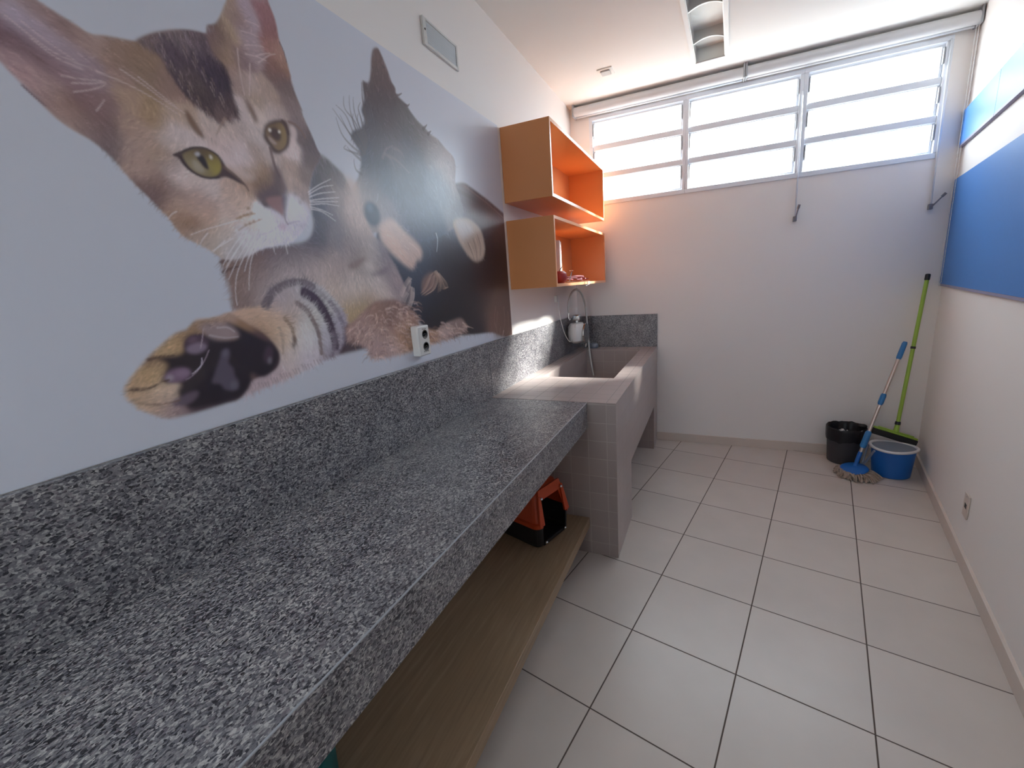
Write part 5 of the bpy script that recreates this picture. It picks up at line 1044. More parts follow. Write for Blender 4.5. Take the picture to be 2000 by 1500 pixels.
    ["L",[-2273,1574,-2310,1539,-2339,1509],6.4,1.7,[150.0,126.0,112.0],0.4],
    ["L",[-2267,1576,-2304,1541,-2333,1511],6.4,1.8,[162,138,124],0.4],
    ["L",[-2240,1568,-2194,1530,-2182,1506],6.9,1.9,[114,90,76],0.4],
    ["L",[-2234,1570,-2188,1532,-2175,1508],6.9,1.9,[126.0,102.0,88.0],0.4],
    ["L",[-2228,1572,-2181,1534,-2168,1510],7.0,1.9,[138,114,100],0.4],
    ["L",[-2221,1574,-2174,1536,-2161,1512],7.0,1.9,[150.0,126.0,112.0],0.4],
    ["L",[-2215,1576,-2167,1538,-2154,1514],7.0,1.9,[162,138,124],0.4],
    ["L",[-2310,1548,-2339,1516,-2373,1491],6.3,1.7,[114,90,76],0.4],
    ["L",[-2304,1550,-2333,1518,-2367,1493],6.3,1.7,[126.0,102.0,88.0],0.4],
    ["L",[-2298,1552,-2327,1520,-2362,1495],6.3,1.7,[138,114,100],0.4],
    ["L",[-2292,1554,-2321,1521,-2356,1496],6.4,1.7,[150.0,126.0,112.0],0.4],
    ["L",[-2286,1556,-2315,1523,-2350,1498],6.4,1.7,[162,138,124],0.4],
    ["P",[-2343,1553,-2266,1581,-2258,1518,-2333,1489,-2361,1499],[112,86,80],11.6,0.6],
    ["L",[-2205,1753,-2199,1722,-2216,1672],6.1,2.5,[150,160,172],0.6],
    ["F",[-2569,1753,-2497,1783,-2429,1743,-2353,1701,-2327,1671,-2337,1639,-2401,1596,-2483,1629,-2575,1698],260,23.2,[[-2521,1739,0.88,-0.48],[-2415,1647,0.73,-0.68]],0.16,0.5],
    ["F",[-2047,1822,-1902,1846,-1786,1807,-1753,1737,-1785,1655,-1851,1637,-1980,1699],220,34.0,[[-1988,1784,0.6,-0.8],[-1852,1692,0.41,-0.91]],0.16,0.5],
    ["P",[-2800,1409,-2781,1365,-2721,1321,-2728,1311,-2852,1310,-2839,1329,-2819,1353],[58,42,48],6.1,0.95],
    ["R",[-2807,1396,-2771,1413,-2702,1452,-2644,1476,-2544,1478,-2501,1460,-2457,1436,-2413,1398,-2396,1356,-2296,1324,-2244,1334,-2163,1350,-2069,1356,-2021,1319,-2021,1290,-2083,1280,-2179,1270,-2286,1268,-2392,1264,-2492,1256,-2603,1256,-2674,1261,-2720,1275,-2728,1311,-2786,1342,-2809,1346],7.9,[[-2635,1453,118,92,82],[-2752,1389,126,100,95],[-2651,1377,128,103,96],[-2723,1348,146,122,116],[-2681,1294,134,112,112],[-2598,1280,142,120,117],[-2509,1340,132,100,80],[-2485,1293,148,116,96],[-2338,1306,142,110,88],[-2218,1297,138,118,114],[-2099,1325,106,88,84],[-2526,1414,116,92,88],[-2405,1348,112,88,80],[-2579,1449,104,80,74]],36.8],
    ["L",[-2404,1278,-2381,1267,-2367,1242],9.2,2.6,[150,122,108],0.32],
    ["L",[-2594,1278,-2588,1281,-2567,1272],7.9,2.2,[160,134,124],0.32],
    ["L",[-2666,1416,-2656,1408,-2656,1387],7.2,2.0,[160,134,124],0.32],
    ["L",[-2762,1357,-2772,1356,-2775,1344],6.6,1.9,[172,148,142],0.32],
    ["L",[-2696,1271,-2692,1266,-2692,1250],7.2,2.0,[160,134,124],0.32],
    ["L",[-2619,1394,-2609,1394,-2595,1386],7.6,2.1,[172,148,142],0.32],
    ["L",[-2226,1292,-2202,1287,-2171,1268],10.4,2.9,[172,148,142],0.32],
    ["L",[-2219,1320,-2199,1322,-2164,1312],10.4,2.9,[150,122,108],0.32],
    ["L",[-2670,1276,-2672,1272,-2660,1253],7.4,2.1,[94,70,64],0.32],
    ["L",[-2243,1353,-2222,1352,-2214,1341],10.1,2.9,[172,148,142],0.32],
    ["L",[-2217,1324,-2176,1319,-2150,1303],10.5,3.0,[184,162,156],0.32],
    ["L",[-2741,1411,-2749,1403,-2754,1381],6.7,1.9,[184,162,156],0.32],
    ["L",[-2245,1284,-2236,1281,-2213,1262],10.2,2.9,[94,70,64],0.32],
    ["L",[-2458,1366,-2436,1366,-2413,1356],8.7,2.5,[184,162,156],0.32],
    ["L",[-2524,1453,-2521,1451,-2514,1437],8.1,2.3,[94,70,64],0.32],
    ["L",[-2701,1272,-2711,1271,-2711,1256],7.1,2.0,[94,70,64],0.32],
    ["L",[-2519,1431,-2501,1427,-2502,1412],8.2,2.3,[94,70,64],0.32],
    ["L",[-2639,1372,-2625,1369,-2629,1356],7.5,2.1,[86,62,58],0.32],
    ["L",[-2389,1336,-2372,1338,-2357,1331],9.2,2.6,[184,162,156],0.32],
    ["L",[-2452,1342,-2424,1337,-2406,1320],8.8,2.5,[184,162,156],0.32],
    ["L",[-2371,1268,-2335,1266,-2315,1258],9.5,2.7,[184,162,156],0.32],
    ["L",[-2667,1266,-2647,1257,-2634,1237],7.5,2.1,[184,162,156],0.32],
    ["L",[-2404,1455,-2391,1455,-2371,1444],8.9,2.5,[150,122,108],0.32],
    ["L",[-2631,1365,-2616,1362,-2607,1349],7.6,2.1,[184,162,156],0.32],
    ["L",[-2607,1286,-2588,1277,-2587,1257],7.8,2.2,[184,162,156],0.32],
    ["L",[-2475,1339,-2454,1336,-2425,1322],8.7,2.4,[94,70,64],0.32],
    ["L",[-2761,1347,-2770,1343,-2782,1327],6.7,1.9,[86,62,58],0.32],
    ["L",[-2691,1354,-2699,1352,-2699,1337],7.1,2.0,[150,122,108],0.32],
    ["L",[-2066,1301,-2042,1298,-2013,1282],11.5,3.2,[184,162,156],0.32],
    ["L",[-2406,1315,-2379,1314,-2346,1301],9.2,2.6,[172,148,142],0.32],
    ["L",[-2441,1389,-2422,1391,-2396,1383],8.8,2.5,[86,62,58],0.32],
    ["L",[-2575,1440,-2557,1441,-2535,1433],7.8,2.2,[86,62,58],0.32],
    ["L",[-2723,1357,-2728,1348,-2740,1327],6.9,1.9,[160,134,124],0.32],
    ["L",[-2608,1275,-2590,1272,-2589,1261],7.8,2.2,[86,62,58],0.32],
    ["L",[-2450,1384,-2440,1378,-2429,1358],8.7,2.4,[94,70,64],0.32],
    ["L",[-2661,1413,-2653,1408,-2650,1392],7.3,2.0,[160,134,124],0.32],
    ["L",[-2670,1266,-2646,1263,-2639,1254],7.5,2.1,[184,162,156],0.32],
    ["L",[-2638,1272,-2625,1272,-2617,1263],7.6,2.1,[150,122,108],0.32],
    ["L",[-2519,1399,-2503,1391,-2488,1371],8.2,2.3,[172,148,142],0.32],
    ["L",[-2430,1402,-2421,1403,-2403,1395],8.8,2.5,[94,70,64],0.32],
    ["L",[-2732,1276,-2744,1274,-2759,1262],6.9,1.9,[94,70,64],0.32],
    ["L",[-2326,1299,-2318,1297,-2305,1283],9.6,2.7,[184,162,156],0.32],
    ["L",[-2293,1300,-2270,1297,-2259,1283],9.9,2.8,[94,70,64],0.32],
    ["L",[-2746,1341,-2757,1341,-2772,1331],6.7,1.9,[94,70,64],0.32],
    ["L",[-2197,1318,-2172,1311,-2147,1290],10.6,3.0,[184,162,156],0.32],
    ["L",[-2432,1305,-2413,1304,-2396,1293],9.0,2.5,[160,134,124],0.32],
    ["L",[-2451,1343,-2433,1346,-2418,1339],8.8,2.5,[86,62,58],0.32],
    ["L",[-2780,1337,-2785,1337,-2796,1328],6.6,1.8,[172,148,142],0.32],
    ["L",[-2791,1341,-2783,1331,-2777,1309],6.6,1.9,[150,122,108],0.32],
    ["L",[-2518,1424,-2491,1422,-2471,1411],8.3,2.3,[172,148,142],0.32],
    ["L",[-2554,1451,-2538,1449,-2520,1435],8.0,2.2,[150,122,108],0.32],
    ["L",[-2755,1343,-2762,1340,-2769,1325],6.7,1.9,[150,122,108],0.32],
    ["L",[-2774,1343,-2792,1344,-2805,1334],6.5,1.8,[86,62,58],0.32],
    ["L",[-2098,1286,-2084,1287,-2058,1276],11.3,3.2,[160,134,124],0.32],
    ["L",[-2284,1318,-2266,1317,-2247,1305],9.9,2.8,[184,162,156],0.32],
    ["L",[-2550,1438,-2532,1435,-2523,1423],8.0,2.2,[86,62,58],0.32],
    ["L",[-2162,1313,-2124,1313,-2089,1303],10.9,3.1,[172,148,142],0.32],
    ["L",[-2584,1281,-2572,1274,-2572,1256],8.0,2.2,[160,134,124],0.32],
    ["L",[-2481,1414,-2470,1411,-2453,1396],8.4,2.4,[160,134,124],0.32],
    ["L",[-2235,1349,-2210,1344,-2202,1327],10.2,2.9,[184,162,156],0.32],
    ["L",[-2551,1275,-2536,1273,-2512,1259],8.2,2.3,[86,62,58],0.32],
    ["L",[-2687,1374,-2689,1368,-2677,1347],7.1,2.0,[184,162,156],0.32],
    ["L",[-2495,1441,-2473,1441,-2467,1432],8.3,2.3,[184,162,156],0.32],
    ["L",[-2169,1317,-2144,1315,-2133,1304],10.7,3.0,[160,134,124],0.32],
    ["L",[-2535,1273,-2515,1269,-2489,1254],8.4,2.4,[184,162,156],0.32],
    ["L",[-2361,1274,-2341,1273,-2326,1262],9.5,2.7,[172,148,142],0.32],
    ["L",[-2371,1304,-2362,1295,-2348,1271],9.3,2.6,[150,122,108],0.32],
    ["L",[-2501,1399,-2478,1393,-2468,1375],8.4,2.4,[160,134,124],0.32],
    ["L",[-2777,1361,-2784,1358,-2780,1342],6.6,1.9,[94,70,64],0.32],
    ["L",[-2774,1373,-2761,1367,-2763,1350],6.7,1.9,[184,162,156],0.32],
    ["L",[-2517,1309,-2508,1306,-2484,1289],8.4,2.4,[172,148,142],0.32],
    ["L",[-2203,1327,-2181,1321,-2145,1298],10.5,3.0,[160,134,124],0.32],
    ["L",[-2477,1369,-2457,1369,-2451,1360],8.5,2.4,[184,162,156],0.32],
    ["L",[-2308,1293,-2283,1292,-2264,1282],9.8,2.8,[94,70,64],0.32],
    ["L",[-2580,1331,-2558,1323,-2545,1303],8.0,2.2,[184,162,156],0.32],
    ["L",[-2430,1427,-2397,1425,-2379,1413],8.9,2.5,[184,162,156],0.32],
    ["L",[-2600,1442,-2581,1441,-2575,1431],7.7,2.2,[172,148,142],0.32],
    ["L",[-2639,1368,-2612,1366,-2598,1358],7.6,2.1,[184,162,156],0.32],
    ["L",[-2652,1272,-2636,1271,-2632,1263],7.6,2.1,[160,134,124],0.32],
    ["L",[-2313,1274,-2280,1272,-2250,1260],9.9,2.8,[94,70,64],0.32],
    ["L",[-2602,1404,-2588,1403,-2569,1392],7.7,2.2,[184,162,156],0.32],
    ["L",[-2423,1452,-2410,1452,-2397,1441],8.8,2.5,[184,162,156],0.32],
    ["L",[-2669,1273,-2657,1269,-2642,1253],7.5,2.1,[160,134,124],0.32],
    ["L",[-2450,1421,-2428,1416,-2420,1401],8.7,2.4,[94,70,64],0.32],
    ["L",[-2725,1414,-2725,1409,-2718,1391],6.9,1.9,[94,70,64],0.32],
    ["L",[-2777,1349,-2788,1350,-2804,1341],6.5,1.8,[94,70,64],0.32],
    ["L",[-2525,1453,-2525,1451,-2518,1437],8.0,2.3,[86,62,58],0.32],
    ["L",[-2500,1418,-2492,1414,-2481,1398],8.3,2.3,[86,62,58],0.32],
    ["L",[-2580,1414,-2570,1405,-2567,1383],7.8,2.2,[172,148,142],0.32],
    ["L",[-2542,1434,-2538,1430,-2522,1412],8.0,2.3,[172,148,142],0.32],
    ["L",[-2572,1301,-2546,1299,-2520,1289],8.1,2.3,[184,162,156],0.32],
    ["L",[-2511,1342,-2506,1342,-2484,1330],8.3,2.3,[150,122,108],0.32],
    ["L",[-2483,1326,-2460,1325,-2446,1315],8.6,2.4,[184,162,156],0.32],
    ["L",[-2403,1334,-2383,1332,-2359,1319],9.1,2.6,[150,122,108],0.32],
    ["L",[-2355,1322,-2352,1318,-2330,1299],9.4,2.6,[86,62,58],0.32],
    ["L",[-2268,1291,-2254,1281,-2233,1252],10.1,2.8,[94,70,64],0.32],
    ["L",[-2289,1279,-2269,1266,-2266,1239],9.9,2.8,[150,122,108],0.32],
    ["L",[-2111,1272,-2072,1266,-2057,1251],11.3,3.2,[172,148,142],0.32],
    ["L",[-2682,1270,-2676,1264,-2677,1247],7.3,2.1,[172,148,142],0.32],
    ["L",[-2584,1303,-2568,1302,-2558,1292],7.9,2.2,[150,122,108],0.32],
    ["L",[-2550,1443,-2526,1438,-2521,1424],8.0,2.2,[150,122,108],0.32],
    ["L",[-2641,1302,-2640,1300,-2627,1286],7.5,2.1,[160,134,124],0.32],
    ["L",[-2536,1424,-2512,1420,-2503,1406],8.1,2.3,[150,122,108],0.32],
    ["L",[-2543,1371,-2521,1368,-2496,1353],8.2,2.3,[184,162,156],0.32],
    ["L",[-2601,1379,-2584,1378,-2572,1368],7.7,2.2,[86,62,58],0.32],
    ["L",[-2422,1304,-2392,1296,-2383,1277],9.1,2.6,[172,148,142],0.32],
    ["L",[-2722,1372,-2731,1374,-2746,1368],6.8,1.9,[94,70,64],0.32],
    ["L",[-2487,1440,-2474,1441,-2457,1433],8.4,2.4,[172,148,142],0.32],
    ["L",[-2592,1302,-2569,1298,-2560,1286],7.9,2.2,[184,162,156],0.32],
    ["L",[-2574,1367,-2560,1362,-2540,1345],7.9,2.2,[172,148,142],0.32],
    ["L",[-2094,1309,-2070,1301,-2027,1275],11.4,3.2,[184,162,156],0.32],
    ["L",[-2607,1309,-2587,1306,-2560,1291],7.9,2.2,[150,122,108],0.32],
    ["L",[-2732,1382,-2746,1378,-2759,1362],6.8,1.9,[184,162,156],0.32],
    ["L",[-2630,1365,-2620,1360,-2598,1342],7.6,2.1,[86,62,58],0.32],
    ["L",[-2760,1394,-2774,1391,-2796,1378],6.6,1.8,[184,162,156],0.32],
    ["L",[-2744,1383,-2732,1377,-2732,1360],6.8,1.9,[94,70,64],0.32],
    ["L",[-2656,1378,-2648,1378,-2637,1367],7.4,2.1,[160,134,124],0.32],
    ["L",[-2513,1377,-2505,1379,-2488,1369],8.3,2.3,[160,134,124],0.32],
    ["L",[-2488,1458,-2465,1456,-2441,1444],8.4,2.4,[86,62,58],0.32],
    ["L",[-2381,1301,-2370,1300,-2357,1288],9.3,2.6,[150,122,108],0.32],
    ["L",[-2117,1336,-2115,1326,-2098,1297],11.0,3.1,[184,162,156],0.32],
    ["L",[-2252,1339,-2241,1327,-2229,1297],10.1,2.8,[160,134,124],0.32],
    ["L",[-2397,1270,-2388,1267,-2377,1253],9.2,2.6,[150,122,108],0.32],
    ["L",[-2681,1282,-2681,1280,-2693,1269],7.3,2.0,[160,134,124],0.32],
    ["L",[-2668,1413,-2669,1405,-2659,1382],7.2,2.0,[86,62,58],0.32],
    ["L",[-2742,1349,-2750,1347,-2761,1334],6.8,1.9,[94,70,64],0.32],
    ["L",[-2545,1269,-2539,1265,-2536,1250],8.2,2.3,[172,148,142],0.32],
    ["L",[-2511,1302,-2495,1297,-2472,1278],8.5,2.4,[94,70,64],0.32],
    ["L",[-2633,1299,-2607,1297,-2592,1287],7.7,2.2,[184,162,156],0.32],
    ["L",[-2441,1356,-2425,1356,-2414,1345],8.8,2.5,[184,162,156],0.32],
    ["L",[-2643,1349,-2632,1347,-2616,1334],7.5,2.1,[94,70,64],0.32],
    ["L",[-2723,1287,-2741,1290,-2753,1282],6.9,1.9,[150,122,108],0.32],
    ["L",[-2492,1273,-2475,1274,-2453,1265],8.6,2.4,[94,70,64],0.32],
    ["L",[-2495,1333,-2470,1332,-2456,1322],8.5,2.4,[172,148,142],0.32],
    ["L",[-2569,1393,-2553,1387,-2548,1371],7.9,2.2,[160,134,124],0.32],
    ["L",[-2662,1298,-2643,1294,-2636,1282],7.5,2.1,[150,122,108],0.32],
    ["L",[-2331,1305,-2312,1294,-2300,1267],9.6,2.7,[160,134,124],0.32],
    ["L",[-2572,1441,-2550,1441,-2530,1431],7.9,2.2,[86,62,58],0.32],
    ["L",[-2315,1298,-2307,1297,-2282,1282],9.7,2.7,[150,122,108],0.32],
    ["L",[-2769,1345,-2781,1348,-2789,1341],6.6,1.9,[94,70,64],0.32],
    ["L",[-2471,1336,-2448,1325,-2441,1301],8.7,2.4,[150,122,108],0.32],
    ["L",[-2641,1409,-2622,1405,-2609,1389],7.5,2.1,[86,62,58],0.32],
    ["L",[-2484,1375,-2452,1367,-2439,1349],8.6,2.4,[184,162,156],0.32],
    ["L",[-2572,1451,-2553,1452,-2531,1443],7.9,2.2,[150,122,108],0.32],
    ["L",[-2705,1287,-2721,1288,-2734,1278],7.0,2.0,[86,62,58],0.32],
    ["L",[-2784,1397,-2788,1392,-2796,1376],6.5,1.8,[160,134,124],0.32],
    ["L",[-2644,1397,-2633,1393,-2631,1378],7.4,2.1,[150,122,108],0.32],
    ["L",[-2645,1311,-2626,1309,-2604,1296],7.6,2.1,[86,62,58],0.32],
    ["L",[-2392,1280,-2361,1279,-2349,1270],9.3,2.6,[184,162,156],0.32],
    ["L",[-2608,1407,-2589,1409,-2556,1402],7.7,2.2,[94,70,64],0.32],
    ["L",[-2610,1432,-2602,1424,-2595,1403],7.6,2.1,[86,62,58],0.32],
    ["L",[-2496,1447,-2472,1447,-2441,1437],8.4,2.4,[86,62,58],0.32],
    ["L",[-2739,1376,-2733,1367,-2727,1345],6.9,1.9,[94,70,64],0.32],
    ["L",[-2374,1293,-2356,1294,-2341,1286],9.3,2.6,[184,162,156],0.32],
    ["L",[-2058,1315,-2029,1314,-1995,1301],11.6,3.3,[160,134,124],0.32],
    ["L",[-2621,1296,-2602,1294,-2597,1285],7.7,2.2,[172,148,142],0.32],
    ["L",[-2462,1273,-2441,1269,-2433,1256],8.8,2.5,[160,134,124],0.32],
    ["L",[-2650,1374,-2636,1368,-2626,1352],7.4,2.1,[160,134,124],0.32],
    ["L",[-2654,1421,-2652,1413,-2656,1392],7.3,2.0,[184,162,156],0.32],
    ["L",[-2415,1398,-2398,1401,-2385,1395],8.9,2.5,[150,122,108],0.32],
    ["L",[-2428,1345,-2403,1334,-2398,1311],8.9,2.5,[86,62,58],0.32],
    ["L",[-2628,1401,-2625,1398,-2617,1384],7.5,2.1,[94,70,64],0.32],
    ["L",[-2590,1299,-2583,1301,-2561,1293],7.9,2.2,[150,122,108],0.32],
    ["L",[-2481,1426,-2476,1420,-2469,1402],8.4,2.4,[184,162,156],0.32],
    ["L",[-2609,1311,-2583,1308,-2568,1296],7.8,2.2,[86,62,58],0.32],
    ["L",[-2791,1370,-2790,1363,-2799,1347],6.5,1.8,[94,70,64],0.32],
    ["L",[-2460,1349,-2437,1348,-2430,1337],8.7,2.4,[160,134,124],0.32],
    ["L",[-2676,1300,-2670,1294,-2678,1278],7.3,2.1,[150,122,108],0.32],
    ["L",[-2671,1425,-2693,1426,-2714,1416],7.0,2.0,[184,162,156],0.32],
    ["L",[-2630,1314,-2605,1313,-2591,1306],7.7,2.2,[94,70,64],0.32],
    ["L",[-2442,1459,-2415,1460,-2400,1452],8.7,2.4,[160,134,124],0.32],
    ["L",[-2737,1387,-2751,1381,-2760,1363],6.7,1.9,[94,70,64],0.32],
    ["L",[-2334,1300,-2302,1297,-2282,1285],9.7,2.7,[86,62,58],0.32],
    ["L",[-2195,1280,-2172,1273,-2136,1249],10.7,3.0,[86,62,58],0.32],
    ["L",[-2737,1405,-2755,1407,-2761,1399],6.7,1.9,[172,148,142],0.32],
    ["L",[-2163,1337,-2144,1334,-2137,1318],10.7,3.0,[94,70,64],0.32],
    ["L",[-2671,1390,-2683,1387,-2689,1372],7.1,2.0,[172,148,142],0.32],
    ["L",[-2455,1414,-2429,1408,-2415,1389],8.7,2.4,[184,162,156],0.32],
    ["L",[-2240,1339,-2209,1333,-2193,1314],10.3,2.9,[150,122,108],0.32],
    ["L",[-2435,1289,-2417,1284,-2421,1271],8.9,2.5,[86,62,58],0.32],
    ["L",[-2713,1348,-2713,1342,-2718,1325],7.0,2.0,[160,134,124],0.32],
    ["L",[-2698,1364,-2707,1356,-2704,1332],7.1,2.0,[150,122,108],0.32],
    ["L",[-2769,1362,-2770,1356,-2771,1339],6.6,1.9,[86,62,58],0.32],
    ["L",[-2125,1273,-2102,1271,-2085,1258],11.1,3.1,[94,70,64],0.32],
    ["L",[-2484,1438,-2466,1436,-2437,1423],8.5,2.4,[94,70,64],0.32],
    ["L",[-2362,1308,-2344,1305,-2312,1287],9.5,2.7,[94,70,64],0.32],
    ["L",[-2603,1302,-2578,1296,-2570,1282],7.9,2.2,[172,148,142],0.32],
    ["L",[-2750,1382,-2752,1379,-2746,1364],6.7,1.9,[184,162,156],0.32],
    ["L",[-2636,1376,-2611,1372,-2602,1359],7.6,2.1,[160,134,124],0.32],
    ["L",[-2212,1290,-2200,1288,-2169,1270],10.5,2.9,[94,70,64],0.32],
    ["L",[-2688,1334,-2696,1332,-2701,1320],7.1,2.0,[94,70,64],0.32],
    ["L",[-2660,1414,-2675,1411,-2694,1396],7.1,2.0,[86,62,58],0.32],
    ["L",[-2459,1439,-2429,1437,-2407,1424],8.6,2.4,[94,70,64],0.32],
    ["L",[-2524,1436,-2493,1435,-2473,1425],8.2,2.3,[184,162,156],0.32],
    ["L",[-2710,1415,-2710,1408,-2724,1391],6.9,1.9,[150,122,108],0.32],
    ["L",[-2504,1427,-2478,1429,-2456,1423],8.3,2.3,[86,62,58],0.32],
    ["L",[-2560,1364,-2548,1365,-2536,1357],8.0,2.2,[184,162,156],0.32],
    ["L",[-2617,1336,-2588,1331,-2575,1317],7.8,2.2,[184,162,156],0.32],
    ["L",[-2604,1334,-2579,1330,-2573,1320],7.8,2.2,[94,70,64],0.32],
    ["L",[-2302,1336,-2294,1338,-2264,1329],9.8,2.7,[94,70,64],0.32],
    ["L",[-2128,1299,-2094,1295,-2080,1281],11.1,3.1,[160,134,124],0.32],
    ["L",[-2492,1329,-2469,1326,-2440,1311],8.6,2.4,[86,62,58],0.32],
    ["L",[-2604,1337,-2586,1334,-2558,1320],7.8,2.2,[172,148,142],0.32],
    ["L",[-2778,1388,-2790,1385,-2812,1373],6.5,1.8,[184,162,156],0.32],
    ["L",[-2671,1379,-2688,1383,-2695,1376],7.1,2.0,[160,134,124],0.32],
    ["L",[-2147,1268,-2110,1256,-2098,1230],11.1,3.1,[86,62,58],0.32],
    ["L",[-2638,1437,-2630,1439,-2615,1433],7.4,2.1,[160,134,124],0.32],
    ["L",[-2267,1328,-2243,1329,-2233,1321],10.0,2.8,[150,122,108],0.32],
    ["L",[-2130,1288,-2098,1287,-2066,1276],11.1,3.1,[184,162,156],0.32],
    ["L",[-2726,1327,-2714,1321,-2719,1306],7.0,2.0,[160,134,124],0.32],
    ["L",[-2512,1272,-2496,1265,-2483,1247],8.5,2.4,[184,162,156],0.32],
    ["L",[-2580,1410,-2559,1409,-2533,1399],7.9,2.2,[86,62,58],0.32],
    ["L",[-2656,1430,-2653,1423,-2664,1405],7.2,2.0,[184,162,156],0.32],
    ["L",[-2708,1352,-2713,1345,-2720,1324],7.0,2.0,[86,62,58],0.32],
    ["L",[-2175,1274,-2157,1271,-2146,1256],10.7,3.0,[160,134,124],0.32],
    ["L",[-2245,1278,-2221,1271,-2199,1251],10.3,2.9,[86,62,58],0.32],
    ["L",[-2487,1267,-2470,1268,-2442,1258],8.7,2.4,[86,62,58],0.32],
    ["L",[-2244,1349,-2221,1339,-2208,1314],10.2,2.9,[86,62,58],0.32],
    ["L",[-2721,1387,-2724,1384,-2731,1370],6.9,1.9,[172,148,142],0.32],
    ["L",[-2699,1364,-2716,1363,-2732,1351],7.0,2.0,[184,162,156],0.32],
    ["L",[-2599,1318,-2581,1316,-2580,1307],7.8,2.2,[160,134,124],0.32],
    ["L",[-2226,1348,-2215,1345,-2205,1329],10.2,2.9,[94,70,64],0.32],
    ["L",[-2722,1342,-2729,1337,-2725,1318],6.9,2.0,[86,62,58],0.32],
    ["L",[-2039,1322,-2024,1321,-1997,1305],11.6,3.3,[150,122,108],0.32],
    ["L",[-2471,1421,-2441,1421,-2419,1411],8.6,2.4,[150,122,108],0.32],
    ["L",[-2330,1276,-2299,1274,-2277,1262],9.8,2.7,[86,62,58],0.32],
    ["L",[-2546,1359,-2538,1356,-2531,1341],8.1,2.3,[94,70,64],0.32],
    ["L",[-2500,1318,-2479,1318,-2468,1310],8.5,2.4,[150,122,108],0.32],
    ["L",[-2266,1280,-2245,1277,-2208,1258],10.2,2.9,[150,122,108],0.32],
    ["L",[-2503,1322,-2475,1314,-2462,1293],8.5,2.4,[172,148,142],0.32],
    ["L",[-2759,1395,-2755,1387,-2750,1365],6.7,1.9,[172,148,142],0.32],
    ["L",[-2267,1312,-2238,1305,-2222,1287],10.1,2.8,[184,162,156],0.32],
    ["L",[-2064,1297,-2035,1295,-1996,1278],11.6,3.3,[86,62,58],0.32],
    ["L",[-2270,1298,-2248,1290,-2213,1266],10.1,2.8,[160,134,124],0.32],
    ["L",[-2638,1298,-2618,1297,-2598,1287],7.7,2.2,[86,62,58],0.32],
    ["L",[-2536,1418,-2524,1419,-2503,1410],8.1,2.3,[160,134,124],0.32],
    ["L",[-2621,1421,-2618,1414,-2604,1393],7.5,2.1,[184,162,156],0.32],
    ["L",[-2432,1400,-2416,1398,-2387,1385],8.8,2.5,[172,148,142],0.32],
    ["L",[-2543,1293,-2522,1289,-2497,1273],8.3,2.3,[184,162,156],0.32],
    ["L",[-2692,1387,-2698,1382,-2699,1365],7.1,2.0,[172,148,142],0.32],
    ["L",[-2048,1278,-2012,1278,-2005,1271],11.7,3.3,[94,70,64],0.32],
    ["L",[-2791,1389,-2794,1380,-2795,1357],6.5,1.8,[172,148,142],0.32],
    ["L",[-2525,1442,-2499,1442,-2471,1431],8.2,2.3,[86,62,58],0.32],
    ["L",[-2697,1337,-2710,1334,-2715,1317],7.1,2.0,[160,134,124],0.32],
    ["L",[-2533,1463,-2512,1461,-2507,1448],8.1,2.3,[160,134,124],0.32],
    ["L",[-2669,1372,-2673,1371,-2692,1361],7.2,2.0,[86,62,58],0.32],
    ["L",[-2419,1389,-2398,1387,-2398,1376],8.9,2.5,[94,70,64],0.32],
    ["L",[-2556,1279,-2538,1277,-2530,1265],8.2,2.3,[160,134,124],0.32],
    ["L",[-2690,1278,-2678,1270,-2678,1250],7.3,2.1,[86,62,58],0.32],
    ["L",[-2173,1314,-2166,1309,-2151,1288],10.7,3.0,[94,70,64],0.32],
    ["L",[-2587,1394,-2574,1394,-2559,1385],7.8,2.2,[86,62,58],0.32],
    ["L",[-2706,1330,-2707,1326,-2699,1308],7.1,2.0,[172,148,142],0.32],
    ["L",[-2697,1323,-2695,1316,-2700,1296],7.1,2.0,[94,70,64],0.32],
    ["L",[-2574,1381,-2550,1379,-2544,1368],7.9,2.2,[184,162,156],0.32],
    ["L",[-2589,1379,-2568,1380,-2543,1371],7.9,2.2,[94,70,64],0.32],
    ["L",[-2684,1288,-2683,1280,-2676,1257],7.3,2.1,[184,162,156],0.32],
    ["L",[-2617,1406,-2597,1403,-2587,1391],7.6,2.1,[94,70,64],0.32],
    ["L",[-2648,1336,-2641,1334,-2639,1321],7.4,2.1,[150,122,108],0.32],
    ["L",[-2487,1299,-2458,1293,-2444,1278],8.6,2.4,[172,148,142],0.32],
    ["L",[-2178,1293,-2159,1283,-2154,1257],10.7,3.0,[172,148,142],0.32],
    ["L",[-2694,1269,-2712,1270,-2726,1259],7.1,2.0,[150,122,108],0.32],
    ["L",[-2547,1431,-2532,1429,-2515,1416],8.0,2.3,[86,62,58],0.32],
    ["L",[-2530,1302,-2514,1304,-2504,1298],8.3,2.3,[184,162,156],0.32],
    ["L",[-2511,1336,-2492,1333,-2485,1320],8.4,2.4,[172,148,142],0.32],
    ["L",[-2560,1323,-2544,1321,-2529,1309],8.1,2.3,[160,134,124],0.32],
    ["L",[-2542,1361,-2522,1362,-2494,1353],8.2,2.3,[86,62,58],0.32],
    ["L",[-2255,1285,-2230,1282,-2186,1265],10.3,2.9,[150,122,108],0.32],
    ["L",[-2735,1330,-2738,1329,-2751,1319],6.9,1.9,[86,62,58],0.32],
    ["L",[-2683,1336,-2690,1333,-2688,1316],7.2,2.0,[172,148,142],0.32],
    ["L",[-2460,1412,-2434,1409,-2419,1394],8.6,2.4,[86,62,58],0.32],
    ["L",[-2538,1335,-2521,1337,-2506,1330],8.2,2.3,[86,62,58],0.32],
    ["L",[-2587,1326,-2577,1323,-2575,1311],7.9,2.2,[160,134,124],0.32],
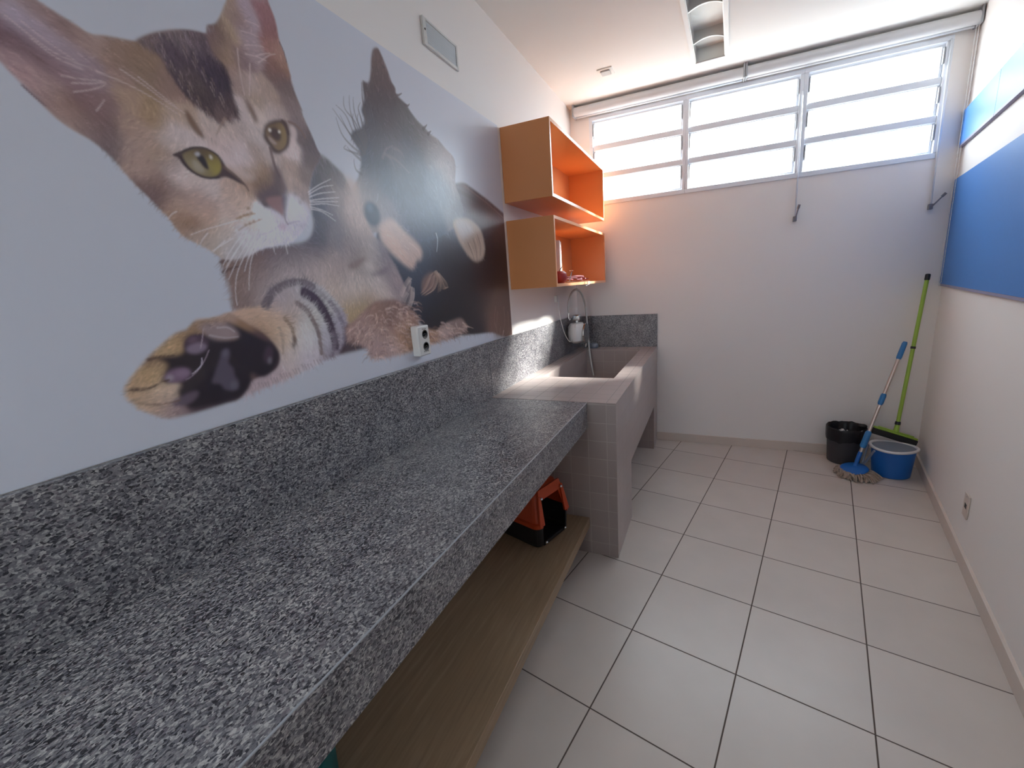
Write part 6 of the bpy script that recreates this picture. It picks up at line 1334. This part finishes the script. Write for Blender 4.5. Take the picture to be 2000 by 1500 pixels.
    ["L",[-2543,1407,-2530,1404,-2516,1390],8.1,2.3,[172,148,142],0.32],
    ["L",[-2049,1268,-2008,1265,-1987,1252],11.8,3.3,[94,70,64],0.32],
    ["L",[-2601,1394,-2593,1389,-2574,1371],7.7,2.2,[94,70,64],0.32],
    ["L",[-2302,1276,-2278,1269,-2256,1250],9.9,2.8,[150,122,108],0.32],
    ["L",[-2365,1297,-2367,1292,-2354,1271],9.3,2.6,[94,70,64],0.32],
    ["L",[-2353,1327,-2326,1321,-2298,1302],9.5,2.7,[94,70,64],0.32],
    ["L",[-2197,1344,-2189,1343,-2161,1328],10.5,2.9,[160,134,124],0.32],
    ["L",[-2563,1287,-2528,1284,-2512,1275],8.2,2.3,[184,162,156],0.32],
    ["L",[-2689,1345,-2694,1347,-2709,1342],7.1,2.0,[184,162,156],0.32],
    ["L",[-2490,1349,-2482,1351,-2463,1342],8.5,2.4,[184,162,156],0.32],
    ["L",[-2193,1301,-2160,1300,-2139,1289],10.7,3.0,[172,148,142],0.32],
    ["L",[-2558,1442,-2546,1437,-2529,1418],7.9,2.2,[94,70,64],0.32],
    ["L",[-2692,1273,-2691,1266,-2706,1250],7.2,2.0,[160,134,124],0.32],
    ["L",[-2697,1325,-2701,1321,-2718,1308],7.1,2.0,[150,122,108],0.32],
    ["L",[-2105,1306,-2091,1305,-2075,1291],11.2,3.1,[150,122,108],0.32],
    ["L",[-2579,1445,-2550,1447,-2527,1440],7.9,2.2,[184,162,156],0.32],
    ["L",[-2464,1306,-2444,1307,-2411,1296],8.8,2.5,[150,122,108],0.32],
    ["L",[-2649,1402,-2632,1398,-2618,1383],7.4,2.1,[86,62,58],0.32],
    ["L",[-2738,1329,-2738,1328,-2753,1319],6.8,1.9,[94,70,64],0.32],
    ["L",[-2107,1309,-2102,1302,-2080,1278],11.1,3.1,[86,62,58],0.32],
    ["L",[-2207,1269,-2191,1266,-2173,1251],10.5,3.0,[150,122,108],0.32],
    ["L",[-2541,1383,-2525,1383,-2520,1374],8.1,2.3,[94,70,64],0.32],
    ["L",[-2421,1382,-2383,1378,-2367,1365],9.0,2.5,[172,148,142],0.32],
    ["L",[-2245,1328,-2221,1325,-2177,1308],10.3,2.9,[86,62,58],0.32],
    ["L",[-2675,1386,-2693,1383,-2709,1369],7.1,2.0,[172,148,142],0.32],
    ["L",[-2533,1383,-2523,1378,-2525,1363],8.1,2.3,[184,162,156],0.32],
    ["L",[-2670,1268,-2657,1267,-2650,1257],7.4,2.1,[184,162,156],0.32],
    ["L",[-2317,1267,-2297,1268,-2269,1257],9.8,2.8,[94,70,64],0.32],
    ["L",[-2042,1309,-2009,1308,-1954,1292],11.8,3.3,[172,148,142],0.32],
    ["L",[-2054,1332,-2039,1325,-2019,1301],11.5,3.2,[184,162,156],0.32],
    ["L",[-2514,1369,-2500,1361,-2497,1341],8.3,2.3,[184,162,156],0.32],
    ["L",[-2345,1297,-2321,1290,-2293,1270],9.6,2.7,[86,62,58],0.32],
    ["L",[-2445,1329,-2422,1327,-2402,1315],8.9,2.5,[94,70,64],0.32],
    ["L",[-2787,1385,-2802,1387,-2812,1379],6.4,1.8,[160,134,124],0.32],
    ["L",[-2389,1322,-2359,1322,-2343,1315],9.3,2.6,[94,70,64],0.32],
    ["L",[-2598,1335,-2596,1332,-2587,1317],7.8,2.2,[150,122,108],0.32],
    ["L",[-2695,1389,-2700,1382,-2705,1362],7.0,2.0,[160,134,124],0.32],
    ["L",[-2712,1315,-2708,1312,-2720,1301],7.0,2.0,[184,162,156],0.32],
    ["L",[-2689,1329,-2701,1323,-2719,1304],7.1,2.0,[86,62,58],0.32],
    ["L",[-2311,1337,-2286,1339,-2273,1333],9.7,2.7,[86,62,58],0.32],
    ["L",[-2469,1444,-2450,1442,-2416,1428],8.6,2.4,[150,122,108],0.32],
    ["L",[-2343,1336,-2337,1334,-2325,1319],9.4,2.7,[94,70,64],0.32],
    ["L",[-2659,1278,-2640,1273,-2628,1259],7.5,2.1,[94,70,64],0.32],
    ["L",[-2570,1365,-2541,1361,-2526,1347],8.0,2.3,[150,122,108],0.32],
    ["L",[-2486,1386,-2464,1386,-2454,1379],8.5,2.4,[184,162,156],0.32],
    ["L",[-2416,1405,-2414,1400,-2397,1379],8.9,2.5,[150,122,108],0.32],
    ["L",[-2552,1278,-2532,1276,-2522,1265],8.2,2.3,[150,122,108],0.32],
    ["L",[-2654,1328,-2647,1327,-2628,1313],7.5,2.1,[150,122,108],0.32],
    ["L",[-2730,1343,-2744,1336,-2746,1315],6.9,1.9,[160,134,124],0.32],
    ["L",[-2600,1440,-2598,1435,-2591,1419],7.6,2.1,[160,134,124],0.32],
    ["L",[-2550,1412,-2526,1408,-2504,1393],8.1,2.3,[160,134,124],0.32],
    ["L",[-2374,1290,-2361,1282,-2342,1259],9.4,2.6,[86,62,58],0.32],
    ["L",[-2166,1329,-2140,1322,-2114,1299],10.8,3.0,[150,122,108],0.32],
    ["L",[-2470,1371,-2454,1367,-2455,1352],8.6,2.4,[184,162,156],0.32],
    ["L",[-2408,1439,-2388,1435,-2368,1420],8.9,2.5,[94,70,64],0.32],
    ["L",[-2374,1330,-2344,1331,-2330,1324],9.3,2.6,[172,148,142],0.32],
    ["L",[-2654,1286,-2641,1285,-2624,1274],7.5,2.1,[86,62,58],0.32],
    ["L",[-2417,1437,-2393,1438,-2363,1429],8.9,2.5,[86,62,58],0.32],
    ["L",[-2579,1306,-2566,1308,-2542,1299],8.0,2.2,[160,134,124],0.32],
    ["L",[-2684,1385,-2701,1383,-2723,1371],7.0,2.0,[86,62,58],0.32],
    ["L",[-2443,1272,-2424,1269,-2395,1254],9.0,2.5,[160,134,124],0.32],
    ["L",[-2188,1286,-2153,1274,-2139,1247],10.7,3.0,[86,62,58],0.32],
    ["L",[-2621,1363,-2612,1357,-2606,1339],7.6,2.1,[94,70,64],0.32],
    ["L",[-2785,1356,-2773,1349,-2773,1331],6.6,1.9,[94,70,64],0.32],
    ["L",[-2635,1407,-2621,1406,-2617,1397],7.5,2.1,[172,148,142],0.32],
    ["L",[-2484,1401,-2462,1400,-2429,1388],8.5,2.4,[160,134,124],0.32],
    ["L",[-2591,1429,-2571,1429,-2559,1421],7.7,2.2,[172,148,142],0.32],
    ["L",[-2257,1303,-2248,1303,-2229,1291],10.1,2.8,[184,162,156],0.32],
    ["L",[-2723,1356,-2722,1352,-2727,1337],6.9,1.9,[160,134,124],0.32],
    ["L",[-2535,1378,-2532,1368,-2519,1343],8.1,2.3,[160,134,124],0.32],
    ["L",[-2528,1328,-2509,1325,-2502,1312],8.3,2.3,[150,122,108],0.32],
    ["L",[-2447,1322,-2417,1315,-2399,1297],8.9,2.5,[86,62,58],0.32],
    ["L",[-2638,1318,-2612,1314,-2605,1302],7.6,2.1,[184,162,156],0.32],
    ["L",[-2760,1342,-2774,1342,-2778,1329],6.7,1.9,[184,162,156],0.32],
    ["L",[-2539,1352,-2529,1350,-2505,1334],8.2,2.3,[172,148,142],0.32],
    ["L",[-2591,1287,-2565,1277,-2557,1258],8.0,2.2,[184,162,156],0.32],
    ["L",[-2598,1444,-2580,1445,-2551,1436],7.7,2.2,[184,162,156],0.32],
    ["L",[-2525,1421,-2518,1416,-2506,1397],8.1,2.3,[184,162,156],0.32],
    ["L",[-2508,1323,-2504,1315,-2494,1292],8.4,2.4,[86,62,58],0.32],
    ["L",[-2626,1342,-2605,1335,-2598,1316],7.7,2.2,[160,134,124],0.32],
    ["L",[-2695,1344,-2711,1340,-2729,1325],7.0,2.0,[86,62,58],0.32],
    ["L",[-2578,1368,-2558,1363,-2551,1349],7.9,2.2,[94,70,64],0.32],
    ["L",[-2338,1321,-2317,1319,-2290,1305],9.6,2.7,[184,162,156],0.32],
    ["L",[-2498,1351,-2483,1349,-2475,1337],8.4,2.4,[94,70,64],0.32],
    ["P",[-1705,1458,-1544,1496,-1406,1476,-1438,1196,-1596,1200,-1686,1201,-1721,1224,-1735,1294],[82,62,54],27.6,0.6],
    ["L",[-1680,1383,-1706,1311,-1688,1264],17.6,5.3,[116,94,86],0.22],
    ["L",[-1659,1352,-1688,1264,-1670,1214],17.9,5.4,[116,94,86],0.22],
    ["L",[-1572,1375,-1574,1283,-1613,1225],18.7,5.6,[116,94,86],0.22],
    ["L",[-1635,1258,-1656,1215],18.2,5.5,[116,94,86],0.22],
    ["L",[-1520,1340,-1522,1245,-1557,1211],19.3,5.8,[116,94,86],0.22],
    ["L",[-1709,1291,-1690,1250,-1696,1220],17.7,5.3,[116,94,86],0.22],
    ["L",[-1597,1235,-1615,1209],9.3,4.7,[170,150,146],0.45],
    ["F",[-2807,1396,-2771,1413,-2702,1452,-2644,1476,-2544,1478,-2501,1460,-2457,1436,-2413,1398,-2396,1356,-2296,1324,-2244,1334,-2163,1350,-2069,1356,-2021,1319,-2021,1290,-2083,1280,-2179,1270,-2286,1268,-2392,1264,-2492,1256,-2603,1256,-2674,1261,-2720,1275,-2728,1311,-2786,1342,-2809,1346],800,28.9,[[-2703,1383,-0.88,-0.47],[-2603,1331,-0.2,-0.98],[-2298,1312,0.61,-0.79]],0.28,0.5],
]
MY0, MY1, MZ0, MZ1, RES = -3900., -1480., 1196., 2400., 1.6
NW, NH = int((MY1-MY0)/RES)+1, int((MZ1-MZ0)/RES)+1
def to_lin(c): return (np.asarray(c, float)/255.)**2.2
PAPER = to_lin((150,153,163)); INK = np.array((.69,.69,.69))/PAPER[1]   # print densities from the tones of the photograph's white
canvas = np.empty((NH, NW, 3)); canvas[:] = PAPER
def gx(y): return (np.asarray(y, float)-MY0)/RES
def gz(z): return (np.asarray(z, float)-MZ0)/RES
def boxblur(a, r):
    if r < 1: return a
    for ax in (0, 1):
        p = np.pad(a, [(r+1, r) if i == ax else (0, 0) for i in (0, 1)], mode='edge')
        c = np.cumsum(p, axis=ax); n = a.shape[ax]; k = 2*r+1
        a = (np.take(c, range(k, k+n), axis=ax)-np.take(c, range(0, n), axis=ax))/k
    return a
def smooth_closed(P, n=5):
    P = np.array(P, float); m = len(P); out = []
    for i in range(m):
        p0, p1, p2, p3 = P[i-1], P[i], P[(i+1)%m], P[(i+2)%m]
        for k in range(n):
            u = k/n; out.append(.5*(2*p1+(p2-p0)*u+(2*p0-5*p1+4*p2-p3)*u*u+(3*p1-p0-3*p2+p3)*u**3))
    return np.array(out)
def mask_of(flat, soft):
    P = smooth_closed(np.stack([gx(flat[0::2]), gz(flat[1::2])], 1))
    pad = int(soft/RES*3)+3
    x0, x1 = max(int(P[:,0].min())-pad, 0), min(int(P[:,0].max())+pad+2, NW)
    y0, y1 = max(int(P[:,1].min())-pad, 0), min(int(P[:,1].max())+pad+2, NH)
    if x1-x0 < 2 or y1-y0 < 2: return None
    m = np.zeros((y1-y0, x1-x0)); Q = np.roll(P, -1, 0); cols = np.arange(x0, x1)
    for sub in (-.33, 0., .33):
        for j in range(y0, y1):
            y = j+sub
            c = (P[:,1] <= y) != (Q[:,1] <= y)
            if not c.any(): continue
            xs = np.sort(P[c,0]+(y-P[c,1])/(Q[c,1]-P[c,1])*(Q[c,0]-P[c,0]))
            for a, b in zip(xs[0::2], xs[1::2]):
                m[j-y0] += np.clip(np.minimum(cols+.5, b)-np.maximum(cols-.5, a), 0, 1)/3
    r = int(round(soft/RES*.75))
    for _ in range(2): m = boxblur(m, r) if r >= 1 else m
    return m, x0, x1, y0, y1
def spline(flat, step):
    P = np.stack([gx(flat[0::2]), gz(flat[1::2])], 1); m = len(P); out = []
    for i in range(m-1):
        p0, p1, p2, p3 = P[max(i-1,0)], P[i], P[i+1], P[min(i+2,m-1)]
        n = max(2, int(np.hypot(*(p2-p1))/step))
        for k in range(n):
            u = k/n; out.append(.5*(2*p1+(p2-p0)*u+(2*p0-5*p1+4*p2-p3)*u*u+(3*p1-p0-3*p2+p3)*u**3))
    out.append(P[-1]); return np.array(out)
rg = np.random.RandomState(4)
for op in PRINT:
    if op[0] in 'RP':
        r = mask_of(op[1], op[2] if op[0] == 'R' else op[3])
        if r is None: continue
        m, x0, x1, y0, y1 = r
        view = canvas[y0:y1, x0:x1]
        if op[0] == 'P': view[:] = view+(to_lin(op[2])-view)*(m*op[4])[..., None]
        else:
            yy, xx = np.mgrid[y0:y1:2, x0:x1:2]
            num = np.zeros(yy.shape+(3,)); den = np.full(yy.shape, 1e-12); s = op[4]/RES
            for c in op[3]:
                d2 = (xx-gx(c[0]))**2+(yy-gz(c[1]))**2
                w = np.exp(-d2/(2*s*s))+1e-3/(1+d2/(s*s))**2
                num += w[..., None]*to_lin(c[2:]); den += w
            col = np.repeat(np.repeat(num/den[..., None], 2, 0), 2, 1)[:y1-y0, :x1-x0]
            view[:] = view+(col-view)*m[..., None]
    elif op[0] == 'L':
        pts = spline(op[1], .6); n = len(pts); col = to_lin(op[4])
        wd = np.linspace(op[2], op[3], n)/RES/2
        R_ = max(wd.max(), .5)+1.5
        x0, x1 = max(int(pts[:,0].min()-R_), 0), min(int(pts[:,0].max()+R_)+2, NW)
        y0, y1 = max(int(pts[:,1].min()-R_), 0), min(int(pts[:,1].max()+R_)+2, NH)
        if x1 <= x0 or y1 <= y0: continue
        cov = np.zeros((y1-y0, x1-x0))
        for (x, y), hw in zip(pts, wd):
            q = int(hw+2); ix, iy = int(x), int(y)
            a0, a1, b0, b1 = max(ix-q, x0), min(ix+q+2, x1), max(iy-q, y0), min(iy+q+2, y1)
            if a1 <= a0 or b1 <= b0: continue
            d = np.hypot(np.arange(a0, a1)[None]-x, np.arange(b0, b1)[:, None]-y)
            k = np.clip((hw+.6-d)/(.6+hw*.38), 0, 1)*min(1., hw*2+.35)
            v = cov[b0-y0:b1-y0, a0-x0:a1-x0]; np.maximum(v, k, out=v)
        view = canvas[y0:y1, x0:x1]; view[:] = view+(col-view)*(cov*op[5])[..., None]
    else:
        r = mask_of(op[1], 1.)
        m, x0, x1, y0, y1 = r
        idx = np.flatnonzero(m.ravel() > .6); n = op[2]
        pk = rg.choice(idx, n); px = x0+pk % (x1-x0)+rg.rand(n); py = y0+pk//(x1-x0)+rg.rand(n)
        D = np.array(op[4], float); dx, dy = gx(D[:,0]), gz(D[:,1])
        w = 1/(((px[:,None]-dx)**2+(py[:,None]-dy)**2)+30.)**1.5
        ux, uy = (w*D[:,2]).sum(1), (w*D[:,3]).sum(1)
        an = np.arctan2(uy, ux)+rg.normal(0, .16, n); bend = rg.normal(0, .03, n)
        ln = op[3]/RES*rg.uniform(.5, 1.2, n); ns = int(op[3]/RES*1.2/.7)+1
        ci, cj = np.clip(px.astype(int), 0, NW-1), np.clip(py.astype(int), 0, NH-1)
        base = canvas[cj, ci]*np.exp(rg.normal(0, op[5], n))[:, None]
        base = np.minimum(base, .62)
        x, y = px.copy(), py.copy()
        for s in range(ns):
            live = s*.7 < ln
            a = op[6]*np.clip(1.15-s*.7/np.maximum(ln, .1), 0, 1)*live
            fx, fy = np.floor(x).astype(int), np.floor(y).astype(int)
            ok = (fx >= 0) & (fx < NW-1) & (fy >= 0) & (fy < NH-1) & live
            for ox, oy, wgt in ((0,0,(1-x+fx)*(1-y+fy)),(1,0,(x-fx)*(1-y+fy)),(0,1,(1-x+fx)*(y-fy)),(1,1,(x-fx)*(y-fy))):
                k = (a*np.minimum(wgt*1.6, 1))[ok][:, None]; jj, ii = fy[ok]+oy, fx[ok]+ox
                canvas[jj, ii] = canvas[jj, ii]*(1-k)+base[ok]*k
            an = an+bend; x = x+np.cos(an)*.7; y = y+np.sin(an)*.7
albedo = canvas*INK
albedo = np.clip(albedo+(albedo.mean(2, keepdims=True)-albedo)*.10+.006, .004, .86)

def build_mural():
    # columns closer together at the near end, where the print is seen largest
    ys = [MY0/1000]
    while ys[-1] < MY1/1000-1e-4:
        t_ = (ys[-1]-MY0/1000)/((MY1-MY0)/1000); ys.append(min(ys[-1]+.0022+.0016*t_, MY1/1000))
    ys = np.array(ys); zs = np.linspace(MZ0/1000, MZ1/1000, int((MZ1-MZ0)/2.7)+1)
    nc, nr = len(ys), len(zs)
    fx, fz = np.clip(gx(ys*1000), 0, NW-1.001), np.clip(gz(zs*1000), 0, NH-1.001)
    ix, iz = fx.astype(int), fz.astype(int); tx, tz = (fx-ix)[None,:,None], (fz-iz)[:,None,None]
    A = albedo
    col = (A[iz][:,ix]*(1-tx)+A[iz][:,ix+1]*tx)*(1-tz)+(A[iz+1][:,ix]*(1-tx)+A[iz+1][:,ix+1]*tx)*tz
    co = np.empty((nr, nc, 3)); co[..., 0] = .0027; co[..., 1] = ys[None]; co[..., 2] = zs[:, None]
    co = co.reshape(-1, 3); nv = len(co)
    q = (np.arange(nr-1)[:,None]*nc+np.arange(nc-1)[None]).ravel()
    quads = np.stack([q, q+1, q+1+nc, q+nc], 1)
    # thin back and edges so that the print has its real thickness
    back = np.array([(.0006,ys[0],zs[0]),(.0006,ys[-1],zs[0]),(.0006,ys[-1],zs[-1]),(.0006,ys[0],zs[-1]),(.0027,ys[0],zs[0]),(.0027,ys[-1],zs[0]),(.0027,ys[-1],zs[-1]),(.0027,ys[0],zs[-1])])
    bq = np.array([(0,3,2,1),(0,1,5,4),(1,2,6,5),(2,3,7,6),(3,0,4,7)])+nv
    V = np.concatenate([co, back]); Fq = np.concatenate([quads, bq])
    C_ = np.concatenate([col.reshape(-1,3), np.tile(PAPER*INK, (8,1))])
    org = np.array((.0027, -2.7, 1.196))
    me = bpy.data.meshes.new('wall_mural')
    me.vertices.add(len(V)); me.vertices.foreach_set('co', (V-org).ravel())
    me.loops.add(Fq.size); me.loops.foreach_set('vertex_index', Fq.ravel().astype(np.int32))
    me.polygons.add(len(Fq)); me.polygons.foreach_set('loop_start', np.arange(0, Fq.size, 4, dtype=np.int32))
    me.update(calc_edges=True); me.validate()
    at = me.color_attributes.new('print', 'FLOAT_COLOR', 'POINT')
    at.data.foreach_set('color', np.concatenate([C_, np.ones((len(C_),1))], 1).astype(np.float32).ravel())
    g = NT('mural_print'); a = g.n('Attribute'); a.attribute_name = 'print'
    g.l(a.outputs['Color'], g.b.inputs['Base Color']); g.b.inputs['Roughness'].default_value = .30; g.b.inputs['Specular IOR Level'].default_value = .5
    me.materials.append(g.m)
    o = bpy.data.objects.new('wall_mural', me); COL.objects.link(o); o.location = tuple(org)
    tag(o, 'large printed mural of a tabby kitten and small dog on the left wall', 'mural')
build_mural()

# ------------------------------------------------------------------ daylight, camera, exposure
W = bpy.data.worlds.new('daylight'); SC.world = W; W.use_nodes = True
nt = W.node_tree; bg = nt.nodes['Background']
tc = nt.nodes.new('ShaderNodeTexCoord'); sp = nt.nodes.new('ShaderNodeSeparateXYZ'); rp = nt.nodes.new('ShaderNodeValToRGB')
nt.links.new(tc.outputs['Generated'], sp.inputs[0])
mr = nt.nodes.new('ShaderNodeMapRange'); mr.inputs['From Min'].default_value = -1; mr.inputs['From Max'].default_value = 1
nt.links.new(sp.outputs[2], mr.inputs['Value']); nt.links.new(mr.outputs[0], rp.inputs[0])
rp.color_ramp.elements[0].position = .45; rp.color_ramp.elements[0].color = (.38,.375,.36,1)     # sunlit yard
rp.color_ramp.elements[1].position = .53; rp.color_ramp.elements[1].color = (.80,.90,1.0,1)     # hazy sky
nt.links.new(rp.outputs[0], bg.inputs['Color']); bg.inputs['Strength'].default_value = SKY
for x0, x1 in ((.21,.900),(.975,1.675),(1.757,2.455)):
    L = bpy.data.lights.new('window_portal', 'AREA'); L.shape = 'RECTANGLE'; L.size = x1-x0; L.size_y = .62
    L.cycles.is_portal = True
    o = bpy.data.objects.new('window_portal', L); COL.objects.link(o)
    o.location = ((x0+x1)/2, .10, 2.49); o.rotation_euler = (-PI/2, 0, 0)
L = bpy.data.lights.new('fill_window_portal', 'AREA'); L.shape = 'RECTANGLE'; L.size = RX1-RX0; L.size_y = RZ1-RZ0; L.cycles.is_portal = True  # portal of the added fill window
o = bpy.data.objects.new('fill_window_portal', L); COL.objects.link(o); o.location = ((RX0+RX1)/2, YR-.11, (RZ0+RZ1)/2); o.rotation_euler = (PI/2, 0, 0)
S = bpy.data.lights.new('sun', 'SUN'); S.energy = SUN; S.angle = math.radians(8); S.color = (1,.97,.91)
so = bpy.data.objects.new('sun', S); COL.objects.link(so)
so.rotation_euler = Vector((-1.5,-1,-1.2)).to_track_quat('-Z','Y').to_euler(); so.location = (4,3,4)

CAM = bpy.data.cameras.new('camera'); co = bpy.data.objects.new('camera', CAM); COL.objects.link(co)
CAM.sensor_width = 36; CAM.sensor_fit = 'HORIZONTAL'; CAM.lens = 14.7288
CAM.shift_x = -.01151; CAM.shift_y = -.00371; CAM.clip_start = .02
R_ = ((.9154640741,-.4013960509,-.0284031565),(.3968691629,.8889678089,.2285412483),(-.0664860627,-.2204936392,.9731198069))
co.matrix_world = Matrix([[R_[i][0],R_[i][2],-R_[i][1],(1.150,-3.891,1.497)[i]] for i in range(3)]+[[0,0,0,1]])
SC.camera = co
SC.view_settings.view_transform = 'Standard'; SC.view_settings.look = 'None'
SC.view_settings.gamma = 1; SC.view_settings.use_curve_mapping = False
SC.view_settings.exposure = EXPOSURE
SC.cycles.use_denoising = True
SC.cycles.max_bounces = 10; SC.cycles.diffuse_bounces = 6; SC.cycles.glossy_bounces = 4; SC.cycles.transparent_max_bounces = 8
SC.cycles.sample_clamp_indirect = 8
